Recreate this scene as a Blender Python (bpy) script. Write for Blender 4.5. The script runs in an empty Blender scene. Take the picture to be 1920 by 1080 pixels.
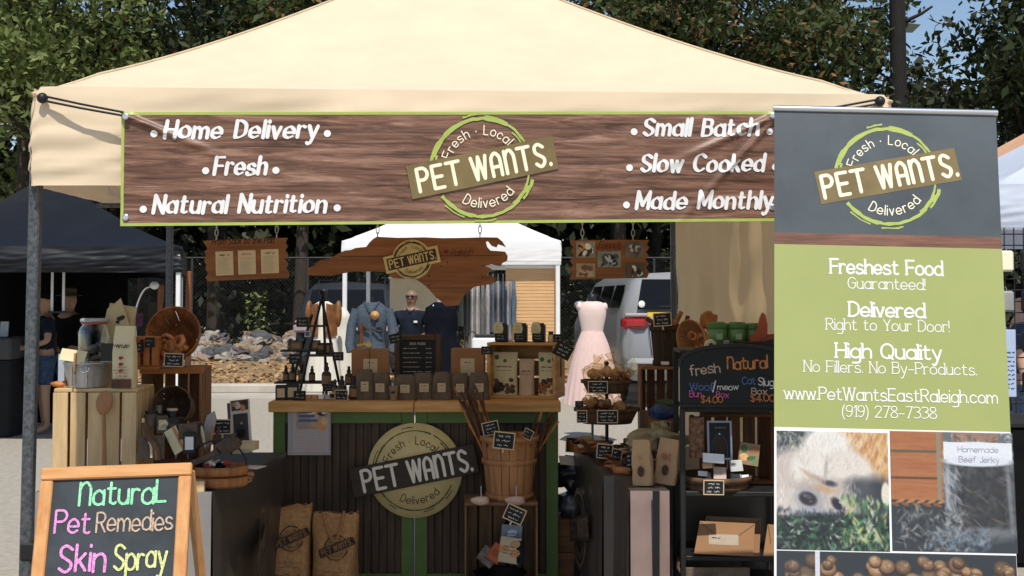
import bpy, math, random
from mathutils import Vector, Matrix, Euler, noise
PI = math.pi; rad = math.radians
SC = bpy.context.scene; COL = SC.collection
random.seed(7)
# ---------------------------------------------------------------- camera, sky, sun, exposure
F = 2283.0; TH = rad(2.0); CAMZ = 1.5; HZ = 565.0
PYC = HZ - F * math.tan(TH)
cam = bpy.data.objects.new('camera', bpy.data.cameras.new('camera')); COL.objects.link(cam)
cam.location = (0, 0, CAMZ); cam.rotation_euler = (PI / 2 + TH, 0, 0)
cam.data.sensor_width = 36; cam.data.lens = 36 * F / 1920
cam.data.shift_y = (PYC - 540) / 1920
cam.data.clip_start = 0.05; cam.data.clip_end = 2000
SC.camera = cam
SUN_EL, SUN_AZ = rad(57), rad(6)          # the sun stands behind the camera, a little to the right
W = bpy.data.worlds.new('World'); SC.world = W; W.use_nodes = True
nt = W.node_tree; nt.nodes.clear()
sky = nt.nodes.new('ShaderNodeTexSky'); sky.sky_type = 'NISHITA'; sky.sun_disc = False
sky.sun_elevation = SUN_EL; sky.sun_rotation = PI - SUN_AZ; sky.air_density = 1.0; sky.dust_density = 0.6
bg = nt.nodes.new('ShaderNodeBackground'); bg.inputs['Strength'].default_value = 0.125
wo = nt.nodes.new('ShaderNodeOutputWorld')
nt.links.new(sky.outputs[0], bg.inputs[0]); nt.links.new(bg.outputs[0], wo.inputs[0])
sl = bpy.data.lights.new('sun', 'SUN'); sl.energy = 4.2; sl.angle = rad(0.5); sl.color = (1, 0.94, 0.84)
so = bpy.data.objects.new('sun', sl); COL.objects.link(so)
so.rotation_euler = (PI / 2 - SUN_EL, 0, SUN_AZ)
SC.view_settings.view_transform = 'Standard'; SC.view_settings.look = 'None'
SC.view_settings.exposure = 0.0; SC.view_settings.gamma = 1.0
SC.cycles.max_bounces = 8; SC.cycles.transparent_max_bounces = 8
SC.cycles.use_denoising = True
SC.cycles.sample_clamp_indirect = 6.0

# ---------------------------------------------------------------- helpers
def P(px, py, Y):
    """world point seen at photo pixel (px,py) at distance Y"""
    xc, yc = (px - 960) / F, (PYC - py) / F
    d = Vector((xc, math.cos(TH) - yc * math.sin(TH), math.sin(TH) + yc * math.cos(TH)))
    k = Y / d.y
    return Vector((d.x * k, Y, CAMZ + d.z * k))
def PZ(px, z, Y):
    """point at distance Y and height z in photo column px"""
    d = Y * math.cos(TH) + (z - CAMZ) * math.sin(TH)
    return Vector(((px - 960) / F * d, Y, z))
def U(Y): return Y / F
def S(r, g, b):
    def f(c):
        c /= 255.0
        return c / 12.92 if c < .04045 else ((c + .055) / 1.055) ** 2.4
    return (f(r), f(g), f(b))
def dark(c, k): return tuple(x * k for x in c)

_MATS = {}
def _bsdf(name):
    m = bpy.data.materials.new(name); m.use_nodes = True
    n = m.node_tree; b = n.nodes['Principled BSDF']
    return m, n, b
def mat(name, c, rough=.6, var=.18, scale=6, bump=0.0, metal=0, spec=.4, trans=0, alpha=1, stretch=None, c2=None, coat=0):
    """procedural surface: base colour broken up by two octaves of noise, optional bump and translucency"""
    if name in _MATS: return _MATS[name]
    m, n, b = _bsdf(name); L = n.links.new
    tc = n.nodes.new('ShaderNodeTexCoord'); mp = n.nodes.new('ShaderNodeMapping')
    if stretch: mp.inputs['Scale'].default_value = stretch
    L(tc.outputs['Object'], mp.inputs[0])
    nz = n.nodes.new('ShaderNodeTexNoise'); nz.inputs['Scale'].default_value = scale
    nz.inputs['Detail'].default_value = 6; nz.inputs['Roughness'].default_value = .62
    L(mp.outputs[0], nz.inputs['Vector'])
    cr = n.nodes.new('ShaderNodeValToRGB')
    lo = c2 if c2 else dark(c, 1 - var * 1.4); hi = c if c2 else tuple(min(1, x * (1 + var * .9)) for x in c)
    cr.color_ramp.elements[0].position = .32; cr.color_ramp.elements[1].position = .68
    cr.color_ramp.elements[0].color = (*lo, 1); cr.color_ramp.elements[1].color = (*hi, 1)
    L(nz.outputs['Fac'], cr.inputs[0]); L(cr.outputs[0], b.inputs['Base Color'])
    b.inputs['Roughness'].default_value = rough; b.inputs['Metallic'].default_value = metal
    b.inputs['Specular IOR Level'].default_value = spec
    if coat: b.inputs['Coat Weight'].default_value = coat; b.inputs['Coat Roughness'].default_value = .12
    if bump:
        bp = n.nodes.new('ShaderNodeBump'); bp.inputs['Strength'].default_value = min(1, bump); bp.inputs['Distance'].default_value = .01
        L(nz.outputs['Fac'], bp.inputs['Height']); L(bp.outputs[0], b.inputs['Normal'])
    if trans:
        tr = n.nodes.new('ShaderNodeBsdfTranslucent'); mx = n.nodes.new('ShaderNodeMixShader'); mx.inputs[0].default_value = trans
        L(cr.outputs[0], tr.inputs[0]); L(b.outputs[0], mx.inputs[1]); L(tr.outputs[0], mx.inputs[2])
        L(mx.outputs[0], n.nodes['Material Output'].inputs[0])
    if alpha < 1: b.inputs['Alpha'].default_value = alpha
    _MATS[name] = m
    return m
def wood(name, c1, c2, ax='x', scale=3.0, rough=.55, bump=.25, spec=.3):
    """wood with grain running along ax"""
    s = {'x': (1.2, 14, 14), 'y': (14, 1.2, 14), 'z': (14, 14, 1.2)}[ax]
    return mat(name + '_' + ax, c1, rough, scale=scale, stretch=s, c2=c2, bump=bump, spec=spec)
def glass(name, c=(.9, .95, .95), rough=.03):
    if name in _MATS: return _MATS[name]
    m, n, b = _bsdf(name)
    tr = n.nodes.new('ShaderNodeBsdfTransparent'); tr.inputs[0].default_value = (*c, 1)
    gl = n.nodes.new('ShaderNodeBsdfGlossy'); gl.inputs['Roughness'].default_value = rough
    fr = n.nodes.new('ShaderNodeLayerWeight'); fr.inputs[0].default_value = .35
    mx = n.nodes.new('ShaderNodeMixShader')
    n.links.new(fr.outputs['Facing'], mx.inputs[0]); n.links.new(tr.outputs[0], mx.inputs[1]); n.links.new(gl.outputs[0], mx.inputs[2])
    n.links.new(mx.outputs[0], n.nodes['Material Output'].inputs[0])
    _MATS[name] = m
    return m
def leafmat(name, c1, c2, c3=None, trans=.3):
    """leaves: every leaf its own tint, clumps lighter and darker"""
    if name in _MATS: return _MATS[name]
    m, n, b = _bsdf(name); L = n.links.new
    g = n.nodes.new('ShaderNodeNewGeometry'); cr = n.nodes.new('ShaderNodeValToRGB')
    e = cr.color_ramp.elements
    e[0].position = 0; e[0].color = (*c1, 1); e[1].position = .86; e[1].color = (*c2, 1)
    if c3: x = e.new(.97); x.color = (*c3, 1)
    L(g.outputs['Random Per Island'], cr.inputs[0]); L(cr.outputs[0], b.inputs['Base Color'])
    b.inputs['Roughness'].default_value = .55; b.inputs['Specular IOR Level'].default_value = .3
    tr = n.nodes.new('ShaderNodeBsdfTranslucent'); mx = n.nodes.new('ShaderNodeMixShader'); mx.inputs[0].default_value = trans
    L(cr.outputs[0], tr.inputs[0]); L(b.outputs[0], mx.inputs[1]); L(tr.outputs[0], mx.inputs[2])
    L(mx.outputs[0], n.nodes['Material Output'].inputs[0])
    _MATS[name] = m
    return m

def rotm(r): return r if isinstance(r, Matrix) else Euler(r).to_matrix()
class MB:
    """collects faces and links them as ONE mesh object"""
    def __init__(s): s.v = []; s.f = []; s.mi = []; s.sm = []; s.mats = []
    def slot(s, m):
        if m not in s.mats: s.mats.append(m)
        return s.mats.index(m)
    def add(s, vs, fs, m, smooth=False):
        o = len(s.v); s.v += [tuple(v) for v in vs]; k = s.slot(m)
        for f in fs: s.f.append(tuple(i + o for i in f)); s.mi.append(k); s.sm.append(smooth)
        return s
    def box(s, c, size, m, rot=(0, 0, 0), bev=.0):
        hx, hy, hz = (x / 2 for x in size); c = Vector(c); Rm = rotm(rot)
        if bev <= 0:
            vs = [(x, y, z) for x in (-hx, hx) for y in (-hy, hy) for z in (-hz, hz)]
            fs = [(0, 1, 3, 2), (4, 6, 7, 5), (0, 4, 5, 1), (2, 3, 7, 6), (0, 2, 6, 4), (1, 5, 7, 3)]
        else:
            bev = min(bev, hx * .9, hy * .9, hz * .9)
            h = (hx, hy, hz); vs = []; ix = {}
            for sx in (-1, 1):
                for sy in (-1, 1):
                    for sz in (-1, 1):
                        for a in range(3):
                            sg = (sx, sy, sz); ix[(sg, a)] = len(vs)
                            vs.append(tuple(sg[i] * (h[i] if i == a else h[i] - bev) for i in range(3)))
            fs = []
            def out(f):
                p = [Vector(vs[i]) for i in f]; n = (p[1] - p[0]).cross(p[2] - p[0])
                return f if n.dot(sum(p, Vector())) > 0 else f[::-1]
            for a in range(3):
                b_, c_ = (a + 1) % 3, (a + 2) % 3
                for sa in (-1, 1):
                    q = []
                    for sb, sc in ((-1, -1), (1, -1), (1, 1), (-1, 1)):
                        g = [0, 0, 0]; g[a] = sa; g[b_] = sb; g[c_] = sc; q.append(ix[(tuple(g), a)])
                    fs.append(out(tuple(q)))
                for sb in (-1, 1):
                    for sc in (-1, 1):
                        g1 = [0, 0, 0]; g1[a] = -1; g1[b_] = sb; g1[c_] = sc; g2 = list(g1); g2[a] = 1
                        fs.append(out((ix[(tuple(g1), b_)], ix[(tuple(g2), b_)], ix[(tuple(g2), c_)], ix[(tuple(g1), c_)])))
            for sx in (-1, 1):
                for sy in (-1, 1):
                    for sz in (-1, 1): fs.append(out(tuple(ix[((sx, sy, sz), a)] for a in range(3))))
        return s.add([Rm @ Vector(v) + c for v in vs], fs, m)
    def tube(s, pts, r, m, n=8, cap=True, flat=None):
        """round bar through pts; r one radius or one per point"""
        pts = [Vector(p) for p in pts]; N = len(pts)
        rs = r if isinstance(r, (list, tuple)) else [r] * N
        vs = []; fs = []; up = None
        for i, p in enumerate(pts):
            t = (pts[min(i + 1, N - 1)] - pts[max(i - 1, 0)])
            t = t.normalized() if t.length > 1e-9 else Vector((0, 0, 1))
            if up is None: up = t.orthogonal().normalized()
            else:
                up = (up - t * up.dot(t)); up = up.normalized() if up.length > 1e-6 else t.orthogonal().normalized()
            b_ = t.cross(up)
            for k in range(n):
                a = 2 * PI * k / n + PI / n
                vs.append(p + (up * math.cos(a) + b_ * math.sin(a)) * rs[i])
        for i in range(N - 1):
            for k in range(n):
                k2 = (k + 1) % n
                fs.append((i * n + k, i * n + k2, (i + 1) * n + k2, (i + 1) * n + k))
        s.add(vs, fs, m, n > 4)
        if cap: s.add(vs[:n][::-1], [tuple(range(n))], m); s.add(vs[-n:], [tuple(range(n))], m)
        return s
    def lathe(s, prof, m, n=24, c=(0, 0, 0), rot=(0, 0, 0), sq=1.0, wob=None, cap=True):
        """profile [(r,z)...] turned round z"""
        Rm = rotm(rot); c = Vector(c); vs = []; fs = []
        for j, (r, z) in enumerate(prof):
            for k in range(n):
                a = 2 * PI * k / n; rr = r * (1 + (wob(a, z) if wob else 0))
                vs.append(Rm @ Vector((rr * math.cos(a), rr * math.sin(a) * sq, z)) + c)
        for j in range(len(prof) - 1):
            for k in range(n):
                k2 = (k + 1) % n; fs.append((j * n + k, j * n + k2, (j + 1) * n + k2, (j + 1) * n + k))
        s.add(vs, fs, m, True)
        for j, fl in ((0, True), (len(prof) - 1, False)) if cap else ():
            if prof[j][0] > 1e-4:
                q = tuple(range(j * n, j * n + n)); s.add([vs[i] for i in q], [tuple(range(n))[::-1 if fl else 1]], m)
        return s
    def prism(s, out, d, m, c=(0, 0, 0), rot=(0, 0, 0)):
        """outline [(x,z)] given thickness d along y (front at -d/2)"""
        Rm = rotm(rot); c = Vector(c); n = len(out)
        A = sum(out[i][0] * out[(i + 1) % n][1] - out[(i + 1) % n][0] * out[i][1] for i in range(n))
        if A < 0: out = out[::-1]
        vs = [Rm @ Vector((x, -d / 2, z)) + c for x, z in out] + [Rm @ Vector((x, d / 2, z)) + c for x, z in out]
        fs = [tuple(range(n)), tuple(range(2 * n - 1, n - 1, -1))]
        fs += [(i, i + n, (i + 1) % n + n, (i + 1) % n) for i in range(n)]
        return s.add(vs, fs, m)
    def grid(s, fn, nu, nv, m, smooth=True, wrap=False):
        vs = [fn(i / nu, j / nv) for j in range(nv + 1) for i in range(nu + 1)]
        fs = [(j * (nu + 1) + i, j * (nu + 1) + i + 1, (j + 1) * (nu + 1) + i + 1, (j + 1) * (nu + 1) + i) for j in range(nv) for i in range(nu)]
        return s.add(vs, fs, m, smooth)
    def blob(s, c, r, m, seed=0, amp=.25, nu=10, nv=7, rot=(0, 0, 0), smooth=True):
        """lumpy closed body; r = (rx,ry,rz)"""
        Rm = rotm(rot); c = Vector(c); vs = []; fs = []
        if not isinstance(r, (tuple, list)): r = (r, r, r)
        for j in range(1, nv):
            t = PI * j / nv
            for i in range(nu):
                a = 2 * PI * i / nu; d = Vector((math.sin(t) * math.cos(a), math.sin(t) * math.sin(a), math.cos(t)))
                k = 1 + amp * noise.noise(d * 1.6 + Vector((seed * 3.1, seed * 1.7, seed)))
                vs.append(Rm @ Vector((d.x * r[0] * k, d.y * r[1] * k, d.z * r[2] * k)) + c)
        top = len(vs); vs.append(Rm @ Vector((0, 0, r[2])) + c); vs.append(Rm @ Vector((0, 0, -r[2])) + c)
        for j in range(nv - 2):
            for i in range(nu):
                i2 = (i + 1) % nu; fs.append((j * nu + i, (j + 1) * nu + i, (j + 1) * nu + i2, j * nu + i2))
        for i in range(nu):
            i2 = (i + 1) % nu; fs.append((top, i, i2)); fs.append((top + 1, (nv - 2) * nu + i2, (nv - 2) * nu + i))
        return s.add(vs, fs, m, smooth)
    def build(s, name, parent=None, world=False):
        off = parent.location if (world and parent is not None) else Vector((0, 0, 0))
        me = bpy.data.meshes.new(name)
        me.from_pydata([(x - off[0], y - off[1], z - off[2]) for x, y, z in s.v] if world and parent else s.v, [], s.f)
        for m in s.mats: me.materials.append(m)
        me.polygons.foreach_set('material_index', s.mi); me.polygons.foreach_set('use_smooth', s.sm)
        me.update()
        o = bpy.data.objects.new(name, me); COL.objects.link(o)
        if parent is not None: o.parent = parent
        return o
def thing(name, label, cat, loc=(0, 0, 0), rz=0.0, group=None, rot=None):
    """an Empty at the thing's base that parents its parts"""
    o = bpy.data.objects.new(name, None); COL.objects.link(o); o.empty_display_size = .1
    o.location = loc; o.rotation_euler = rot if rot else (0, 0, rz)
    return tag(o, label, cat, group)
def tag(o, label, cat, group=None, kind=None):
    if label: o['label'] = label
    if cat: o['category'] = cat
    if group: o['group'] = group
    o['kind'] = kind or 'thing'
    return o
def struct(o, kind='structure'): o['kind'] = kind; return o
def dup(root, loc, rz=None, label=None, group=None, scale=None, rot=None):
    r = root.copy(); COL.objects.link(r); r.location = loc
    if rz is not None: r.rotation_euler = (0, 0, rz)
    if rot is not None: r.rotation_euler = rot
    if label: r['label'] = label
    if group: r['group'] = group
    if scale: r.scale = scale if isinstance(scale, (tuple, list)) else (scale,) * 3
    for ch in list(root.children):
        c = ch.copy(); COL.objects.link(c); c.parent = r
        for g in list(ch.children):
            d = g.copy(); COL.objects.link(d); d.parent = c
    return r

# ---------------------------------------------------------------- lettering: a stroke alphabet (baseline '8', x-height 'l', capitals 's')
_O = '7l2i1e2a78cadeci7l'
GL = {'a': _O + '|dld8', 'b': '1s18|' + _O, 'c': 'ci7l2i1e2a78ca', 'd': _O + '|dsd8', 'e': '1ededeci7l2i1e2a78ca', 'f': 'as7s4p48|1l8l',
 'g': _O + '|dld49131', 'h': '1s18|1h4k8lbjcgc8', 'i': '1l18|1q1r', 'j': '5l543101|5q5r', 'k': '1s18|al1d|4gb8', 'l': '1s18',
 'm': '1l18|1h4k6l9iaga8|ahdkflijjgj8', 'n': '1l18|1h4k8lbjcgc8', 'o': _O, 'p': '1l11|' + _O, 'q': 'dld1|' + _O, 'r': '1l18|1h3k6l9k',
 's': 'bj7l3k2h4f9ecbb978381a', 't': '4q4b5988a9|1l9l', 'u': '1l1c2a588898cc|clc8', 'v': '1l6868bl', 'w': '1l58589k9kd8d8hl',
 'x': '1lb8|bl18', 'y': '1l78|cl5111', 'z': '1lblbl1818b8',
 'A': '088s8sg8|3fdf', 'B': '1s18|1s8scqcl9j1j|1j9jdgdb9818', 'C': 'fp9s3p1i3b98fb', 'D': '1s18|1s7sdoeidc7818', 'E': '1s18|1sds|1ici|18d8',
 'F': '1s18|1sds|1ici', 'G': 'fp9s3p1i3b98ebfifi9i', 'H': '1s18|ese8|1iei', 'I': '1s18', 'J': '9s9c68381b', 'K': '1s18|es1h|5ke8',
 'L': '1s1818c8', 'M': '181s1s9c9chshsh8', 'N': '181s1se8e8es', 'O': '9s3p1i3b98fbhifp9s', 'P': '1s18|1s9sdpdl9i1i', 'Q': '9s3p1i3b98fbhifp9s|bcg7',
 'R': '1s18|1s9sdpdl9i1i|7ie8', 'S': 'dp7s2q2l7icfcb781b', 'T': '0sgs|8s88', 'U': '1s1d4988c9fdfs', 'V': '1s8888fs', 'W': '1s6868bsbsg8g8ls',
 'X': '1se8|es18', 'Y': '1s8i8ies|8i88', 'Z': '1sdsds1818e8',
 '0': '7s2o1i2c78ccdico7s', '1': '1o5s5s58', '2': '1o3r7scqcl1818d8', '3': '1q5scqcl7j7jdgdb6819', '4': 'as1e1eee|asa8', '5': 'cs2s2s1j1j7ldhdc981a',
 '6': 'cq8s3n1e3978cadecg7j2g', '7': '1sdsds58', '8': '7j2m3r7sbrcm7j1e2978c9de7j', '9': '2a68bcdlcq7s2q1m2j7hcjdl',
 '.': '1819', ',': '1a18', '!': '1s1f|1918', '(': '5t2n1g2953', ')': '1t4n5g4913', '-': '1fbf', '/': '06at', '$': 'dp7s2q2l7icfcb781b|7u76', '·': '1f1h', "'": '1s1o',
 'å': '181m3q6s8sbqdmd8|1gdg', 'ñ': '1s18|1m3q6s9sbqdmd8', '♥': '7b1i2m5m7k7k9mcmdi7b'}
SPACE = 9
def _c(ch): return int(ch, 36)
def strokes(ch):
    out = []
    for st in GL[ch].split('|'):
        pts = [(_c(st[i]), _c(st[i + 1]) - 8) for i in range(0, len(st), 2)]
        seg = [pts[0]]
        for p in pts[1:]:
            if p == seg[-1]: out.append(seg); seg = [p]
            else: seg.append(p)
        out.append(seg)
    return [s_ for s_ in out if len(s_) > 1]
def smooth(pts, k=4):
    if len(pts) < 3: return pts
    closed = pts[0] == pts[-1]; r = []
    n = len(pts)
    for i in range(n - 1):
        p0 = pts[i - 1] if i > 0 else (pts[-2] if closed else pts[0]); p1, p2 = pts[i], pts[i + 1]
        p3 = pts[i + 2] if i + 2 < n else (pts[1] if closed else pts[-1])
        for j in range(k):
            t = j / k
            r.append(tuple(.5 * (2 * p1[a] + (p2[a] - p0[a]) * t + (2 * p0[a] - 5 * p1[a] + 4 * p2[a] - p3[a]) * t * t + (3 * p1[a] - p0[a] - 3 * p2[a] + p3[a]) * t ** 3) for a in (0, 1)))
    r.append(pts[-1])
    return r
def adv(ch): return SPACE if ch == ' ' else max(p[0] for s_ in strokes(ch) for p in s_) + 1
class Flat:
    """printing and paint laid on a surface: fn(u,v,d) -> point, d millimetres-thin lift off it"""
    def __init__(s, fn, lift=.0012, step=.00004, seg=0): s.seg = seg; s.fn = fn; s.mb = MB(); s.d = lift; s.step = step
    def nxt(s): s.d += s.step; return s.d
    def poly(s, pts, m, d=None):
        d = s.nxt() if d is None else d
        s.mb.add([s.fn(u, v, d) for u, v in pts], [tuple(range(len(pts)))], m)
    def rect(s, u0, v0, u1, v1, m, n=1, k=1, ang=0, c=None):
        d = s.nxt(); cx, cy = c if c else ((u0 + u1) / 2, (v0 + v1) / 2); ca, sa = math.cos(ang), math.sin(ang)
        def g(a, b):
            x, y = u0 + (u1 - u0) * a - cx, v0 + (v1 - v0) * b - cy
            return s.fn(cx + x * ca - y * sa, cy + x * sa + y * ca, d)
        s.mb.grid(g, n, k, m, False)
    def ellipse(s, cu, cv, ru, rv, m, n=18, ang=0, jag=0, seed=0):
        ca, sa = math.cos(ang), math.sin(ang); rnd = random.Random(seed); pts = []
        for i in range(n):
            a = 2 * PI * i / n; k = 1 + jag * rnd.uniform(-1, 1); x, y = ru * k * math.cos(a), rv * k * math.sin(a)
            pts.append((cu + x * ca - y * sa, cv + x * sa + y * ca))
        s.poly(pts, m)
    def ribbon(s, pts, w, m, nib=None, capn=4):
        """a stroke of width w through pts; nib = (angle, thin share) gives a brush"""
        if s.seg and not isinstance(w, list):
            q = [pts[0]]
            for a, b in zip(pts, pts[1:]):
                k = max(1, int(math.hypot(b[0] - a[0], b[1] - a[1]) / s.seg)); q += [(a[0] + (b[0] - a[0]) * j / k, a[1] + (b[1] - a[1]) * j / k) for j in range(1, k + 1)]
            pts = q
        d0 = s.nxt(); N = len(pts); L = []; Rr = []; T = []
        for i, p in enumerate(pts):
            a, b = pts[max(i - 1, 0)], pts[min(i + 1, N - 1)]; tx, ty = b[0] - a[0], b[1] - a[1]; l = math.hypot(tx, ty) or 1
            tx, ty = tx / l, ty / l; T.append((tx, ty)); ww = w[i] if isinstance(w, list) else w
            if nib: ww *= nib[1] + (1 - nib[1]) * abs(math.sin(math.atan2(ty, tx) - nib[0]))
            L.append((p[0] - ty * ww / 2, p[1] + tx * ww / 2)); Rr.append((p[0] + ty * ww / 2, p[1] - tx * ww / 2))
        for i in range(N - 1):
            da, db = d0 + s.step * .8 * i / N, d0 + s.step * .8 * (i + 1) / N
            s.mb.add([s.fn(*L[i], da), s.fn(*Rr[i], da), s.fn(*Rr[i + 1], db), s.fn(*L[i + 1], db)], [(0, 1, 2, 3)], m)
        if capn:
            for p, (tx, ty), l, r, sg, da in ((pts[0], T[0], L[0], Rr[0], -1, d0), (pts[-1], T[-1], L[-1], Rr[-1], 1, d0 + s.step * .8)):
                ww = math.hypot(l[0] - r[0], l[1] - r[1]) / 2; q = []
                for k in range(capn + 1):
                    a = PI * k / capn; q.append((p[0] + (-ty * math.cos(a) + tx * math.sin(a) * sg) * ww, p[1] + (tx * math.cos(a) + ty * math.sin(a) * sg) * ww))
                s.mb.add([s.fn(u, v, da) for u, v in q], [tuple(range(len(q)))], m)
    def text(s, t, u, v, h, m, w=.11, align='c', slant=0, nib=None, wide=1.0, track=.1, arc=None, ang=0, serif=False, jit=0, seed=1, fit=None):
        """one line; u,v the anchor on the baseline; arc=(cu,cv,radius,+1 over the top or -1 under) bends it round a centre"""
        k = h / 20; rnd = random.Random(seed); d0 = s.d; dm = d0
        if fit: wide = fit / sum((adv(ch) + track * 10) * k for ch in t)
        ws = [(adv(ch) + track * 20 * .5) * k * wide for ch in t]; tot = sum(ws)
        x = {'c': -tot / 2, 'l': 0, 'r': -tot}[align]; ca, sa = math.cos(ang), math.sin(ang)
        for ch, wd in zip(t, ws):
            if ch != ' ':
                s.d = d0
                jy = jit * h * rnd.uniform(-1, 1); js = 1 + jit * rnd.uniform(-1, 1)
                def tf(q):
                    a, b = x + (q[0] * wide + q[1] * slant) * k * js, q[1] * k * js + jy
                    if arc:
                        cu, cv, r, sg = arc
                        if sg > 0: th = PI / 2 + u - a / r; return (cu + (r + b) * math.cos(th), cv + (r + b) * math.sin(th))
                        th = -PI / 2 + u + a / r; return (cu + (r - b) * math.cos(th), cv + (r - b) * math.sin(th))
                    return (u + a * ca - b * sa, v + a * sa + b * ca)
                for st in strokes(ch):
                    s.ribbon([tf(q) for q in smooth(st)], w * h, m, nib, 4)
                    if serif:
                        for e, o_ in ((0, 1), (-1, -2)):
                            p, q = st[e], st[o_ if len(st) > 1 else e]
                            dx, dy = p[0] - q[0], p[1] - q[1]
                            if len(st) == 2 and abs(dy) > abs(dx) * 2.2 and abs(dy) > 2.5 and ch not in '!()/':
                                top = dy > 0; lo, hi = (-2.6, .2) if (top and ch.islower()) else (-2.6, 2.6)
                                s.ribbon([tf((p[0] + lo, p[1])), tf((p[0] + hi, p[1]))], w * h * .85, m, None, 0)
            dm = max(dm, s.d); x += wd
        s.d = dm
    def squiggle(s, u0, u1, v, h, m, w=.0012, seed=0):
        rnd = random.Random(seed); x = u0; ws = max(.14, min(.5, h * 3 / max(1e-6, u1 - u0)))
        while x < u1 - h * .5:
            e = min(u1, x + (u1 - u0) * ws * rnd.uniform(.5, 1.2)); n = max(3, int((e - x) / (h * .34)))
            s.ribbon(smooth([(x + (e - x) * (i + .45 * rnd.uniform(-1, 1)) / n, v + h * (.26 * (-1) ** i + .26 * rnd.uniform(-1, 1))) for i in range(n + 1)], 3), w * .66, m, None, 0); x = e + h * rnd.uniform(.5, 1)
    def build(s, name, parent, world=False): return s.mb.build(name, parent, world)
def plane_fn(o, ux, uz, nrm):
    o, ux, uz, nrm = Vector(o), Vector(ux), Vector(uz), Vector(nrm)
    return lambda u, v, d: o + ux * u + uz * v + nrm * d
def front_fn(x=0, y=0, z=0): return lambda u, v, d: Vector((x + u, y - d, z + v))
# ---------------------------------------------------------------- materials used all over
M = {}
M['asphalt'] = mat('asphalt', (.38, .345, .29), .95, var=.13, scale=16, bump=.25, spec=.12)
M['concrete'] = mat('concrete', (.46, .42, .36), .9, var=.12, scale=2.5, bump=.2)
M['litter'] = mat('leaf_litter', (.36, .25, .13), .95, scale=9, c2=(.16, .10, .05), bump=.8)
M['tan_cloth'] = mat('tan_canopy_cloth', (.87, .715, .515), .8, var=.035, scale=5, trans=.22, spec=.15, bump=.12)
M['tan_seam'] = mat('tan_seam_tape', (.62, .48, .32), .8, var=.1, scale=20)
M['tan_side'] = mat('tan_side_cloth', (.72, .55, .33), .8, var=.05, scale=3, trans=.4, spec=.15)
M['navy_cloth'] = mat('navy_canopy_cloth', (.007, .008, .011), .5, var=.2, scale=3, spec=.3)
M['white_cloth'] = mat('white_canopy_cloth', (.90, .90, .90), .8, var=.03, scale=2, trans=.2)
M['peach_cloth'] = mat('peach_canopy_cloth', (.75, .45, .27), .8, var=.06, scale=2, trans=.2)
M['blue_white'] = mat('bluish_white_cloth', (.62, .68, .80), .8, var=.05, scale=2, trans=.2)
M['grey_metal'] = mat('hammered_grey_metal', (.095, .103, .112), .45, var=.4, scale=70, metal=.3, bump=.15)
M['dark_metal'] = mat('dark_metal', (.02, .021, .022), .45, metal=.2)
M['steel'] = mat('galvanised_steel', (.50, .52, .54), .38, var=.25, scale=14, metal=.85)
M['chrome'] = mat('brushed_steel', (.72, .72, .72), .25, var=.05, metal=.9)
M['white'] = mat('white_paint', (.78, .78, .77), .5, var=.04)
M['black'] = mat('black_plastic', (.012, .012, .013), .45, var=.2)
M['rubber'] = mat('rubber', (.015, .015, .015), .8)
M['trunk'] = mat('bark', (.06, .045, .032), .9, scale=9, stretch=(3, 3, .6), c2=(.022, .017, .012), bump=.8)
M['darktrunk'] = mat('dark_bark', (.022, .020, .018), .9, scale=9, stretch=(3, 3, .6), c2=(.009, .008, .007), bump=.8)
M['rock'] = mat('pale_rock', (.40, .36, .31), .9, scale=3, c2=(.20, .18, .16), bump=.6)
M['rock2'] = mat('grey_rock', (.11, .108, .108), .9, scale=3, c2=(.045, .045, .05), bump=.6)
M['rock3'] = mat('tan_rock', (.34, .25, .175), .9, scale=3, c2=(.17, .12, .085), bump=.6)
M['fencewire'] = mat('fence_wire', (.035, .035, .035), .6)

# ---------------------------------------------------------------- ground, kerb, bank
mb = MB(); mb.grid(lambda u, v: ((u - .5) * 500, -60 + v * 460, 0), 60, 60, M['asphalt'], False)
struct(mb.build('ground'))
mb = MB(); mb.box((-6, 19.35, .002), (32, 1.1, .02), M['concrete']); mb.box((-6, 20.05, .07), (32, .28, .16), M['concrete'], bev=.03)
struct(mb.build('kerb'))
def bank_z(x, y):
    t = max(0, min(1, (y - 20.2) / 4)); return .13 + .20 * t - .0 * y + .03 * noise.noise(Vector((x * .8, y * .8, 0)))
mb = MB(); mb.grid(lambda u, v: (-26 + 52 * u, 20.2 + 26 * v, bank_z(-26 + 52 * u, 20.2 + 26 * v)), 90, 60, M['litter'])
struct(mb.build('terrain'))
mb = MB(); rnd = random.Random(4); lm = leafmat('fallen_leaves', (.28, .17, .08), (.45, .30, .14), (.5, .2, .1), trans=0)
for i in range(2600):
    x, y = rnd.uniform(-9, 1), 20.3 + rnd.random() ** 1.3 * 4.6; z = bank_z(x, y) + .01; a = rnd.uniform(0, 6.3); s = rnd.uniform(.03, .07)
    e = Euler((rnd.uniform(-.7, .7), rnd.uniform(-.7, .7), a)).to_matrix()
    mb.add([e @ Vector(q) * s + Vector((x, y, z)) for q in ((-1, 0, 0), (0, -.6, .1), (1, 0, 0), (0, .6, .1))], [(0, 1, 2, 3)], lm)
tag(mb.build('fallen_leaves'), 'brown fallen leaves covering the bank behind the kerb', 'leaf litter', kind='stuff')

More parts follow.
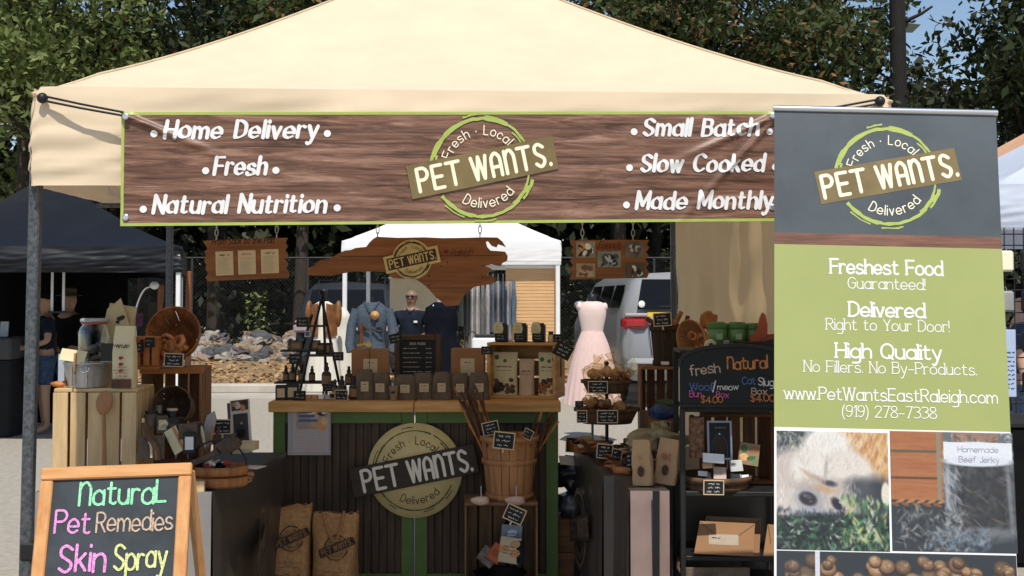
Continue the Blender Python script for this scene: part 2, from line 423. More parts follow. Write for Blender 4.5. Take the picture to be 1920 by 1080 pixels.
# rubble pile
protos = []
for i in range(9):
    mb = MB(); mb.blob((0, 0, 0), (1, .8 + .04 * i, .55 + .05 * (i % 3)), M['rock'] if i % 3 == 0 else M['rock2'] if i % 3 == 1 else M['rock3'], seed=i + 1, amp=.9, nu=8, nv=6, smooth=False)
    o = mb.build('rock'); protos.append(o)
RL = ['pale angular rock in the rubble heap below the chain link fence', 'dark grey rock in the rubble heap below the chain link fence', 'tan brown rock in the rubble heap below the chain link fence']
rnd = random.Random(11); used = set()
for i in range(185):
    k = rnd.randrange(9); px = rnd.uniform(318, 640); r = rnd.random(); Y = 24.0 + 2.2 * r
    p = PZ(px, 0, Y); s = rnd.uniform(.08, .21) * (1.25 if rnd.random() < .2 else 1)
    z = bank_z(p.x, Y) + .36 * r + rnd.uniform(-.02, .06)
    if k not in used: o = protos[k]; used.add(k)
    else: o = protos[k].copy(); COL.objects.link(o)
    o.location = (p.x, Y, z); o.scale = (s * rnd.uniform(.8, 1.3), s, s); o.rotation_euler = (rnd.uniform(-.5, .5), rnd.uniform(-.5, .5), rnd.uniform(0, 6))
    tag(o, RL[k % 3], 'rock', ['pale rocks of the rubble heap', 'grey rocks of the rubble heap', 'tan rocks of the rubble heap'][k % 3])

# chain link fence
fr = thing('chain_link_fence', 'dark chain link fence behind the rubble heap under the trees', 'fence', (-5, 27.4, .4))
for i in range(9):
    MB().tube([(-10 + 2.6 * i, 0, -.1), (-10 + 2.6 * i, 0, 2.1)], .03, M['fencewire']).build('post', fr)
MB().tube([(-10, 0, 2.08), (11, 0, 2.08)], .022, M['fencewire']).build('rail', fr)
mb = MB(); x = -12.0
while x < 11:
    for sg in (1, -1):
        a, b = x, x + 2.0
        mb.tube([(a, .0, 0.02 if sg > 0 else 2.05), (b, .0, 2.05 if sg > 0 else .02)], .0026, M['fencewire'], 3, False)
    x += .085
mb.build('wire_mesh', fr)

# ---------------------------------------------------------------- trees
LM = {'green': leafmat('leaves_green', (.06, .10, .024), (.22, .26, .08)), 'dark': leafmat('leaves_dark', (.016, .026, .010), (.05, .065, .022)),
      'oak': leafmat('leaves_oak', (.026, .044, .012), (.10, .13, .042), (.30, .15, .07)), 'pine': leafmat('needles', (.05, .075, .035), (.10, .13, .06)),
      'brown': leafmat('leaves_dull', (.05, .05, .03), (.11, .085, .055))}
def leafquad(mb, p, s, m, rnd, up=.5):
    n = Vector((rnd.gauss(0, 1), rnd.gauss(0, 1), rnd.gauss(0, 1) + up)).normalized(); t = n.orthogonal().normalized(); b = n.cross(t)
    a = rnd.uniform(0, 6.3); t, b = t * math.cos(a) + b * math.sin(a), b * math.cos(a) - t * math.sin(a)
    o = len(mb.v)
    mb.v += [tuple(p - t * s), tuple(p + b * s * .45 - t * s * .1), tuple(p + t * s), tuple(p - b * s * .45 - t * s * .1)]
    mb.f.append((o, o + 1, o + 2, o + 3)); mb.mi.append(mb.slot(m)); mb.sm.append(False)
def tree(label, px, Y, z0, z1, r, kind, n=7000, leaf=.12, clumps=34, seed=1, tr=.16, group='trees behind the market', bark='trunk', spread=.30, name='tree'):
    """tapered trunk with limbs; crown of leaf-sized faces gathered in clumps between heights z0 and z1"""
    rnd = random.Random(seed); base = PZ(px, 0, Y); base.z = bank_z(base.x, Y) if 20.5 < Y < 46 else 0
    t = thing(name, label, 'tree', base, group=group)
    H = z1 - base.z; zc = (z0 + z1) / 2 - base.z; hz = (z1 - z0) / 2
    bend = [(rnd.uniform(-.3, .3) * k, rnd.uniform(-.3, .3) * k) for k in (0, .4, .8, 1)]
    axis = [Vector((bend[i][0], bend[i][1], H * q)) for i, q in enumerate((0, .33, .62, .93))]
    tk = MB(); tk.tube([axis[0] - Vector((0, 0, .2))] + smooth3(axis), [tr * 1.5] + [tr * (1.15 - 1.0 * i / 12) for i in range(len(smooth3(axis)))], M[bark], 10)
    cs = []
    for i in range(clumps):
        d = Vector((rnd.gauss(0, 1), rnd.gauss(0, 1), rnd.gauss(0, 1))).normalized(); q = rnd.random() ** .45
        taper = 1 - .35 * max(0, d.z)
        cs.append((Vector((d.x * r * q * taper, d.y * r * q * taper, zc + d.z * hz * q)), rnd.uniform(.65, 1.35)))
    for c, k in cs[: 16]:
        h = max(.15 * H, min(.85 * H, c.z * .8)); st = Vector((bend[2][0] * h / H, bend[2][1] * h / H, h))
        tk.tube([st, st.lerp(c, .5) + Vector((rnd.uniform(-.2, .2), rnd.uniform(-.2, .2), .15)), c], [tr * .35, tr * .22, tr * .08], M[bark], 6)
    tk.build('trunk', t)
    mb = MB(); sp = r * spread
    for i in range(n):
        c, k = cs[rnd.randrange(clumps)]
        d = Vector((rnd.gauss(0, 1), rnd.gauss(0, 1), rnd.gauss(0, .7))); d = d.normalized() * (rnd.random() ** .55) if d.length > 1e-6 else d
        leafquad(mb, c + d * sp * k * 1.5, leaf * rnd.uniform(.6, 1.25), LM[kind], rnd)
    mb.build('crown', t)
    return t
def smooth3(pts, k=4):
    r = []; n = len(pts)
    for i in range(n - 1):
        p0, p1, p2, p3 = pts[max(i - 1, 0)], pts[i], pts[i + 1], pts[min(i + 2, n - 1)]
        for j in range(k):
            t = j / k; r.append(.5 * (2 * p1 + (p2 - p0) * t + (2 * p0 - 5 * p1 + 4 * p2 - p3) * t * t + (3 * p1 - p0 - 3 * p2 + p3) * t ** 3))
    return r + [pts[-1]]
tree('yellow green leafy tree rising behind the black market tent', 35, 25.5, 2.6, 10.5, 2.5, 'green', 13000, .10, 44, 1, spread=.26)
tree('tall leafy tree between the yellow green tree and the soft pine', 185, 29, 4.2, 10.6, 2.3, 'oak', 9000, .11, 34, 2, spread=.27)
tree('soft needled pine showing just above the left slope of the tan canopy', 268, 33, 5.0, 8.9, 1.9, 'pine', 9000, .085, 40, 3, spread=.34)
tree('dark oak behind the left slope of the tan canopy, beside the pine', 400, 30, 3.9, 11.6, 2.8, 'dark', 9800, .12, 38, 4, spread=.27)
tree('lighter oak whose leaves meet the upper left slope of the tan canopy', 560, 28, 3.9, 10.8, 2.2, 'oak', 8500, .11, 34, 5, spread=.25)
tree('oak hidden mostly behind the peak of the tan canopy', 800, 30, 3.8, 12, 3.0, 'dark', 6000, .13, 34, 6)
tree('oak with orange tinged leaves right of the canopy peak', 1160, 29, 3.9, 11.2, 2.5, 'oak', 7500, .11, 36, 7)
tree('broad oak with scattered orange leaves above the right canopy slope', 1330, 27, 3.8, 11.2, 2.6, 'oak', 10500, .115, 36, 8, spread=.25)
tree('green oak just left of the bare dark trunk', 1535, 28.5, 3.4, 11.5, 2.5, 'oak', 9500, .115, 34, 9, spread=.25)
tree('dull brownish tree between the bare trunk and the dark right hand tree', 1745, 38, 2.6, 9.0, 1.9, 'brown', 7500, .13, 32, 10)
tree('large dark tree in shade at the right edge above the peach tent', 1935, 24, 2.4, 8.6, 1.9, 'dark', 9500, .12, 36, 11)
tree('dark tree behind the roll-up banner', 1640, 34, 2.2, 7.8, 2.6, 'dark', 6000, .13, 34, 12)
# bare dark trunk
b = PZ(1690, 0, 26.5); t = thing('tree', 'straight bare dark trunk with one short broken branch, right of the tan canopy', 'tree', b)
MB().tube([(0, 0, -.1), (.02, 0, 4), (.0, 0, 8), (.03, 0, 12)], [.2, .18, .17, .15], M['darktrunk'], 14).build('trunk', t)
q = P(1707, 36, 26.5) - b; e = P(1748, 12, 26.5) - b
MB().tube([q - Vector((.1, 0, .04)), q.lerp(e, .5) + Vector((0, 0, -.02)), e], [.05, .035, .025], M['darktrunk'], 7).build('branch', t)
# deep wood behind
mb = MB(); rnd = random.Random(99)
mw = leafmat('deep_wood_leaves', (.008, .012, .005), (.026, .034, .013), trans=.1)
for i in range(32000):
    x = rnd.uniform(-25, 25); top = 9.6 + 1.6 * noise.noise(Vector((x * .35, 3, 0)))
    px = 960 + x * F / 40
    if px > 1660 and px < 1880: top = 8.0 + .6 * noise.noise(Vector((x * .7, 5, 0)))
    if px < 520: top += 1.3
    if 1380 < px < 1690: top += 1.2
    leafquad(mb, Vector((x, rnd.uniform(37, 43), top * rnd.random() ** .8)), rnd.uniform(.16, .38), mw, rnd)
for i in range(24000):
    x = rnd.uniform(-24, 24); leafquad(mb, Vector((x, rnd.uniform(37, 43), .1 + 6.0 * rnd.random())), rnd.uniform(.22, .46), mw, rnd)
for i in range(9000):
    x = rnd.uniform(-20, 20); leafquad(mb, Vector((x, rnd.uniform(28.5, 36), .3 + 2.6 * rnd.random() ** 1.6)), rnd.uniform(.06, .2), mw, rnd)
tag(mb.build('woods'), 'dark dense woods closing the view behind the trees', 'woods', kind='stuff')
# trunks and saplings at the wood's edge seen under the canopy
for i, (px, Y, rr) in enumerate(((205, 31, .11), (408, 30.5, .14), (1150, 32, .16), (1225, 33, .12), (560, 33, .10))):
    t = thing('tree', ['thin dark trunk under the black tent', 'dark trunk behind the left hanging board', 'dark trunk behind the pink gown', 'thin dark trunk behind the silver van', 'thin dark trunk behind the grey car'][i], 'tree', PZ(px, .5, Y))
    MB().tube([(0, 0, -.3), (.1, 0, 3), (0, .1, 6.5)], [rr * 1.2, rr, rr * .8], M['darktrunk'], 9).build('trunk', t)
mb = MB(); rnd = random.Random(5); b = PZ(483, .5, 26.8)
for i in range(150):
    leafquad(mb, Vector((rnd.gauss(0, .16), rnd.gauss(0, .12), .15 + 1.05 * rnd.random())), rnd.uniform(.03, .07), LM['green'], rnd)
t = thing('sapling', 'small green sapling growing at the fence above the rubble', 'plant', b); MB().tube([(0, 0, -.2), (.03, 0, .6), (0, 0, 1.2)], .012, M['trunk'], 5).build('stem', t); mb.build('foliage', t)

# ---------------------------------------------------------------- pop-up tents
def ring_pts(c4, z): return [Vector((x, y, z)) for x, y in c4]
def make_tent(name, label, c4, z0, z1, zp, cloth, legm, pk=None, g=1.22, lr=.022, wr=.012, foot=None, legs=True, seed=0, hem=True, belly=.05, res=26, group=None, lean=0, top_round=.03, back_up=0):
    """pop-up tent: sagging four-sided roof, hanging valance, four legs; c4 = front left, front right, back right, back left"""
    cx = sum(p[0] for p in c4) / 4; cy = sum(p[1] for p in c4) / 4
    t = thing(name, label, 'canopy tent', (cx, cy, 0), group=group)
    T = Vector((pk[0], pk[1], zp)) if pk else Vector((cx, cy, zp))
    E = ring_pts(c4, z1)
    mb = MB()
    for k in range(4):
        A, B = E[k], E[(k + 1) % 4]; nrm = (B - A).cross(Vector((0, 0, 1))).normalized()
        def f(u, s_):
            e = A.lerp(B, u); p = e.lerp(T, s_); p.z = z1 + (zp - z1) * (s_ ** g)
            p.z -= belly * 4 * u * (1 - u) * math.sin(PI * s_) + wr * .5 * noise.noise(p * 3.1) * min(1, 6 * s_) * min(1, 8 * u * (1 - u)) * 4 * u * (1 - u)
            q_ = u * (B - A).length; q_ = min(q_, (B - A).length - q_)
            if q_ < .045 and s_ < .12: p.z -= .045 * (1 - math.sqrt(max(0, 1 - (1 - q_ / .045) ** 2))) * (1 - s_ / .12) * .8
            if s_ < .03: p += Vector((0, 0, -top_round * .25 * (1 - s_ / .03)))
            return p
        mb.grid(f, res, res, cloth)
    mb.build('roof', t, True)
    mb = MB()
    for k in range(4):
        A, B = E[k], E[(k + 1) % 4]; L = (B - A).length; nrm = (B - A).cross(Vector((0, 0, 1))).normalized()
        def f(u, v):
            # a little rounding at the two ends of each side
            p = A.lerp(B, u); p.z = z1 - top_round * .25 - (z1 - z0 - top_round * .25 - back_up * min(1, max(0, (p.y - c4[0][1]) / (c4[2][1] - c4[0][1])))) * v
            q = u * L; edge = min(q, L - q)
            if edge < .045: p.z -= .036 * (1 - math.sqrt(max(0, 1 - (1 - edge / .045) ** 2))) * (1 - v)
            p -= nrm * (max(0, .04 - edge) ** 2) * 8
            w = noise.noise(Vector((q * 1.7 + k * 7 + seed, v * 1.1, .3))) * wr * 2.2 + noise.noise(Vector((q * 5 + v * 4 + k, v * 7, seed + 2.))) * wr
            p += nrm * (.012 * math.sin(PI * v) + w * min(1, v * 3) + (.006 if hem and .80 < v < .86 else 0))
            return p
        mb.grid(f, res * 3, 24, cloth)
    mb.build('valance', t, True)
    if legs:
        for k, (x, y) in enumerate(c4):
            dx = (cx - x); dy = (cy - y); l = math.hypot(dx, dy); x2, y2 = x + dx / l * .06, y + dy / l * .06
            lg = MB().box((x2 - lean * 0, y2, z0 * .5 + .1), (lr * 2, lr * 2, z0 + .2), legm, bev=lr * .3).build('leg', t, True)
    return t
# ---------------------------------------------------------------- the tan market tent
FLc, FRc = (-1.685, 4.25), (1.388, 4.42); BRc, BLc = (1.03, 7.42), (-2.12, 7.40)
tent = make_tent('canopy_tent', 'tan pop-up canopy over the pet food stall with long printed wood banner', (FLc, FRc, BRc, BLc), 1.905, 2.262, 3.2,
                 M['tan_cloth'], M['grey_metal'], pk=(-.33, 5.87), g=1.23, legs=False, wr=.012, res=34, belly=.03, back_up=.10)
def leg_between(a, b, w, m, name='leg'):
    a, b = Vector(a), Vector(b); d = b - a; q = d.to_track_quat('Z', 'Y').to_matrix()
    lg = MB().box((a + b) / 2, (w, w, d.length), m, rot=q, bev=w * .14).build(name, tent, True)
    return lg
a, b = P(68, 345, 4.33), P(43, 1300, 4.33); b2 = a + (b - a) * (1.93 / (a.z - b.z + 1e-6)) * 1.0
b2 = a + (b - a) * (a.z / (a.z - b.z))
lg = leg_between(b2, a + (a - b2) * .12, .040, M['grey_metal'])
# lower tube, push button clip and foot on the front left leg
m1 = P(57, 1020, 4.33); k = P(54, 1046, 4.33)
for nm, p_, w in (('leg_clip', (m1 + k) / 2, (.054, .05, .062)),):
    MB().box(p_ - tent.location, w, M['black'], bev=.006).build(nm, lg)
MB().box(b2 - tent.location + Vector((0, 0, .006)), (.1, .1, .012), M['grey_metal'], bev=.003).build('foot', lg)
for px, Y, nm in ((318, 7.32, 'a'), (1263, 7.32, 'b')):
    q = P(px, 480, Y); l2 = leg_between((q.x, Y, 0), (q.x, Y, 2.25), .036, M['grey_metal'])
    MB().box(Vector((q.x, Y, .006)) - tent.location, (.09, .09, .012), M['grey_metal'], bev=.003).build('foot', l2)
l2 = leg_between((1.33, 4.50, 0), (1.33, 4.50, 2.25), .040, M['grey_metal'])
MB().box(Vector((1.33, 4.5, .006)) - tent.location, (.1, .1, .012), M['grey_metal'], bev=.003).build('foot', l2)
# scissor frame under the roof
mb = MB(); zt = 2.25; cs = [(-1.64, 4.33), (1.33, 4.50), (.98, 7.33), (-2.06, 7.32)]
for k in range(4):
    A, B = Vector((*cs[k], 0)), Vector((*cs[(k + 1) % 4], 0))
    for i in range(2):
        p, q = A.lerp(B, i / 2), A.lerp(B, (i + 1) / 2)
        for z0_, z1_ in ((zt, zt - .22), (zt - .22, zt)):
            mb.tube([(p.x, p.y, z0_), (q.x, q.y, z1_)], .011, M['grey_metal'], 4)
for (x, y) in cs: mb.tube([(x, y, zt - .02), (x * .5 - .17, y * .5 + 2.94, 2.62), (-.34, 5.88, 3.12)], .012, M['grey_metal'], 4)
mb.build('truss', tent, True)

# stitched seams along the two front ridges and the eave
for k_ in (0, 1):
    A_ = Vector((*(FLc, FRc)[k_], 2.262)); T_ = Vector((-.33, 5.87, 3.2)); pts = []
    for i in range(25):
        s_ = i / 24; p_ = A_.lerp(T_, s_); p_.z = 2.262 + (3.2 - 2.262) * s_ ** 1.23 + .002; pts.append(p_)
    for i in range(3): pts[i].z -= .036 * (1 - i / 3)
    MB().tube(pts, .006, M['tan_seam'], 6).build('ridge_seam', tent, True)
# hanging bar for the boards
hb = thing('hanging_bar', 'thin metal bar across the tent from which the wooden boards hang', 'bar', (0, 5.45, 1.93))
MB().tube([(-1.86, 0, 0), (1.23, 0, 0)], .011, M['grey_metal'], 8).build('bar', hb)

# side wall of tan cloth along the right side of the tent
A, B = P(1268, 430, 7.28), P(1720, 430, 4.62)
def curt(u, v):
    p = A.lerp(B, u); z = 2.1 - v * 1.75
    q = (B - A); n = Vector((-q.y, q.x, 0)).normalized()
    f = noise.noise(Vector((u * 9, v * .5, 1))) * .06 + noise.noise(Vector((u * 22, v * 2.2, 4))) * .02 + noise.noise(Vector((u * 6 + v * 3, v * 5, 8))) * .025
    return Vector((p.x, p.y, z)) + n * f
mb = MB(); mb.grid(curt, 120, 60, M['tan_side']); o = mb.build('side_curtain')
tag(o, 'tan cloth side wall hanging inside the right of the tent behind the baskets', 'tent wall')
fold = P(1480, 430, 6.0)

# ---------------------------------------------------------------- logo (ring, plank and words), drawn on any Flat
def logo(fl, cu, cv, R_, ring, plank, ink, words=True, w_=1.0, ringw=.085, seed=3, disc=None, plankw=1.52, inkplank=None, ang=rad(11.5), subdiv=10):
    rnd = random.Random(seed); inkplank = inkplank or ink
    def arcs(r, a0, a1, w, jit=.02):
        n = max(4, int((a1 - a0) * 10)); pts = []; ws = []
        for i in range(n + 1):
            a = a0 + (a1 - a0) * i / n; rr = r * (1 + jit * rnd.uniform(-1, 1) * .5); pts.append((cu + rr * math.cos(a), cv + rr * math.sin(a))); ws.append(w * R_ * rnd.uniform(.65, 1.2))
        fl.ribbon(pts, ws, ring, None, 0)
    D = rad
    for a0, a1, r, w in ((20, 62, 1.0, .055), (28, 50, .93, .04), (60, 150, 1.0, .085), (95, 112, 1.09, .04), (72, 88, 1.05, .03), (140, 168, 1.0, .07), (150, 182, 1.05, .06), (165, 190, .96, .05),
                         (215, 262, 1.0, .085), (225, 250, 1.08, .03), (258, 318, 1.0, .075), (262, 285, 1.09, .035), (310, 338, .98, .09), (322, 346, 1.05, .06), (332, 352, .96, .045)):
        arcs(R_ * r, D(a0), D(a1), w)
    if words:
        tw = .105 * w_
        fl.text('Fresh · Local', rad(12), 0, R_ * .19, ink, tw, 'c', arc=(cu, cv, R_ * .67, 1), track=.4, fit=1.48 * R_)
        fl.text('Delivered', rad(12), 0, R_ * .20, ink, tw, 'c', arc=(cu, cv, R_ * .82, -1), track=.3, fit=1.22 * R_)
    n = subdiv
    fl.rect(cu - R_ * plankw, cv - R_ * .345, cu + R_ * plankw, cv + R_ * .345, plank, n, max(2, n // 5), ang)
    ca, sa = math.cos(ang), math.sin(ang); h = R_ * .46
    fl.text('PET', cu - R_ * .86 * ca + h * .5 * sa, cv - R_ * .86 * sa - h * .5 * ca, h, inkplank, .155 * w_, 'c', ang=ang, track=.5, fit=.98 * R_)
    fl.text('WåñTS.', cu + R_ * .62 * ca + h * .5 * sa, cv + R_ * .62 * sa - h * .5 * ca, h, inkplank, .155 * w_, 'c', ang=ang, track=.5, fit=1.70 * R_)
M['lime'] = mat('lime_print', S(168, 184, 92), .45, var=.06, scale=30)
M['olive'] = mat('olive_brown_print', S(122, 104, 66), .5, var=.16, scale=9)
M['cream'] = mat('cream_print', S(246, 238, 208), .5, var=.03)
M['print_white'] = mat('white_print', (.80, .79, .78), .45, var=.02)

# ---------------------------------------------------------------- wide banner along the front of the tent
def bw_mat():
    m, n, b = _bsdf('printed_wood_vinyl'); L = n.links.new
    tc = n.nodes.new('ShaderNodeTexCoord'); mp = n.nodes.new('ShaderNodeMapping'); mp.inputs['Scale'].default_value = (1.5, 6, 19); L(tc.outputs['Object'], mp.inputs[0])
    nz = n.nodes.new('ShaderNodeTexNoise'); nz.inputs['Scale'].default_value = 2.4; nz.inputs['Detail'].default_value = 9; nz.inputs['Roughness'].default_value = .68; nz.inputs['Distortion'].default_value = .9; L(mp.outputs[0], nz.inputs['Vector'])
    cr = n.nodes.new('ShaderNodeValToRGB'); e = cr.color_ramp.elements
    e[0].position = .28; e[0].color = (*S(52, 34, 26), 1); e[1].position = .72; e[1].color = (*S(172, 138, 120), 1)
    x = e.new(.44); x.color = (*S(100, 70, 54), 1); x = e.new(.56); x.color = (*S(134, 98, 80), 1)
    L(nz.outputs['Fac'], cr.inputs[0])
    # plank lines
    sp = n.nodes.new('ShaderNodeMapping'); sp.inputs['Scale'].default_value = (.35, 1, 30); L(tc.outputs['Object'], sp.inputs[0])
    n2 = n.nodes.new('ShaderNodeTexNoise'); n2.inputs['Scale'].default_value = 3; n2.inputs['Detail'].default_value = 4; L(sp.outputs[0], n2.inputs['Vector'])
    c2 = n.nodes.new('ShaderNodeValToRGB'); c2.color_ramp.elements[0].position = .30; c2.color_ramp.elements[0].color = (.25, .2, .17, 1); c2.color_ramp.elements[1].position = .42; c2.color_ramp.elements[1].color = (1, 1, 1, 1)
    L(n2.outputs['Fac'], c2.inputs[0])
    mx = n.nodes.new('ShaderNodeMix'); mx.data_type = 'RGBA'; mx.blend_type = 'MULTIPLY'; mx.inputs[0].default_value = .8
    L(cr.outputs[0], mx.inputs[6]); L(c2.outputs[0], mx.inputs[7]); L(mx.outputs[2], b.inputs['Base Color'])
    b.inputs['Roughness'].default_value = .42; b.inputs['Specular IOR Level'].default_value = .4
    return m
M['bannerwood'] = bw_mat()
TL, BLp, TR, BRp = P(228, 210, 4.205), P(230, 424, 4.205), P(1462, 209, 4.38), P(1462, 419, 4.38)
bw, bh = (TR - TL).length, (TL - BLp).length
ux = (TR - TL).normalized(); uz = Vector((0, 0, 1)); bn = ux.cross(uz).normalized() * 1.0
bn = Vector((ux.y, -ux.x, 0))
def bump_at(u, v):
    """drawn-in creases running from the tied top corners, and soft ripples; u right, v down from the top edge"""
    d = 0
    for cx_, sgn, ln in ((0, 1, .42), (bw, -1, .5), (bw, -1, .42)):
        k = .42 if sgn > 0 else (.45 if ln > .45 else 1.05)
        x = (u - cx_) * sgn; off = v - .008 - x * k
        if 0 <= x < ln * 1.8: d += .017 * math.exp(-(off / (.010 + x * .022)) ** 2) * max(0, 1 - x / ln) ** .8
    d += .006 * noise.noise(Vector((u * 2.2, v * 3, 1))) + .003 * noise.noise(Vector((u * 1.1, v * 14, 5)))
    return d
ban = thing('banner', 'long printed wood-grain vinyl banner tied across the front of the tan canopy', 'banner', TL)
def bf(u, v, d): return ux * u + uz * (-v) + bn * (d + bump_at(u, v))
bff = lambda u, v, d: bf(u, v, d)
mb = MB(); mb.grid(lambda a, b: bf(.010 + a * (bw - .02), .010 + b * (bh - .02), 0), 260, 60, M['bannerwood']); mb.build('panel', ban)
mb = MB()
for (u0, v0, u1, v1, n, k) in ((0, 0, bw, .010, 200, 1), (0, bh - .010, bw, bh, 200, 1), (0, .010, .010, bh - .010, 1, 40), (bw - .010, .010, bw, bh - .010, 1, 40)):
    mb.grid(lambda a, b: bf(u0 + a * (u1 - u0), v0 + b * (v1 - v0), .0006), n, k, M['lime'])
mb.build('hem', ban)
def bpx(px, py): 
    """photo pixel -> banner coordinates (measured once from the photograph)"""
    return (px - 229) / (1462 - 229) * bw, (py - 210) / 212.0 * bh
fl = Flat(lambda u, v, d: bf(u, -v, d), lift=.0022, seg=.008)
for t, px, py, wpx, bx in (('Home Delivery', 448, 258, 285, (288, 604)), ('Fresh', 446, 327, 100, (382, 510)), ('Natural Nutrition', 446, 398, 320, (270, 623)),
                        ('Small Batch', 1310, 256, 226, (1180, 1441)), ('Slow Cooked', 1313, 325, 242, (1171, 1452)), ('Made Monthly', 1316, 396, 268, (1165, 1468))):
    u, v = bpx(px, py); h = 31 / 531.; nat = sum(adv(c) + .22 * 10 for c in t) * h / 20; wide = wpx / 531. / nat
    wd = wide * 1.0
    fl.text(t, u, -v, h, M['print_white'], .25, 'c', slant=.16, nib=(rad(20), .36), fit=wpx / 531., track=.36, jit=.03, seed=len(t))
    for x in bx:
        q, r = bpx(x, py - 7); fl.ellipse(q, -r, .0125, .0125, M['print_white'], 16)
fl.build('lettering', ban)
fl = Flat(lambda u, v, d: bf(u, -v, d), lift=.003, step=.0001, seg=.006)
u, v = bpx(893, 316); logo(fl, u, -v, .174, M['lime'], M['olive'], M['cream'], subdiv=60)
fl.build('logo', ban)
mb = MB()
for (u, v) in ((.018, .018), (.018, bh - .03), (bw - .03, .018), (bw - .03, bh - .05)):
    c = bf(u, v, .002)
    mb2 = MB(); q = Matrix.Rotation(PI / 2, 3, 'X'); mb2.lathe([(.0055, 0), (.011, 0), (.012, .002), (.011, .004), (.0055, .004)], M['chrome'], 16, c, q); mb2.lathe([(0, .0005), (.0055, .0005)], M['black'], 12, c, q); mb2.build('grommet', ban)
# bungee ties
for lab, a, e in (('black ball bungee tie at the left corner of the tan canopy', P(82, 185, 4.232), P(232, 214, 4.195)), ('black ball bungee tie at the right corner of the tan canopy', P(1648, 191, 4.405), P(1462, 222, 4.37))):
    t = thing('bungee_tie', lab, 'bungee', a, group='bungee ties holding the banner')
    d = e - a; s = Vector((0, 0, .010))
    MB().tube([Vector((0, -.012, .008)), d * .5 + Vector((0, -.022, .004)), d + Vector((0, -.004, .006))], .0042, M['black'], 8).tube([Vector((0, -.012, -.008)), d * .5 + Vector((0, -.022, -.010)), d + Vector((0, -.004, -.006))], .0042, M['black'], 8).build('cord', t)
    MB().blob((0, -.012, 0), .019, M['black'], amp=0, nu=16, nv=10).build('ball', t)

# ---------------------------------------------------------------- roll-up banner on the right
c00, c10 = P(1453, 1178, 3.60), P(1911, 1186, 3.60); c01, c11 = P(1452, 203, 3.94), P(1867, 212, 3.94)
top_c = (c01 + c11) / 2; bot_c = (c00 + c10) / 2
rw = (c11 - c01).length; ru = (c11 - c01).normalized(); rz_ = (top_c - bot_c)
kk = top_c.z / (top_c.z - bot_c.z); foot = top_c + (bot_c - top_c) * kk * .965; rh = (top_c - foot).length; rv = (top_c - foot).normalized(); rn = ru.cross(rv).normalized()
if rn.y > 0: rn = -rn
ru_top = ru
rs = thing('rollup_banner', 'tall roll-up banner stand with slate header, lime panel and pet photos', 'banner stand', foot)
def rf(u, v, d):
    """u 0..1 across, v metres down from the top"""
    c = rv * (rh - v); wv = rw * (1 + 0.0 * v)
    return c + ru * ((u - .5) * wv) + rn * d
M['slate'] = mat('slate_print', S(74, 82, 88), .5, var=.2, scale=3.5)
M['limepanel'] = mat('lime_panel_print', S(157, 164, 100), .5, var=.05, scale=1.6)
M['woodstrip'] = wood('printed_plank', S(140, 100, 82), S(92, 62, 52), 'x', 3)
def rpx(px, py):
    """photo pixel -> (u, v) on the roll-up by intersecting the view ray with its plane"""
    dr = (P(px, py, 4) - Vector((0, 0, CAMZ))); o = Vector((0, 0, CAMZ)); k = (foot - o).dot(rn) / dr.dot(rn); p = o + dr * k - foot
    g, a, b = ru.dot(rv), p.dot(ru), p.dot(rv); return (a - g * b) / (1 - g * g) / rw + .5, rh - (b - g * a) / (1 - g * g)
def vband(py): return rpx(1660, py)[1]
vh, vs, vg, vw, vp = vband(440), vband(462), vband(805), vband(813), vband(1035)
for nm, v0, v1, m in (('header_panel', 0, vh, M['slate']), ('wood_strip', vh, vs, M['woodstrip']), ('lime_panel', vs, vg, M['limepanel']), ('white_panel', vg, rh - .05, M['print_white'])):
    mb = MB(); mb.grid(lambda a, b: rf(a, v0 + (v1 - v0) * b, 0), 14, 14, m); mb.build(nm, rs)
mb = MB(); mb.grid(lambda a, b: rf(a, (rh - .05) * b, -.0012), 14, 30, mat('banner_back', (.5, .5, .5), .6)); mb.build('back_sheet', rs)
q = rv * rh; mb = MB()
mb.tube([q - ru * (rw / 2 + .004), q + ru * (rw / 2 + .004)], .0105, M['chrome'], 12); mb.build('top_rail', rs)
MB().tube([rv * 0 - rn * .05 + Vector((0, .0, .04)), q - rn * .02], .009, M['chrome'], 8).build('pole', rs)
MB().box((0, .03, -foot.z + .05), (rw + .05, .16, .09), M['chrome'], rot=(0, 0, math.atan2(ru.y, ru.x)), bev=.02).build('base', rs)
rfl = lambda u, v, d: rf(u / rw + .5, -v, d)
def rm(px, py): u, v = rpx(px, py); return (u - .5) * rw, -v
fl = Flat(rfl, lift=.0005, step=.00002)
u, v = rm(1665, 330); logo(fl, u, v, .160, M['lime'], M['olive'], M['cream'], plankw=1.44); fl.build('logo', rs)
fl = Flat(rfl, lift=.0005, step=.00002)
mpx = 3.85 / F
for t, px, py, wpx, hp, bold in (('Freshest Food', 1663, 514, 214, 27, .145), ('Guaranteed!', 1663, 542, 148, 21, .085), ('Delivered', 1664, 594, 146, 27, .145), ('Right to Your Door!', 1665, 620, 234, 21, .085),
                            ('High Quality', 1667, 672, 202, 27, .145), ('No Fillers. No By-Products.', 1670, 700, 328, 21, .085), ('www.PetWantsEastRaleigh.com', 1671, 752, 404, 23, .10), ('(919) 278-7338', 1668, 783, 180, 21, .085)):
    mpx = rw / (415 + (py - 205) * .05); u, v = rm(px, py); h = hp * mpx; nat = sum(adv(c) + 1.3 for c in t) * h / 20
    fl.text(t, u, v, h, M['print_white'], bold, 'c', wide=wpx * mpx / nat, track=.13, serif=True)
fl.build('lettering', rs)
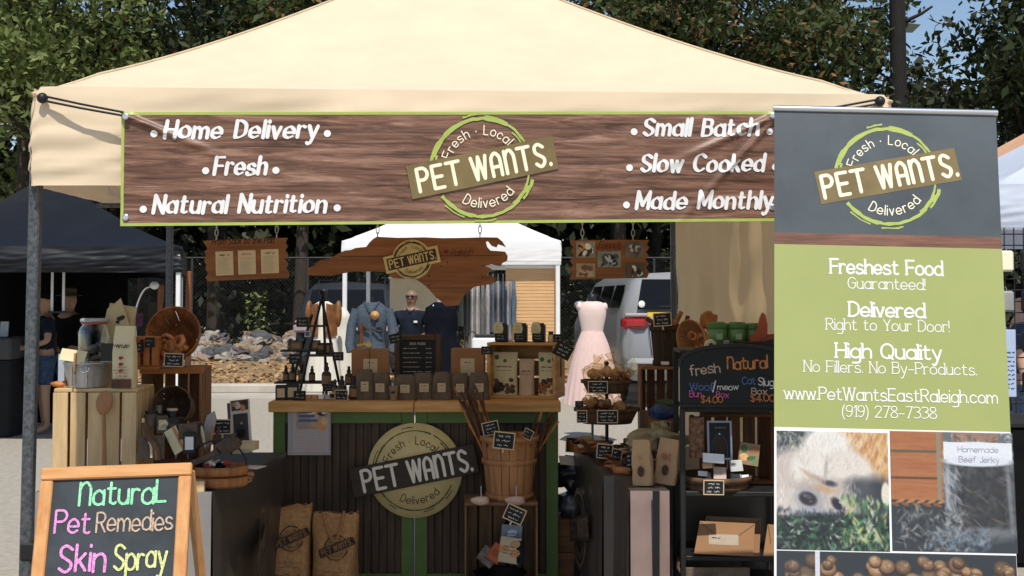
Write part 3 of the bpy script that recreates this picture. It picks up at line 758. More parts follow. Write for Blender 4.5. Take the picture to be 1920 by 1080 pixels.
# photographs printed at the foot: a cream dog on its back in the grass, strips of jerky in a jar, biscuits
pm = {k: mat('photo_' + k, S(*c), .5, var=.12, scale=14) for k, c in dict(cream=(214, 204, 192), white=(238, 232, 222), fur=(222, 178, 124), orange=(206, 150, 92), dk=(52, 58, 62), grass=(58, 104, 72), lime=(190, 200, 120), pale=(176, 180, 182), plank=(182, 118, 76), plankd=(96, 70, 54), label=(232, 236, 244), jerky=(74, 70, 68), glass=(120, 124, 126), nose=(30, 32, 38), pink=(196, 172, 160), bisc=(196, 158, 116), biscd=(120, 84, 62)).items()}
def fleck(fl, box, n, mats_, s, seed, asp=.35):
    rnd = random.Random(seed); u0, v0 = rm(box[0], box[3]); u1, v1 = rm(box[2], box[1])
    for i in range(n):
        u, v = rnd.uniform(u0 + s, u1 - s), rnd.uniform(v0 + s, v1 - s); fl.ellipse(u, v, s * rnd.uniform(.5, 1), s * asp * rnd.uniform(.6, 1.2), mats_[rnd.randrange(len(mats_))], 7, rnd.uniform(0, 3.1), .12, i)
def rr(fl, x0, y0, x1, y1, m): a = rm(x0, y1); b = rm(x1, y0); fl.rect(a[0], a[1], b[0], b[1], m, 4, 4)
def el(fl, px, py, rx, ry, m, ang=0, jag=.05, seed=1, n=20): u, v = rm(px, py); k = rw / 440; fl.ellipse(u, v, rx * k, ry * k, m, n, ang, jag, seed)
import numpy as np
class Paint:
    """a small printed photograph: soft blobs and short strokes laid into a colour grid"""
    def __init__(s, W_, H_, base): s.W, s.H = W_, H_; s.a = np.ones((H_, W_, 3)) * np.array(base); s.y, s.x = np.mgrid[0:H_, 0:W_].astype(float)
    def ell(s, cx, cy, rx, ry, c, ang=0, soft=.25, al=1):
        ca, sa = math.cos(ang), math.sin(ang); dx, dy = s.x - cx, s.y - cy; d = np.sqrt(((dx * ca + dy * sa) / rx) ** 2 + ((-dx * sa + dy * ca) / ry) ** 2)
        m = np.clip((1 + soft - d) / (2 * soft), 0, 1)[..., None] * al; s.a = s.a * (1 - m) + np.array(c) * m
    def strokes(s, n, box, cols, L, w, seed, ang=(0, 6.3), al=.7):
        r = random.Random(seed)
        for i in range(n):
            x, y = r.uniform(box[0], box[2]), r.uniform(box[1], box[3]); l = L * r.uniform(.5, 1.2); x0, x1, y0, y1 = int(max(0, x - l - 2)), int(min(s.W, x + l + 3)), int(max(0, y - l - 2)), int(min(s.H, y + l + 3))
            if x1 <= x0 or y1 <= y0: continue
            t = r.uniform(*ang); ca, sa = math.cos(t), math.sin(t); dx, dy = s.x[y0:y1, x0:x1] - x, s.y[y0:y1, x0:x1] - y
            d = np.sqrt(((dx * ca + dy * sa) / l) ** 2 + ((-dx * sa + dy * ca) / (w * r.uniform(.6, 1.3))) ** 2); m = np.clip(1.4 - d, 0, 1)[..., None] * al * r.uniform(.5, 1)
            s.a[y0:y1, x0:x1] = s.a[y0:y1, x0:x1] * (1 - m) + np.array(cols[r.randrange(len(cols))]) * m
    def lay(s, name, box, grain=.03):
        rs_ = np.random.RandomState(3); s.a = np.clip(s.a * (1 + grain * rs_.randn(s.H, s.W, 1)), 0, 255)
        u0, v0 = rm(box[0], box[3]); u1, v1 = rm(box[2], box[1]); me = bpy.data.meshes.new(name); nx, ny = s.W, s.H
        vs = [tuple(rfl(u0 + (u1 - u0) * i / nx, v1 + (v0 - v1) * j / ny, .0009)) for j in range(ny + 1) for i in range(nx + 1)]
        fs = [(j * (nx + 1) + i, (j + 1) * (nx + 1) + i, (j + 1) * (nx + 1) + i + 1, j * (nx + 1) + i + 1) for j in range(ny) for i in range(nx)]
        me.from_pydata(vs, [], fs); at = me.color_attributes.new('print', 'FLOAT_COLOR', 'POINT')
        img = np.pad(s.a, ((0, 1), (0, 1), (0, 0)), mode='edge') / 255.0; lin = np.where(img < .04045, img / 12.92, ((img + .055) / 1.055) ** 2.4) * .72
        at.data.foreach_set('color', np.concatenate([lin, np.ones(lin.shape[:2] + (1,))], 2).astype(np.float32).ravel())
        me.materials.append(M['photoprint']); o = bpy.data.objects.new(name, me); COL.objects.link(o); o.parent = rs
_m, _n, _b = _bsdf('photo_print'); _a = _n.nodes.new('ShaderNodeVertexColor'); _a.layer_name = 'print'; _n.links.new(_a.outputs[0], _b.inputs['Base Color']); _b.inputs['Roughness'].default_value = .45; M['photoprint'] = _m
# coordinates below are photo pixels minus the picture's corner, at .7 of their size
K = 1.0
D_ = Paint(208, 218, (66, 72, 76)); E = lambda x, y, rx, ry, c, ang=0, soft=.16, al=1: D_.ell((x - 1456) * K, (y - 811) * K, rx * K, ry * K, c, ang, soft, al)
Z = lambda n, b, cols, L, w, seed, ang=(0, 6.3), al=.7: D_.strokes(n, [(b[0] - 1456) * K, (b[1] - 811) * K, (b[2] - 1456) * K, (b[3] - 811) * K], cols, L * K, w * K, seed, ang, al)
Z(160, (1456, 811, 1515, 850), [(40, 44, 46), (120, 130, 130), (70, 96, 70), (190, 196, 190)], 5, 2, 1)
E(1640, 860, 62, 80, (222, 176, 120), .5); E(1600, 830, 50, 40, (228, 188, 138)); Z(300, (1570, 811, 1664, 900), [(238, 206, 160), (196, 138, 82), (240, 222, 196), (170, 110, 64)], 12, 2, 2, (1.2, 2.2), .6)
E(1490, 905, 60, 62, (208, 196, 188)); E(1548, 850, 46, 50, (242, 238, 232)); E(1522, 880, 40, 40, (236, 230, 222)); E(1590, 885, 50, 40, (232, 224, 214), .5); E(1560, 930, 80, 34, (196, 184, 176), .12); E(1480, 945, 40, 26, (216, 206, 200))
E(1640, 930, 34, 36, (62, 66, 74), .5, .35); E(1610, 915, 24, 18, (84, 86, 92), .4, .5)
Z(420, (1457, 820, 1610, 950), [(250, 246, 240), (216, 206, 198), (232, 222, 210), (190, 178, 170)], 11, 1.6, 3, (1.0, 2.2), .35)
E(1532, 898, 20, 4, (176, 156, 140), .5, .6, .7); E(1512, 890, 14, 3, (190, 160, 128), .7, .6, .6); E(1542, 917, 20, 7, (200, 162, 120), .15, .7, .8); E(1555, 907, 12, 5, (70, 70, 78), .2, .5); E(1548, 880, 3, 22, (190, 184, 180), .1, .5)
E(1516, 938, 26, 22, (158, 160, 168), .2, .4, .8); E(1514, 936, 17, 12, (52, 52, 60), .35, .2); E(1512, 931, 10, 4, (110, 110, 120), .35, .4, .6); E(1509, 931, 3, 2.5, (120, 100, 96)); E(1519, 941, 3, 2, (104, 92, 90)); E(1568, 945, 14, 8, (44, 46, 56), .9, .3); E(1575, 941, 4, 3, (170, 174, 184)); E(1535, 965, 50, 10, (168, 176, 192), .05, .5); E(1658, 925, 8, 22, (238, 226, 206))
Z(120, (1456, 955, 1664, 975), [(40, 44, 46), (90, 96, 98)], 7, 2.2, 4, (1.2, 1.9), .7)
D_.ell(104, 192, 160, 40, (46, 50, 54), 0, .12); Z(520, (1456, 968, 1664, 1030), [(36, 40, 42), (52, 92, 62), (74, 128, 84), (40, 70, 52), (150, 170, 150), (24, 28, 30)], 8, 2.4, 5, (0, 6.3), .75)
Z(150, (1575, 930, 1664, 1030), [(84, 140, 88), (198, 204, 130), (216, 222, 200), (46, 84, 60)], 8, 2.6, 6, (.8, 2.4), .8); Z(26, (1470, 970, 1650, 1025), [(226, 228, 220)], 6, 1.4, 7)
D_.lay('dog_photo', (1456, 812, 1664, 1030))
D_ = Paint(225, 220, (58, 64, 70)); E = lambda x, y, rx, ry, c, ang=0, soft=.25, al=1: D_.ell((x - 1673) * K, (y - 813) * K, rx * K, ry * K, c, ang, soft, al)
def Rk(x0, y0, x1, y1, c): D_.a[int((y0 - 813) * K):int((y1 - 813) * K), int((x0 - 1673) * K):int((x1 - 1673) * K)] = c
Z = lambda n, b, cols, L, w, seed, ang=(0, 6.3), al=.7: D_.strokes(n, [(b[0] - 1673) * K, (b[1] - 813) * K, (b[2] - 1673) * K, (b[3] - 813) * K], cols, L * K, w * K, seed, ang, al)
Rk(1673, 813, 1770, 940, (176, 112, 72)); Z(160, (1673, 813, 1766, 938), [(190, 128, 84), (160, 98, 60), (184, 118, 74)], 26, 2, 1, (-.05, .05), .5); Rk(1673, 848, 1766, 853, (104, 96, 70)); Rk(1673, 898, 1766, 902, (96, 74, 52)); Rk(1758, 813, 1766, 940, (150, 140, 116))
for i in range(10): E(1680 + i * 9.5, 945 + 3 * (-1) ** i, 9, 3, (186, 132, 88) if i % 2 else (140, 92, 60), .35 * (-1) ** i)
Rk(1770, 813, 1897, 1000, (112, 116, 120)); E(1832, 998, 64, 18, (104, 110, 114)); Rk(1786, 813, 1872, 834, (168, 128, 104)); Z(60, (1772, 813, 1894, 836), [(80, 82, 84), (200, 204, 206), (120, 124, 128)], 8, 2, 3)
E(1838, 940, 56, 66, (60, 60, 62), 0, .3); Z(330, (1776, 872, 1894, 1000), [(40, 42, 46), (70, 72, 74), (92, 92, 92), (66, 58, 54), (50, 52, 56)], 12, 3.4, 4, (0, 6.3), .5); Z(60, (1770, 880, 1800, 960), [(196, 202, 208), (150, 156, 162)], 12, 2, 5, (.6, 1.6), .6); Z(14, (1800, 900, 1885, 985), [(150, 126, 106), (136, 136, 138)], 15, 1.5, 9, (.2, 1.0), .6); E(1776, 930, 4, 60, (190, 196, 202), .03, .5, .6); E(1888, 930, 4, 62, (170, 176, 182), -.03, .5, .5)
E(1832, 996, 60, 9, (150, 156, 160), 0, .4, .6)
E(1833, 852, 63, 22, (236, 240, 248), 0, .06); Rk(1771, 832, 1896, 864, (236, 240, 248)); E(1833, 866, 63, 10, (228, 232, 242), 0, .15)
Z(300, (1685, 955, 1810, 1032), [(44, 48, 52), (140, 144, 146), (180, 178, 174), (90, 88, 86), (60, 62, 66)], 10, 2.2, 6, (0, 6.3), .7); Z(120, (1740, 990, 1850, 1032), [(120, 140, 158), (150, 164, 176), (70, 76, 84)], 9, 2.6, 8)
D_.lay('jerky_photo', (1673, 813, 1898, 1033))
fl = Flat(rfl, lift=.0016, step=.00002)
for t, x, y in (('Homemade', 1834, 848), ('Beef Jerky', 1836, 867)):
    u, v = rm(x, y); fl.text(t, u, v, .017, mat('photo_ink', S(140, 140, 152), .5), .09, 'c', fit=.125)
fl.build('jar_lettering', rs)
D_ = Paint(314, 90, (52, 58, 64)); rnd = random.Random(8)
for i in range(150):
    x, y, r = rnd.uniform(14, 306), rnd.uniform(8, 88), rnd.uniform(6, 12); k = rnd.uniform(.55, .95)
    D_.ell(x, y + 1.5, r * 1.06, r * .86, (60, 44, 36), 0, .12); D_.ell(x, y, r, r * .8, (150 * k, 108 * k, 78 * k), 0, .1); D_.ell(x - 1, y - 1.5, r * .72, r * .55, (206 * k, 170 * k, 130 * k), .2, .4); D_.strokes(7, (x - r * .6, y - r * .5, x + r * .6, y + r * .4), [(120, 84, 60), (226, 196, 160)], 2.2, .9, i, al=.6)
D_.a[:, 0:50] = D_.a[:, 0:50] * .8 + np.array((60, 66, 72)) * .2; D_.a[:, 51:57] = (220, 226, 236)
D_.lay('biscuit_photo', (1456, 1042, 1905, 1172))

# ---------------------------------------------------------------- A-board chalkboard, front left
M['oak'] = wood('varnished_pine', S(214, 162, 108), S(190, 130, 78), 'x', 2.4, rough=.4)
M['oakz'] = wood('varnished_pine', S(214, 162, 108), S(190, 130, 78), 'z', 2.4, rough=.4)
M['slateboard'] = mat('chalkboard_slate', S(56, 62, 68), .75, var=.26, scale=7)
M['slateboard2'] = mat('black_board', (.012, .013, .014), .7, var=.15, scale=4)
ck = {k: mat('chalk_' + k, S(*c), .9, var=.38, scale=170) for k, c in dict(green=(150, 232, 178), pink=(232, 150, 208), tan=(196, 172, 150), yellow=(214, 220, 150), white=(214, 214, 210), orange=(205, 130, 70), blue=(84, 112, 160), magenta=(205, 95, 165)).items()}
tl, tr_, = P(79, 878, 3.92), P(361, 868, 3.95); bl = P(62, 1080, 3.80); br = P(357, 1080, 3.83)
ac = (tl + tr_) / 2; bc = (bl + br) / 2; au = (tr_ - tl).normalized(); av = (ac - bc); av -= au * av.dot(au); av = av.normalized(); an = au.cross(av).normalized()
if an.y > 0: an = -an
aw = (tr_ - tl).length; ah = ac.z / av.z; ab = thing('chalkboard', 'A-frame chalkboard in honey pine frame, chalked in green, pink and yellow', 'chalkboard', ac - av * ah)
Rm = Matrix((au, -an, av)).transposed()
def apt(u, v, d): return au * u + av * (ah - v) + an * d
fb = .041; mb = MB()
mb.box(apt(0, fb / 2, 0), (aw, .022, fb), M['oak'], Rm, .004)
mb.box(apt(0, ah - fb * 2.5, 0), (aw - 2 * fb - .002, .021, fb), M['oak'], Rm, .004)
for s_ in (-1, 1): mb.box(apt(s_ * (aw / 2 - fb / 2), (ah + fb) / 2 + .001, 0), (fb, .022, ah - fb - .002), M['oakz'], Rm, .004)
mb.build('frame', ab)
MB().box(apt(0, ah / 2 - .02, -.004), (aw - 2 * fb + .01, .006, ah - 2.2 * fb), M['slateboard'], Rm).build('slate', ab)
mb = MB(); av2 = Vector((au.x * 0, .32, -1)).normalized()
for s_ in (-1, 1):
    tp = apt(s_ * (aw / 2 - .015), .02, -.03); mb.tube([tp, tp + Vector((0, .40, -(ah - .03) * av.z))], .018, M['oakz'], 4)
mb.tube([apt(-aw / 2, .75, -.25), apt(aw / 2, .75, -.25)], .012, M['oakz'], 4)
mb.build('rear_frame', ab)
MB().tube([apt(aw / 2, .52, -.02), apt(aw / 2 - .01, .45, -.14)], .003, mat('cord', (.5, .45, .38), .9), 5).build('stay_cord', ab)
fl = Flat(lambda u, v, d: apt(u, -v, d), lift=.0005, step=.0002)
def apx(px, py):
    dr = P(px, py, 4) - Vector((0, 0, CAMZ)); o = Vector((0, 0, CAMZ)); org = ab.location; k = (org - o).dot(an) / dr.dot(an); p = o + dr * k - org
    return p.dot(au), p.dot(av) - ah
k = aw / 284
for t, px, py, wpx, hp, m, w in (('ñaturaL', 231, 945, 168, 43, 'green', .115), ('Pet', 136, 999, 70, 40, 'pink', .112), ('Remedies', 253, 995, 146, 36, 'tan', .095), ('Skin', 155, 1071, 90, 50, 'pink', .11), ('Spray', 264, 1066, 100, 44, 'yellow', .11), ('for sore paws'[:0] or '', 0, 0, 0, 0, 'pink', 0)):
    if not t: continue
    u, v = apx(px, py); h = hp * k; nat = sum(adv(c) + 1.6 for c in t) * h / 20
    fl.text(t, u, v, h, ck[m], w, 'c', wide=wpx * k / nat, track=.16, jit=.05, seed=len(t) + 3)
fl.build('chalk_lettering', ab)
# ---------------------------------------------------------------- tents of the neighbours
def rect4(x0, x1, y0, y1): return ((x0, y0), (x1, y0), (x1, y1), (x0, y1))
x1 = PZ(342, 2, 12.2).x
make_tent('canopy_tent', 'black pop-up tent at the left edge with sagging shiny valance', ((x1 - 3.0, 12.2), (x1, 12.2), (x1 - .78, 15.2), (x1 - 3.8, 15.2)), 1.79, 2.06, 2.95, M['navy_cloth'], M['white'], seed=3, wr=.022, g=1.3, belly=.06)
x0, x1 = PZ(640, 2, 16.6).x, PZ(1052, 2, 16.6).x
make_tent('canopy_tent', 'white pop-up tent of the clothes stall behind the counter', rect4(x0, x1, 16.6, 19.4), 2.0, 2.34, 3.15, M['white_cloth'], M['white'], seed=5, wr=.004, g=1.2, lr=.03)
x0 = PZ(1862, 2, 8.2).x
make_tent('canopy_tent', 'white and pale blue pop-up tent at the right edge', rect4(x0, x0 + 3, 8.2, 11.2), 1.98, 2.30, 3.1, M['blue_white'], M['white'], seed=6)
x0 = PZ(1850, 2, 12.5).x
make_tent('canopy_tent', 'peach coloured pop-up tent rising behind the pale blue tent', rect4(x0, x0 + 3, 12.5, 15.5), 2.55, 2.86, 3.7, M['peach_cloth'], M['white'], seed=8)

# ---------------------------------------------------------------- vehicles
def car(name, label, cat, loc, rz, L, W_, zr, zb, paint, rear_lean, wheel_r, van=True, sticker=False, up=0):
    t = thing(name, label, cat, loc, rz)
    g = glass_dark; hw = W_ / 2
    st = [(0, 1, .94, 1), (.12, 1, 1, 1), (.6, 1, 1, 1), (L * .45, 1, 1, 1.0), (L * .62, 1, 1, .97), (L * .80, .98, .98, .0), (L * .97, .8, .92, -.02), (L, .62, .86, -.03)]
    vs = []; n = 13
    for (y, fl_, w, rf_) in st:
        belt = zb * (1 if rf_ > .5 else (.95 if y < L * .9 else .82)); roof = belt + (zr - belt) * max(0, rf_); h = hw * w
        wr = h * (.80 if rf_ > .5 else .9)
        prof = [(h * .90, .26 + up), (h * .99, .42 + up), (h, belt * .62), (h * .985, belt), (wr + (h - wr) * .22, belt + (roof - belt) * .78 + .005), (wr * .86, roof - .015 + .01), (0, roof + .03)]
        for k in range(n):
            x, z = prof[k] if k < 7 else (-prof[12 - k][0], prof[12 - k][1])
            lean = rear_lean * max(0, z - belt) if y < .5 else (-.35 * max(0, z - belt) if False else 0)
            vs.append((x, y + lean - (.05 * math.sin(min(1, z / belt) * PI) if y == 0 else 0), z))
    mb = MB(); m_ = len(st); fs = [(i * n + k, i * n + k + 1, (i + 1) * n + k + 1, (i + 1) * n + k) for i in range(m_ - 1) for k in range(n - 1)] + [(i * n + n - 1, i * n, (i + 1) * n, (i + 1) * n + n - 1) for i in range(m_ - 1)]
    fs += [tuple(range(n))[::-1], tuple(range((m_ - 1) * n, m_ * n))]
    mb.add(vs, fs, paint, True)
    mb.build('body', t)
    belt = zb; gh = zr - belt
    def rear(x, z, off=.012): return Vector((x, rear_lean * max(0, z - belt) - (.05 * math.sin(min(1, z / belt) * PI)) - off, z))
    z0, z1 = belt + .03, belt + gh * .84; a, b_ = hw * .80, hw * .70
    mb = MB(); mb.add([rear(-a, z0), rear(a, z0), rear(b_, z1), rear(-b_, z1)], [(0, 1, 2, 3)], g); fr_ = mb.build('rear_window', t)
    mb = MB()
    mb.tube([rear(-a * .6, z0 + .03, .02), rear(a * .1, z0 + .06, .02)], .008, M['black'], 4); mb.build('wiper', t)
    for s_ in (-1, 1):
        for (y0, y1) in ((.35, L * .22), (L * .24, L * .42), (L * .44, L * .6)):
            za, zc = belt + .05, belt + gh * .70
            xa, xc = hw * .992, hw * (.80 + .2 * .34) + .012
            la = rear_lean * (zc - belt) * .6 if y0 < .5 else 0
            mb = MB(); mb.add([(s_ * xa, y0, za), (s_ * xa, y1, za), (s_ * (xc), y1 - .02, zc), (s_ * xc, y0 + la, zc)], [(0, 1, 2, 3)], g); mb.build('side_window', t)
        # tail lamps wrap the corner
        zl = belt - .17 if van else belt - .12
        lr_ = M['lamp_red'] if van else M['lamp_clear']; mb = MB(); mb.box((s_ * hw * .83, .018, zl), (hw * .34, .12, .15), lr_, bev=.04); mb.box((s_ * hw * .945, .085, zl), (.13, .2, .16), lr_, bev=.03); mb.box((s_ * hw * .80, .012, zl + .118), (hw * .36, .1, .055), M['lamp_clear'], bev=.02); mb.build('tail_lamp', t)
        for y in (.95, L - .95):
            w = MB(); q = Matrix.Rotation(PI / 2, 3, 'Y')
            w.lathe([(wheel_r * .6, -.1), (wheel_r * .95, -.1), (wheel_r, -.06), (wheel_r, .06), (wheel_r * .95, .1), (wheel_r * .6, .1)], M['rubber'], 24, (s_ * (hw - .1), y, wheel_r), q)
            wo_ = w.build('wheel', t)
            MB().lathe([(.02, -.105), (wheel_r * .2, -.11), (wheel_r * .6, -.10), (wheel_r * .6, .10), (wheel_r * .2, .11), (.02, .105)], M['chrome'], 12, (s_ * (hw - .1), y, wheel_r), q).build('rim', wo_)
    MB().box((0, -.10, .47 + up), (W_ * .97, .22, .22), paint, bev=.06).build('bumper', t)
    mb = MB(); mb.box((0, -.062, belt - .30), (.34, .02, .17), M['print_white'], bev=.005); mb.build('licence_plate', t)
    mb = MB()
    for s_ in (-1, 1): mb.tube([rear(s_ * hw * .63, belt - .02, .004), rear(s_ * hw * .63, belt - .3, .006), rear(s_ * hw * .60, .62 + up, .006)], .006, M['black'], 4)
    mb.tube([rear(-hw * .60, .62 + up, .006), rear(hw * .60, .62 + up, .006)], .006, M['black'], 4); mb.build('tailgate_seam', t)
    mb = MB(); mb.box((0, -.052, belt - .13), (.72, .03, .05), M['chrome'], bev=.01); mb.build('tailgate_trim', t)
    mb = MB()
    for s_ in (-1, 1): mb.tube([(s_ * hw * .66, .55, zr - .01), (s_ * hw * .66, .62, zr + .06), (s_ * hw * .66, L * .55, zr + .06), (s_ * hw * .66, L * .58, zr - .01)], .018, M['dark_metal'], 6)
    mb.build('roof_rail', t)
    if sticker:
        mb = MB(); mb.box((-hw * .52, -.070, belt - .045), (.29, .006, .062), mat('sticker_yellow', (.75, .52, .05), .5), bev=.002); mb.build('sticker', t)
        mb = MB(); mb.blob((-hw * .74, -.03, belt + .10), (.05, .01, .05), M['print_white'], amp=0); mb.build('window_decal', t)
    for s_ in (-1, 1): MB().blob((s_ * (hw + .1), L * .62, belt + .08), (.10, .06, .07), paint, amp=.1).build('mirror', t)
    return t
glass_dark = mat('tinted_glass', (.006, .007, .008), .06, var=.1, spec=.22)
M['lamp_red'] = mat('tail_lamp_red', (.30, .010, .014), .25, var=.1, spec=.6, coat=.5)
M['lamp_clear'] = mat('tail_lamp_clear', (.40, .33, .33), .25, var=.08, spec=.6, coat=.5)
silver = mat('silver_paint', (.31, .315, .32), .34, var=.03, scale=1, metal=.25, coat=.4)
darkpaint = mat('graphite_paint', (.022, .024, .027), .3, var=.05, coat=.25)
p = PZ(1299, 0, 17.2)
car('minivan', 'silver minivan parked rear towards the stall, red tail lamps and yellow sticker', 'van', (p.x, 17.2, 0), rad(6), 5.1, 1.98, 1.90, 1.36, silver, .32, .36, sticker=True, up=.13)
p = PZ(672, 0, 23.5)
car('estate_car', 'dark grey car with roof rails parked behind the clothes stall', 'car', (p.x, 21.6, .02), rad(-4), 4.6, 1.84, 1.80, 1.12, darkpaint, .42, .34, van=False)

# ---------------------------------------------------------------- people and mannequins
def skin(name, J, E_, Rr, m, parent, sub=2, hand=None):
    """one continuous surface grown over a skeleton of joints"""
    keys = list(J); me = bpy.data.meshes.new(name)
    me.from_pydata([J[k] for k in keys], [(keys.index(a), keys.index(b)) for a, b in E_], [])
    o = bpy.data.objects.new(name, me); COL.objects.link(o)
    o.modifiers.new('s', 'SKIN'); sb = o.modifiers.new('d', 'SUBSURF'); sb.levels = sb.render_levels = sub
    sv = me.skin_vertices[0].data
    for i, k in enumerate(keys):
        r = Rr[k]; sv[i].radius = r if isinstance(r, tuple) else (r, r); sv[i].use_root = (i == 0)
    dg = bpy.context.evaluated_depsgraph_get(); ev = o.evaluated_get(dg); nm = bpy.data.meshes.new_from_object(ev)
    for p_ in nm.polygons: p_.use_smooth = True
    nm.materials.clear(); nm.materials.append(m)
    bpy.data.objects.remove(o); bpy.data.meshes.remove(me)
    nm.name = name; r = bpy.data.objects.new(name, nm); COL.objects.link(r); r.parent = parent
    return r
skinm = {'light': mat('skin_light', (.52, .32, .23), .55, var=.06), 'brown': mat('skin_brown', (.26, .14, .09), .5, var=.08), 'tan': mat('skin_tan', (.40, .23, .15), .55, var=.07)}
def person(label, loc, rz, H, skn, shirt, trouser, arms, shorts=False, hat=None, hair=None, glasses=False, sleeves=True, polo=False, female=False):
    t = thing('person', label, 'person', loc, rz); s = H / 1.75
    J = {}; Rr = {}; E_ = []
    def j(k, x, y, z, r, to=None):
        J[k] = (x * s, y * s, z * s); Rr[k] = tuple(q * s for q in r) if isinstance(r, tuple) else r * s
        if to: E_.append((to, k))
    j('pel', 0, 0, .93, (.150, .11)); j('waist', 0, .0, 1.08, (.145, .105), 'pel'); j('chest', 0, .0, 1.28, (.170, .115), 'waist'); j('should', 0, .01, 1.42, (.125, .085), 'chest')
    j('neck', 0, 0, 1.50, .055, 'should'); j('jaw', 0, -.018, 1.57, (.062, .07), 'neck'); j('face', 0, -.012, 1.635, (.073, .088), 'jaw'); j('skull', 0, .0, 1.69, (.07, .085), 'face'); j('top', 0, .0, 1.735, (.04, .05), 'skull')
    j('nose', 0, -.108, 1.625, .012, 'face')
    for sx, nm in ((-1, 'l'), (1, 'r')):
        j('ear' + nm, sx * .082, .01, 1.64, .014, 'face')
        (ex, ey, ez), (hx, hy, hz) = arms[0 if sx < 0 else 1]
        j('sh' + nm, sx * .19, 0, 1.40, .062, 'should'); j('el' + nm, ex, ey, ez, .043, 'sh' + nm); j('wr' + nm, hx, hy, hz, .028, 'el' + nm)
        d = Vector((hx - ex, hy - ey, hz - ez)).normalized(); side = d.cross(Vector((0, 1, .2))).normalized(); pal = Vector((hx, hy, hz)) + d * .07
        j('pm' + nm, *pal, (.038, .020), 'wr' + nm)
        for f, (o_, l) in enumerate(((-.028, .062), (-.010, .075), (.010, .070), (.028, .055))):
            b1 = pal + side * o_ + d * .03; b2 = b1 + d * l * .55; b3 = b2 + (d + Vector((0, -.5, -.1))).normalized() * l * .5
            j('f%d%s' % (f, nm), *b1, .009, 'pm' + nm); j('g%d%s' % (f, nm), *b2, .0085, 'f%d%s' % (f, nm)); j('h%d%s' % (f, nm), *b3, .007, 'g%d%s' % (f, nm))
        tb = pal - side * .045 - d * .02; j('t' + nm, *tb, .010, 'pm' + nm); j('u' + nm, *(tb - side * .012 + d * .04), .008, 't' + nm)
        j('hip' + nm, sx * .09, 0, .88, .095, 'pel'); j('kn' + nm, sx * .10, -.015, .49, .062, 'hip' + nm); j('an' + nm, sx * .105, .015, .09, .040, 'kn' + nm); j('to' + nm, sx * .115, -.13, .035, (.040, .030), 'an' + nm)
    skin('body', J, E_, Rr, skn, t)
    def garment(name, keys, grow, m, cut=None):
        JJ = {k: J[k] for k in keys}; RR = {k: (tuple(q + grow for q in Rr[k]) if isinstance(Rr[k], tuple) else Rr[k] + grow) for k in keys}
        if cut:
            for k, (a, b, f) in cut.items(): JJ[k] = tuple(Vector(J[a]).lerp(Vector(J[b]), f)); ra = Rr[b]; RR[k] = (ra if not isinstance(ra, tuple) else ra[0]) + grow * (2.6 if k == 'nk' else 1.6)
        EE = [(a, b) for a, b in E_ if a in JJ and b in JJ]
        if cut: EE += [(a, k) for k, (a, b, f) in cut.items()]
        skin(name, JJ, EE, RR, m, t)
    garment('shirt', ['pel', 'waist', 'chest', 'should', 'shl', 'shr'], .014 * s, shirt, {'cl': ('shl', 'ell', .72), 'cr': ('shr', 'elr', .72), 'nk': ('should', 'neck', .62)} if sleeves else None)
    if shorts: garment('shorts', ['pel', 'hipl', 'hipr'], .018 * s, trouser, {'kl': ('hipl', 'knl', .8), 'kr': ('hipr', 'knr', .8)})
    else: garment('trousers', ['pel', 'hipl', 'hipr', 'knl', 'knr'], .014 * s, trouser, {'kl': ('knl', 'anl', .95), 'kr': ('knr', 'anr', .95)})
    if glasses:
        mb = MB()
        for sx in (-1, 1): mb.blob((sx * .033 * s, -.098 * s, 1.652 * s), (.028 * s, .012 * s, .019 * s), M['black'], amp=0); mb.tube([(sx * .06 * s, -.095 * s, 1.655 * s), (sx * .085 * s, .0, 1.655 * s)], .004 * s, M['black'], 4)
        mb.tube([(-.02 * s, -.106 * s, 1.657 * s), (.02 * s, -.106 * s, 1.657 * s)], .004 * s, M['black'], 4); mb.build('sunglasses', t)
    else:
        mb = MB()
        for sx in (-1, 1): mb.blob((sx * .032 * s, -.090 * s, 1.648 * s), (.012 * s, .008 * s, .006 * s), M['black'], amp=0)
        mb.build('eyes', t)
    MB().blob((0, -.088 * s, 1.585 * s), (.024 * s, .010 * s, .006 * s), mat('lips', (.30, .13, .11), .5), amp=0).build('mouth', t)
    if hair: MB().blob((0, .012 * s, 1.685 * s), (.088 * s, .100 * s, .082 * s), hair, amp=.12, nu=16, nv=10).build('hair', t)
    if hat: MB().lathe([(.17 * s, 1.69 * s), (.165 * s, 1.70 * s), (.098 * s, 1.70 * s), (.093 * s, 1.77 * s), (.07 * s, 1.80 * s), (.0, 1.80 * s)], hat, 20).build('hat', t)
    if polo:
        mb = MB(); mb.box((.085 * s, -.128 * s, 1.30 * s), (.05 * s, .006, .03 * s), M['print_white'], bev=.002); mb.build('chest_badge', t)
        mb = MB(); mb.tube([(-.06 * s, -.05 * s, 1.475 * s), (0, -.105 * s, 1.42 * s), (.06 * s, -.05 * s, 1.475 * s)], .014 * s, shirt, 6); mb.build('collar', t)
    return t
navy = mat('navy_cotton', (.016, .021, .034), .9, var=.25, scale=9, spec=.08); blk = mat('black_cotton', (.009, .009, .010), .9, var=.2, scale=9, spec=.08); denim = mat('denim', (.10, .15, .23), .85, var=.35, scale=30)
khaki = mat('khaki_cloth', (.22, .18, .13), .8); grey_c = mat('grey_cloth', (.18, .17, .165), .85, var=.2, scale=12)
rest = (((-.27, .02, 1.14), (-.30, -.04, .90)), ((.27, .02, 1.14), (.30, -.04, .90)))
fold_ = (((-.28, -.02, 1.15), (-.16, -.24, 1.06)), ((.28, -.02, 1.15), (.14, -.25, 1.08)))
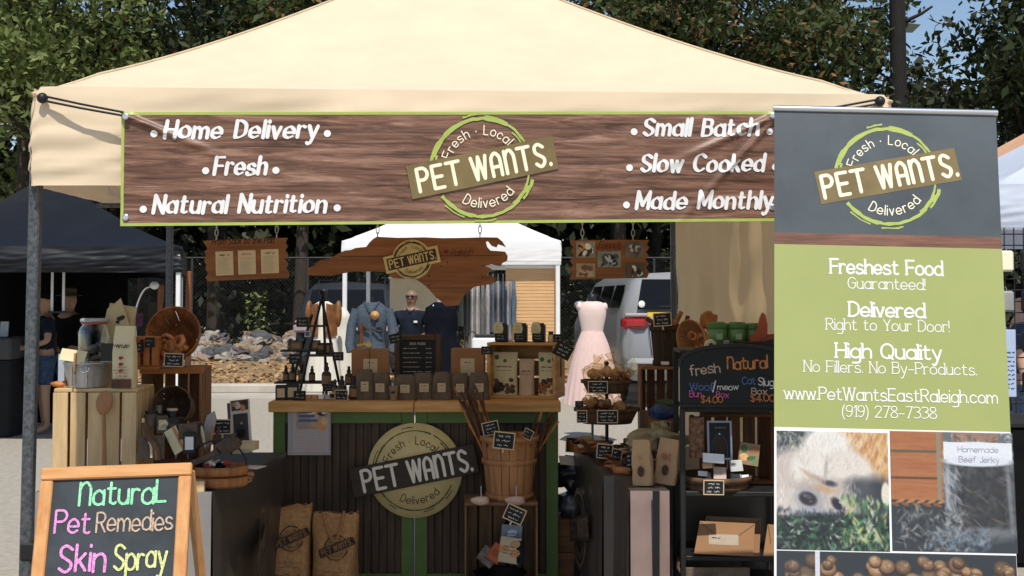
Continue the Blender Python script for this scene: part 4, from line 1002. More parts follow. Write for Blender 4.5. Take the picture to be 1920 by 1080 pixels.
p = PZ(771, 0, 16.0); person('bald man in navy polo shirt and dark sunglasses behind the menu board', (p.x, 16.0, 0), rad(-8), 1.66, skinm['brown'], navy, khaki, fold_, glasses=True, polo=True)
p = PZ(83, 0, 13.9); person('person in dark navy top and blue shorts standing under the black tent', (p.x, 13.9, 0), rad(-60), 1.60, skinm['tan'], navy, mat('blue_shorts', (.03, .06, .12), .8, var=.4, scale=20), fold_, shorts=True, hair=blk)
p = PZ(127, 0, 14.6); person('person in black top and brimmed hat further back under the black tent', (p.x, 14.6, 0), rad(150), 1.62, skinm['tan'], blk, denim, rest, hat=mat('straw_hat', (.12, .10, .07), .8))
p = PZ(1922, 0, 9.0); person('person in navy top at the right edge beside the blue sign', (p.x, 9.0, 0), rad(70), 1.62, skinm['light'], mat('blue_cotton', (.03, .05, .09), .8, var=.2), denim, rest, hair=blk)

def dressform(t, H=1.5):
    MB().tube([(0, 0, .0), (0, 0, .95)], .014, M['dark_metal'], 8).tube([(-.2, 0, .012), (.2, 0, .012)], .012, M['dark_metal'], 6).tube([(0, -.2, .012), (0, .2, .012)], .012, M['dark_metal'], 6).build('stand', t)
def gown(name, label, px, Y, top, prof, m, sq=.72, flutes=18, amp=.05, neck=True, group=None, rz=0):
    """garment on a dress form; prof [(radius, height)]"""
    p_ = PZ(px, 0, Y); t = thing(name, label, 'dress', (p_.x, Y, 0), rz, group); dressform(t)
    zs = [q[1] for q in prof]; lo, hi = min(zs), max(zs); pr = []
    for i in range(len(prof) - 1):
        for k in range(4): f = k / 4; pr.append((prof[i][0] * (1 - f) + prof[i + 1][0] * f, prof[i][1] * (1 - f) + prof[i + 1][1] * f))
    pr.append(prof[-1])
    wz = lambda a, z: amp * math.sin(flutes * a + 2 * math.sin(3 * a)) * max(0, min(1, (lo + (hi - lo) * .62 - z) / ((hi - lo) * .6)))
    MB().lathe(pr, m, 72, sq=sq, wob=wz).build('dress', t)
    if neck: MB().lathe([(.05, top - .06), (.045, top), (.05, top + .045), (.03, top + .06)], M['black'], 16).build('dress_form', t)
    return t
pinkm = mat('pink_tulle', (.78, .575, .525), .8, var=.06, scale=12, stretch=(6, 6, .5), trans=.15); whm = mat('cream_linen', (.78, .74, .64), .8, var=.06, scale=8, stretch=(6, 6, .6), trans=.1)
white_b = mat('white_satin', (.72, .56, .51), .6, var=.04)
Y = 13.0; t = gown('gown', 'pale pink tulle gown with white bodice on a black dress form', 1111, Y, 1.52, [(.305, .41), (.28, .58), (.235, .82), (.175, 1.04), (.108, 1.20)], pinkm)
MB().lathe([(.116, 1.18), (.125, 1.24), (.145, 1.33), (.152, 1.40), (.14, 1.455), (.105, 1.49), (.06, 1.50)], white_b, 32, sq=.7).blob((-.128, 0, 1.44), (.042, .055, .045), white_b, amp=.2).blob((.128, 0, 1.44), (.042, .055, .045), white_b, amp=.2).build('bodice', t)
for o in t.children:
    if o.name.startswith('dress_form'): o.location.z = .0
Y = 15.8; t = gown('gown', 'long cream linen dress under a brown leather vest, left of the white tent pole', 606, Y, 1.60, [(.25, .35), (.20, .8), (.16, 1.05), (.14, 1.16), (.16, 1.32), (.14, 1.45), (.06, 1.50)], whm, flutes=9, amp=.03)
vest = mat('brown_leather', (.22, .09, .03), .45, var=.3, scale=14)
mb = MB()
for s_ in (-1, 1):
    mb.grid(lambda u, v: Vector((s_ * (.05 + .13 * u), -(.135 - .11 * u * u), 1.48 - .42 * v - .02 * math.sin(u * 3))), 8, 8, vest)
    mb.blob((s_ * .19, 0, 1.34), (.05, .07, .17), vest, amp=.2)
mb.build('vest', t)
t = gown('gown', 'plain white cotton dress hanging at the white tent pole', 640, 16.2, 1.5, [(.17, .45), (.14, .9), (.11, 1.15), (.12, 1.3), (.05, 1.42)], whm, flutes=8, neck=False)
t = gown('gown', 'sleeveless black dress with white necklace hanging beside the bald man', 826, 15.4, 1.62, [(.24, .5), (.22, .95), (.20, 1.12), (.21, 1.30), (.19, 1.42), (.08, 1.49)], mat('black_dress', (.007, .008, .013), .9, var=.2, spec=.06), flutes=7, amp=.025, neck=False)
MB().lathe([(.045, 1.46), (.05, 1.50), (.05, 1.55)], mat('pale_form', (.5, .5, .52), .5), 16).build('dress_form', t)
mb = MB(); mb.tube([(.09 * math.cos(a), -.10 - .03 * math.sin(-a) + .02, 1.455 + .07 * math.sin(a)) for a in [PI + PI * i / 12 for i in range(13)]], .008, M['print_white'], 6); mb.build('necklace', t)
# denim jacket on a stand
p = PZ(697, 0, 15.0); t = thing('jacket_stand', 'faded blue denim jacket and skirt on a black display stand', 'jacket', (p.x, 15.0, 0))
dressform(t); MB().tube([(0, .0, .9), (0, 0, 1.56)], .016, M['black'], 8).build('post', t)
den2 = mat('faded_denim', (.075, .097, .125), .9, var=.22, scale=38, spec=.1)
mb = MB(); wz = lambda a, z: .05 * math.sin(9 * a) * max(0, min(1, (1.1 - z) * 2.5))
mb.lathe([(.24, .62), (.20, .85), (.15, 1.04), (.17, 1.14), (.20, 1.30), (.19, 1.42), (.10, 1.49)], den2, 40, sq=.65, wob=wz)
for s_ in (-1, 1): mb.tube([(s_ * .19, 0, 1.40), (s_ * .25, -.02, 1.2), (s_ * .27, -.06, .98), (s_ * .25, -.08, .88)], [.065, .062, .058, .055], den2, 10)
mb.build('jacket', t)
mb = MB(); dk_ = mat('denim_seam', (.05, .065, .09), .9)
for s_ in (-1, 1): mb.tube([(s_ * .09, -.05, 1.49), (s_ * .06, -.115, 1.44), (s_ * .015, -.135, 1.36)], .014, dk_, 6); mb.box((s_ * .10, -.136, 1.22), (.08, .012, .08), dk_, bev=.004)
mb.tube([(0, -.135, 1.36), (.005, -.125, 1.1), (0, -.14, .9)], .007, dk_, 6); mb.build('collar_and_pockets', t)
mb = MB(); mb.tube([(.02, -.145, 1.17), (.10, -.15, 1.13), (.15, -.13, 1.14)], .012, M['black'], 6); mb.tube([(-.12, -.14, 1.22), (-.02, -.15, 1.15)], .012, M['black'], 6); mb.build('strap', t)
MB().lathe([(.0, 0), (.05, .0), (.055, .02), (.0, .05)], mat('wood_disc', (.55, .30, .10), .5), 14, (.05, -.15, 1.33), (PI / 2, 0, 0)).build('brooch', t)
# clothes rail
p = PZ(908, 0, 16.85); t = thing('clothes_rail', 'black clothes rail packed with grey and dark garments in the white tent', 'clothes rail', (p.x, 16.85, 0))
MB().tube([(-.35, 0, 0), (-.35, 0, 1.88), (.45, 0, 1.88), (.45, 0, 0)], .015, M['dark_metal'], 8).build('rail', t)
cols = [(.04, .05, .04), (.03, .03, .03), (.42, .40, .38), (.46, .44, .41), (.16, .16, .16), (.36, .34, .33), (.10, .12, .15), (.25, .24, .24), (.06, .08, .12), (.30, .31, .34), (.10, .15, .22)]
GLB = ['dark olive', 'black', 'pale grey', 'warm grey', 'charcoal', 'mid grey', 'slate', 'smoke grey', 'midnight blue', 'silver grey', 'faded navy']
for i in range(11):
    x = -.30 + .07 * i; h = (.62, .75, 1.05, 1.0, .9, .95, .7, .9, 1.1, .8, .6)[i]
    m = mat('garment_%d' % i, cols[i], .85, var=.3, scale=16, stretch=(5, 5, .8)); t2 = thing('garment', GLB[i] + ' garment hanging on the clothes rail in the white tent', 'garment', (p.x + x, 16.83, 1.86), group='garments on the clothes rail')
    mb = MB()
    def gf(u, v, s_=1):
        w = .045 + .02 * v + .008 * math.sin(v * 9 + i); y = (u - .5) * .46 * (.55 + .45 * min(1, v * 4)); a = 2 * PI * u
        return Vector((w * math.sin(a) * (.7 + .3 * math.sin(5 * a + i)), -.25 * math.cos(a) * (.45 + .55 * min(1, v * 5)), -.08 - h * v))
    mb.grid(gf, 26, 14, m); mb.build('cloth', t2)
    MB().tube([(0, 0, .02), (0, 0, -.08)], .004, M['chrome'], 5).build('hook', t2)
# bamboo blind and white backing cloth
p0, p1 = P(948, 503, 16.75), P(1056, 642, 16.75)
t = thing('bamboo_blind', 'tan bamboo roller blind hanging at the right of the white tent', 'blind', (p0.x, 16.75, 1.96))
mb = MB(); w = p1.x - p0.x - .06
for i in range(44): mb.box((w / 2, .004 * (i % 2), -.012 - .0235 * i), (w, .012, .0233), wood('bamboo', (.70, .44, .22), (.62, .37, .17), 'x', 4), bev=.0015)
mb.build('slats', t); MB().tube([(0, 0, .01), (w, 0, .01)], .02, M['white'], 8).build('roller', t)
p0 = P(738, 522, 19.0); t = thing('backdrop_cloth', 'pale beige cloth hung behind the bald man in the white tent', 'cloth', p0)
MB().grid(lambda u, v: Vector((.85 * u - .06, .02 * math.sin(u * 14), -.75 * v)), 30, 6, mat('beige_cloth', (.62, .54, .40), .8, var=.05, trans=.2)).build('cloth', t); MB().tube([(-.08, 0, .01), (.85, 0, .01)], .012, M['white'], 6).build('rail', t)
# low white display table and basket of the clothes stall
p = PZ(925, 0, 14.5); t = thing('display_table', 'small white display table with black top tray behind the crate of treat bags', 'table', (p.x, 14.5, 0))
MB().box((-.1, 0, 1.0), (.30, .4, .14), M['white'], bev=.02).build('tabletop', t); MB().box((-.1, 0, 1.09), (.24, .3, .03), M['black'], bev=.008).build('tray', t)
for sx in (-1, 1):
    for sy in (-1, 1): MB().box((-.1 + sx * .13, sy * .18, .46), (.03, .03, .92), M['white']).build('leg', t)

# ---------------------------------------------------------------- odds and ends under the black tent and at the right edge
p = PZ(-62, 0, 13.75); t = thing('display_table', 'grey clothed table of the black tent at the left edge', 'table', (p.x + .02, 13.75, 0))
cl = mat('grey_table_cloth', (.07, .07, .07), .85, var=.15); MB().box((.1, 0, .98), (1.0, .7, .24), cl, bev=.02).build('cloth_top', t); MB().box((.1, .02, .43), (.96, .64, .86), mat('black_table_skirt', (.012, .012, .013), .9), bev=.02).build('skirt', t)
p = PZ(8, 1.1, 13.6); t = thing('leaflet_holder', 'pale leaflet holder standing on the grey clothed table', 'leaflet', p); t.location.z = 1.10
MB().box((0, 0, .09), (.09, .02, .17), mat('pale_blue_card', (.4, .45, .5), .6), rot=(-.15, 0, 0), bev=.003).build('card', t); MB().box((0, .03, .01), (.1, .08, .02), M['black']).build('holder', t)
p = PZ(322, 0, 13.0); t = thing('timber_stand', 'brown timber display frame with grey glazed panels beside the tent pole', 'display stand', (p.x, 13.0, 0))
br_ = wood('brown_post', S(150, 96, 66), S(104, 62, 42), 'z', 3); s = U(13.0)
for px in (299, 334, 351): MB().box(((px - 322) * s, 0, .9), (.055 if px != 334 else .03, .06, 1.84 if px > 330 else 1.56), br_, bev=.006).build('post', t)
MB().box((16 * s, 0, 1.05), (.1, .03, .05), br_).build('crossbar', t)
MB().box((-36 * s, .02, 1.28), (.13, .02, .42), glass_dark).build('pane', t); MB().box((-7 * s, .02, 1.28), (.12, .02, .42), glass_dark).build('pane', t)
mb = MB(); mb.tube(smooth3([Vector((-62 * s, 0, 1.05)), Vector((-65 * s, 0, 1.38)), Vector((-50 * s, 0, 1.62)), Vector((-30 * s, 0, 1.66))]), .012, M['chrome'], 6)
t = thing('gooseneck_lamp', 'curved gooseneck lamp with white shade left of the timber frame', 'lamp', (p.x, 12.9, 0)); mb.build('stem', t)
MB().blob((-30 * s, 0, 1.67), (.05, .05, .045), M['white'], amp=0).build('lamp_shade', t); MB().tube([(-62 * s, 0, 0), (-62 * s, 0, 1.06)], .014, M['dark_metal'], 6).lathe([(.14, 0), (.14, .02), (.02, .03)], M['dark_metal'], 16, (-62 * s, 0, 0)).build('base', t)
p = P(108, 585, 12.8); t = thing('hanging_shelf', 'small dark shelf hung from white straps inside the black tent', 'shelf', p)
MB().box((0, 0, 0), (.17, .12, .02), M['black'], bev=.004).build('board', t)
for x in (-.06, .06): MB().box((x, 0, .28), (.025, .01, .55), M['white']).build('strap', t)
# right edge
p = PZ(1897, 0, 7.6); t = thing('grid_rack', 'black wire grid rack hung with small goods at the right edge', 'rack', (p.x + .12, 7.6, 0))
mb = MB()
for i in range(9): mb.tube([(-.2 + .06 * i, 0, 0), (-.2 + .06 * i, 0, 1.96)], .004, M['dark_metal'], 4)
for i in range(27): mb.tube([(-.2, 0, .1 + .07 * i), (.28, 0, .1 + .07 * i)], .004, M['dark_metal'], 4)
mb.build('grid', t)
rnd = random.Random(21); gc = [M['cream'], M['black'], mat('brown_goods', (.2, .13, .09), .6), mat('grey_goods', (.3, .3, .3), .6), navy, blk]
for i in range(12):
    x, z = -.14 + .13 * (i % 3), 1.82 - .25 * (i // 3); k = i % 6
    tg = thing('hanging_packet', ['cream', 'black', 'brown', 'grey', 'navy', 'jet black'][k] + ' packet hung on the wire grid rack, ' + ['top', 'second', 'third', 'bottom'][i // 3] + ' row', 'packet', (p.x + .12 + x, 7.57, z), group='packets on the wire rack')
    MB().box((0, 0, -.07), (.085, .03, .13), gc[k], bev=.012).build('packet', tg); MB().tube([(0, .02, .02), (0, 0, 0)], .003, M['chrome'], 4).build('hook', tg)
p = P(1893, 680, 6.9); t = thing('upright_sign', 'pale blue upright sign with dark lettering at the right edge', 'sign', (p.x, 6.9, 0))
MB().box((0, 0, 1.15), (.07, .012, .38), mat('pale_blue_sign', (.42, .52, .72), .6, var=.05), bev=.003).build('board', t); MB().tube([(0, .02, 0), (0, .02, 1.0)], .01, M['dark_metal'], 6).build('post', t)
fl = Flat(front_fn(0, -.006, 1.15)); 
for i in range(9): fl.squiggle(-.02, .025, .06 - .025 * i, .012, mat('navy_ink', (.03, .06, .18), .6), .006, i)
fl.build('lettering', t)
p = PZ(1905, 0, 7.2); t = thing('display_table', 'black clothed table at the right edge behind the roll-up banner', 'table', (p.x + .3, 7.2, 0))
MB().box((0, 0, .40), (.9, .6, .78), blk, bev=.02).build('cloth', t); MB().box((0, 0, .80), (.92, .62, .02), M['black']).build('tabletop', t)

# black back cloth of the left tent
a_ = PZ(-60, 0, 14.9).x; b_ = PZ(236, 0, 14.9).x; t = thing('tent_wall', 'black back cloth hanging inside the black tent at the left', 'tent wall', (a_, 14.9, 0))
MB().grid(lambda u, v: Vector(((b_ - a_) * u, .05 * math.sin(u * 21) * (.3 + v), 1.92 * (1 - v) + .02)), 60, 8, mat('black_back_cloth', (.008, .008, .009), .9, spec=.06)).build('cloth', t)
MB().tube([(0, 0, 1.94), (b_ - a_, 0, 1.94)], .015, M['dark_metal'], 6).build('rail', t)
# ================================================================ furniture and goods of the stall
pine = lambda ax: wood('pine', S(216, 172, 112), S(176, 124, 70), ax, 2.6)
pale_pine = lambda ax: wood('pale_pine', S(216, 190, 146), S(182, 148, 102), ax, 2.4)
brownw = lambda ax: wood('aged_crate', S(152, 108, 70), S(100, 68, 42), ax, 2.8)
redwood = lambda ax: wood('stained_board', S(152, 98, 58), S(114, 68, 36), ax, 2.2)
M['green'] = mat('green_frame_paint', (.105, .175, .045), .6, var=.15, scale=5)
M['bead'] = wood('dark_bead_board', (.105, .070, .048), (.050, .035, .025), 'z', 3, rough=.7)
M['kraft'] = mat('kraft_paper', S(168, 122, 82), .85, var=.12, scale=11, bump=.15)
M['kraft2'] = mat('brown_carton', S(158, 114, 78), .85, var=.08, scale=6)
M['bagbrown'] = mat('brown_paper_bag', (.135, .098, .070), .8, var=.3, scale=16, bump=.3)
M['label'] = mat('cream_label', S(206, 186, 150), .7, var=.05, scale=20)
M['white_card'] = mat('white_card', (.70, .68, .66), .6, var=.05)
M['burlap'] = mat('burlap', S(180, 138, 94), .95, var=.22, scale=60, bump=.5)
M['ink'] = mat('dark_ink', (.035, .024, .018), .8)
M['basket'] = mat('bushel_veneer', S(176, 116, 66), .75, stretch=(8, 8, .8), scale=3, c2=S(120, 72, 38), bump=.4)
M['basket_dk'] = mat('weathered_veneer', S(112, 84, 62), .8, stretch=(8, 8, .8), scale=3, c2=S(64, 46, 34), bump=.4)
M['chew'] = mat('dried_chew', S(182, 118, 68), .7, var=.4, scale=14, bump=.5)
M['chew_dk'] = mat('dark_dried_chew', S(86, 54, 36), .65, var=.4, scale=14, bump=.5)
M['biscuit'] = mat('biscuit', S(226, 178, 122), .8, var=.25, scale=30, bump=.4)
M['amber'] = mat('dark_amber_glass', (.020, .010, .005), .12, var=.1, spec=.6)
M['cloth_blk'] = mat('black_table_cloth', (.060, .050, .045), .38, var=.15, scale=4, spec=.6)
M['bagclear'] = glass('clear_film', (.93, .88, .78), .18)
M['cream_bag'] = mat('cream_paper', S(214, 200, 160), .7, var=.08, scale=9)
M['jar_glass'] = glass('jar_glass')
I3 = Matrix.Identity(3)

def simple(name, label, cat, loc, rz=0, group=None, rot=None, **parts):
    t = thing(name, label, cat, loc, rz, group, rot)
    for k, v in parts.items(): v.build(k, t)
    return t
def crate(name, label, loc, rz, w, d, h, wd, ax='z', n=5, back=True, front=False, group=None, end=.016, rot=None, handles=False):
    """slatted wooden crate; ax='z' stands on its end with upright slats, ax='x' lies on its side"""
    t = thing(name, label, 'crate', loc, rz, group, rot); rnd = random.Random(len(label)); o = 'x' if ax == 'z' else 'z'
    for z in (end / 2, h - end / 2): MB().box((0, 0, z), (w, d, end), wd('x'), bev=.003).build('end_board' if ax == 'z' else 'long_board', t)
    def slats(along, span, fix):
        mb = MB(); k = n; g = .010
        if ax == 'z':
            sw = (span - g * (k - 1)) / k
            for i in range(k):
                q = -span / 2 + sw / 2 + i * (sw + g) + rnd.uniform(-.002, .002)
                if along == 'x': mb.box((q, fix, h / 2), (sw, .009, h - 2 * end - .001), wd('z'), bev=.002)
                else: mb.box((fix, q, h / 2), (.009, sw, h - 2 * end - .001), wd('z'), bev=.002)
        else:
            hh = h - 2 * end; sw = (hh - g * (k - 1)) / k
            for i in range(k):
                q = end + sw / 2 + i * (sw + g)
                mb.box((0, fix, q), (w - .002, .009, sw), wd('x'), bev=.002)
        return mb
    if back: slats('x', w, d / 2 - .006).build('back_slats', t)
    if front: slats('x', w, -d / 2 - .0055).build('front_slats', t)
    if ax == 'z':
        for s_ in (-1, 1): slats('y', d - .024, s_ * (w / 2 - .006)).build('side_slats', t)
    else:
        for s_ in (-1, 1):
            sd = MB(); sd.box((s_ * (w / 2 - .009), -.006, h / 2), (.018, d - .014, h - 2 * end - .001), wd('y'), bev=.003); q = sd.build('side_board', t)
            if handles: MB().box((s_ * (w / 2 + .0015), 0, h * .55), (.004, .022, .10), M['bead'], bev=.001).build('hand_hole', q)
    return t
def basket(name, label, loc, r0, r1, h, m, rot=(0, 0, 0), n=22, hoops=(.12, .52, .94), handle=False):
    """bushel basket of upright veneers held by hoops"""
    t = thing(name, label, 'basket', loc, rot=rot); mb = MB()
    for i in range(n):
        a0, a1 = 2 * PI * i / n + .012, 2 * PI * (i + 1) / n - .012
        def f(u, v): a = a0 + (a1 - a0) * u; r = r0 + (r1 - r0) * v; r += .0015 * (i % 2); return Vector((r * math.cos(a), r * math.sin(a), h * v))
        def fi(u, v): p = f(u, v); k = 1 - .004 / math.hypot(p.x, p.y); return Vector((p.x * k, p.y * k, p.z))
        mb.grid(f, 3, 6, m); mb.grid(fi, 3, 6, m)
    mb.lathe([(.0, .004), (r0, .004)], m, n).build('staves', t)
    for q in hoops:
        r = r0 + (r1 - r0) * q + .004; MB().lathe([(r - .002, q * h - .012), (r + .003, q * h - .012), (r + .004, q * h + .012), (r - .002, q * h + .012), (r - .002, q * h - .012)], m, 32, cap=False).build('hoop', t)
    if handle: MB().tube([(r1 * math.cos(a), 0, h * .9 + r1 * 1.2 * math.sin(a)) for a in [PI * i / 10 for i in range(11)]], .004, M['steel'], 6).build('handle', t)
    return t
def drape(name, label, x0, x1, y0, y1, z, m, shear=0, seed=0, zf=.03, front=None):
    """cloth falling to the ground on all sides of a table"""
    t = thing(name, label, 'tablecloth', ((x0 + x1) / 2 , (y0 + y1) / 2, 0)); w, d = (x1 - x0) / 2, (y1 - y0) / 2
    per = [(-w, -d), (w, -d), (w, d), (-w, d)]; mb = MB()
    mb.grid(lambda u, v: Vector((-w + 2 * w * u + shear * (v - .5), -d + 2 * d * v, z + .002 * noise.noise(Vector((u * 5, v * 9, seed))))), 12, 20, m)
    mb.build('cloth_top', t)
    for k in range(4):
        a, b = Vector(per[k]), Vector(per[(k + 1) % 4]); n = Vector((b.y - a.y, a.x - b.x)).normalized(); L = (b - a).length
        def f(u, v):
            p = a.lerp(b, u); q = u * L
            o_ = v * (.02 + .018 * noise.noise(Vector((q * 7 + k * 5, .4 * v, seed))) + .01 * math.sin(q * 22 + k)) * min(1, 12 * u * (1 - u) + .25) + .004 * math.sin(min(1, v * 12) * PI / 2)
            return Vector((p.x + n.x * o_ + shear * (p.y / (2 * d)), p.y + n.y * o_, z - (z - zf) * v))
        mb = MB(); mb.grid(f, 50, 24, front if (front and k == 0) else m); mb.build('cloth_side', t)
    return t
# price tags: little slates in pale frames
TAGP = []
def ptag(label, px, py, Y, wpx, hpx, roll=0, kind=0, stick=True, yaw=0, name='price_tag'):
    p = P(px, py, Y); w, h = wpx * U(Y), hpx * U(Y)
    t = thing(name, label, 'price tag', p, rot=(0, rad(-roll), rad(yaw)), group='chalk price tags')
    MB().box((0, 0, 0), (w, .005, h), M['slateboard2'], bev=.001).build('slate', t)
    mb = MB(); f = min(w, h) * .075
    for s_ in (-1, 1):
        mb.box((s_ * (w / 2 + f / 2), 0, 0), (f, .008, h + 2 * f), M['tagframe'] if kind == 0 else M['blackframe']); mb.box((0, 0, s_ * (h / 2 + f / 2)), (w - .0002, .008, f), M['tagframe'] if kind == 0 else M['blackframe'])
    mb.build('frame', t); fl = Flat(front_fn(0, -.0025, 0), lift=.0004); rnd = random.Random(px + py)
    n = 3 if hpx > 17 else 2
    for i in range(n):
        z = h * (.5 - (i + .7) / (n + .3)); a = w * rnd.uniform(.28, .42); fl.squiggle(-a, a, z, h / n * .5, ck['white'], h * .045, i + px)
    fl.build('chalk_writing', t)
    if stick: MB().box((0, .003, -h / 2 - f - .008), (.008, .004, .02), M['tagframe']).build('stem', t)
    return t
M['tagframe'] = mat('pale_wood_frame', S(206, 182, 150), .7, var=.1, scale=20); M['blackframe'] = mat('black_frame', (.02, .02, .02), .6)

# ---------------------------------------------------------------- hanging wooden boards
YB = 5.45; s = U(YB)
def chain(t, x, z0, z1):
    mb = MB(); n = max(2, int((z1 - z0) / .026))
    for i in range(n):
        z = z0 + (z1 - z0) * (i + .5) / n; c, e = .007, (z1 - z0) / n * .62
        pts = [(x + (c * math.cos(a) if i % 2 else 0), (0 if i % 2 else c * math.cos(a)), z + e * math.sin(a)) for a in [2 * PI * k / 10 for k in range(11)]]
        mb.tube(pts, .0022, M['steel'], 5, False)
    mb.build('chain', t)
def board(label, pts, chains, tilt):
    c = sum((P(*q, YB) for q in pts), Vector()) / len(pts); t = thing('hanging_board', label, 'sign', c)
    out = [((P(*q, YB) - c).x, (P(*q, YB) - c).z) for q in pts]; MB().prism(out, .018, redwood('x')).build('board', t)
    for px, py in chains: q = P(px, py, YB) - c; chain(t, q.x, q.z - .01, 1.93 - c.z)
    return t, c
pl = [(381, 452), (388, 451), (460, 448), (539, 446), (535, 455), (539, 462), (534, 470), (540, 477), (534, 487), (540, 495), (536, 503), (542, 512), (541, 521), (390, 527), (386, 521), (391, 512), (386, 504), (388, 497), (384, 490), (387, 480), (384, 472), (390, 467), (386, 460)]
t, c = board('small hanging plank board with three cream price sheets, left below the banner', pl, ((406, 449), (519, 445)), 0)
mb = MB(); fl = Flat(plane_fn((0, -.009, 0), (math.cos(.03), 0, math.sin(.03)), (-.03, 0, 1), (0, -1, 0)), lift=.0006)
fl.text('From Sack to the Pad', .002, .062, .028, M['ink'], .13, 'c', slant=.25, fit=.28, jit=.05)
fl.build('lettering', t)
for i, (px, py) in enumerate(((422, 494), (464, 492), (507, 490))):
    q = P(px, py, YB) - c; MB().box((q.x, -.0105, q.z), (33 * s, .002, 45 * s), M['label'], rot=(0, -.035, 0)).build('price_sheet', t)
    fl = Flat(plane_fn((q.x, -.0116, q.z), (math.cos(.035), 0, math.sin(.035)), (-.035, 0, 1), (0, -1, 0)), lift=.0004); k = 45 * s
    fl.squiggle(-.022, .022, k * .34, .010, [M['ink'], mat('red_ink', (.3, .05, .03), .7), M['ink']][i], .004, i)
    for j in range(9): fl.squiggle(-.03, .03 - .01 * (j % 3), k * (.2 - .075 * j), .003, mat('grey_ink', (.3, .27, .23), .8), .0014, j)
    fl.build('small_print', t)
pr = [(1069, 451), (1110, 450), (1217, 450), (1212, 459), (1217, 464), (1211, 473), (1216, 480), (1209, 487), (1216, 494), (1211, 502), (1217, 511), (1213, 521), (1067, 524), (1073, 513), (1067, 506), (1075, 497), (1069, 489), (1076, 479), (1070, 470), (1078, 465), (1070, 458)]
t, c = board('small hanging plank board with five pet snapshots, right below the banner', pr, ((1092, 450), (1187, 450)), 0)
fl = Flat(front_fn(0, -.009, 0), lift=.0006); q = P(1143, 466, YB) - c; fl.text('Friends', q.x, q.z, .032, mat('dark_red_ink', (.12, .02, .015), .7), .11, 'c', slant=.3, fit=.105); fl.build('lettering', t)
for i, (px, py, w, h) in enumerate(((1098, 468, 36, 31), (1098, 507, 36, 26), (1142, 486, 44, 30), (1190, 468, 35, 30), (1190, 507, 37, 28))):
    q = P(px, py, YB) - c; MB().box((q.x, -.0105, q.z), (w * s, .002, h * s), mat('snapshot_ground_%d' % i, [(.30, .26, .20), (.40, .30, .18), (.24, .26, .22), (.16, .12, .09), (.10, .07, .05)][i], .5, var=.3, scale=20)).build('snapshot', t)
    fl = Flat(front_fn(q.x, -.0116, q.z), lift=.0004, step=.00002); rnd = random.Random(i + 3); cc = [[pm['dk'], pm['nose'], pm['white'], pm['orange']], [pm['biscd'], pm['plankd'], pm['bisc']], [pm['nose'], pm['dk'], pm['jerky'], pm['pale']], [pm['jerky'], pm['plankd'], pm['pale']], [pm['nose'], pm['cream'], pm['plankd']]][i]
    for k in range(16): fl.ellipse(rnd.uniform(-.28, .28) * w * s, rnd.uniform(-.28, .22) * h * s, rnd.uniform(.07, .2) * w * s, rnd.uniform(.07, .2) * h * s, cc[k % len(cc)], 10, rnd.uniform(0, 3), .15, k)
    fl.build('picture', t)
nc = [(575.5, 511), (576.6, 503), (590, 498), (600, 488), (617, 486), (636, 475), (647, 470), (658, 469), (667, 465), (687, 463), (693, 455), (700, 448), (707, 444), (747, 446), (795, 445), (831, 446.6), (873, 446), (907, 445), (933, 445.5), (942, 453), (949, 464), (943, 461), (934, 458), (931, 464), (922, 461), (914.4, 452), (911, 454), (914, 464), (920, 470), (935, 471), (947, 472), (952, 480), (951, 489), (942, 493), (939, 499), (931, 498), (922, 495.5), (909, 499), (918, 502), (923, 505.5), (913, 515.5), (922, 519), (931, 521), (923, 533), (909, 534), (889, 538), (873, 551), (864, 564), (860, 573), (835.5, 574), (829, 567), (818, 558), (804, 542), (791, 531), (782, 524.5), (735, 521), (729, 513), (718, 509), (662, 509), (640, 513), (622, 517), (578, 516)]
t, c = board('long wooden board cut in the outline of a state, with round badge and heart', nc, ((708, 446), (900, 446)), 0)
q = P(773, 487, YB) - c; R_ = 33 * s; bd = MB(); bd.lathe([(R_ * 1.12, 0), (R_ * 1.14, .004), (R_ * 1.12, .008), (0, .008)], mat('badge_disc', S(206, 180, 120), .6, var=.1), 40, (q.x, -.0092, q.z), (PI / 2, 0, 0))
bd.box((q.x, -.0145, q.z), (R_ * 3.16, .008, R_ * .98), mat('badge_disc', (0, 0, 0)), rot=(0, -rad(12.5), 0), bev=.002); b_ = bd.build('badge', t)
fl = Flat(front_fn(q.x, -.0186, q.z), lift=.0004); logo(fl, 0, 0, R_ * .97, M['ink'], mat('dark_plank', S(62, 44, 32), .7), M['ink'], inkplank=mat('badge_disc', (0, 0, 0)), plankw=1.46, ang=rad(12.5), subdiv=2); fl.build('logo', b_)
fl = Flat(front_fn(0, -.009, 0), lift=.0006); q = P(837, 472, YB) - c; red = mat('heart_red', S(120, 30, 20), .7); fl.ellipse(q.x - .005, q.z + .003, .0062, .0062, red, 12); fl.ellipse(q.x + .005, q.z + .003, .0062, .0062, red, 12); fl.poly([(q.x - .0105, q.z + .001), (q.x, q.z - .012), (q.x + .0105, q.z + .001)], red)
q = P(866, 478, YB) - c; fl.text('Raleigh', q.x, q.z, .028, mat('burnt_ink', S(96, 50, 28), .8), .10, 'c', slant=.4, fit=.10, ang=.1)
for x, y in ((827, 499), (839, 492), (905, 498), (905, 520), (805, 517), (805, 535)): q = P(x, y, YB) - c; fl.ellipse(q.x, q.z, .005, .004, red if x > 810 else M['ink'], 8)
q0, q1 = P(640, 481, YB) - c, P(940, 479, YB) - c; fl.ribbon([(q0.x, q0.z), (0, (q0.z + q1.z) / 2), (q1.x, q1.z)], .0025, M['ink'], None, 0)
q0, q1 = P(800, 540, YB) - c, P(885, 540, YB) - c; fl.ribbon([(q0.x, q0.z), (q1.x, q1.z)], .002, M['ink'], None, 0)
fl.build('markings', t)

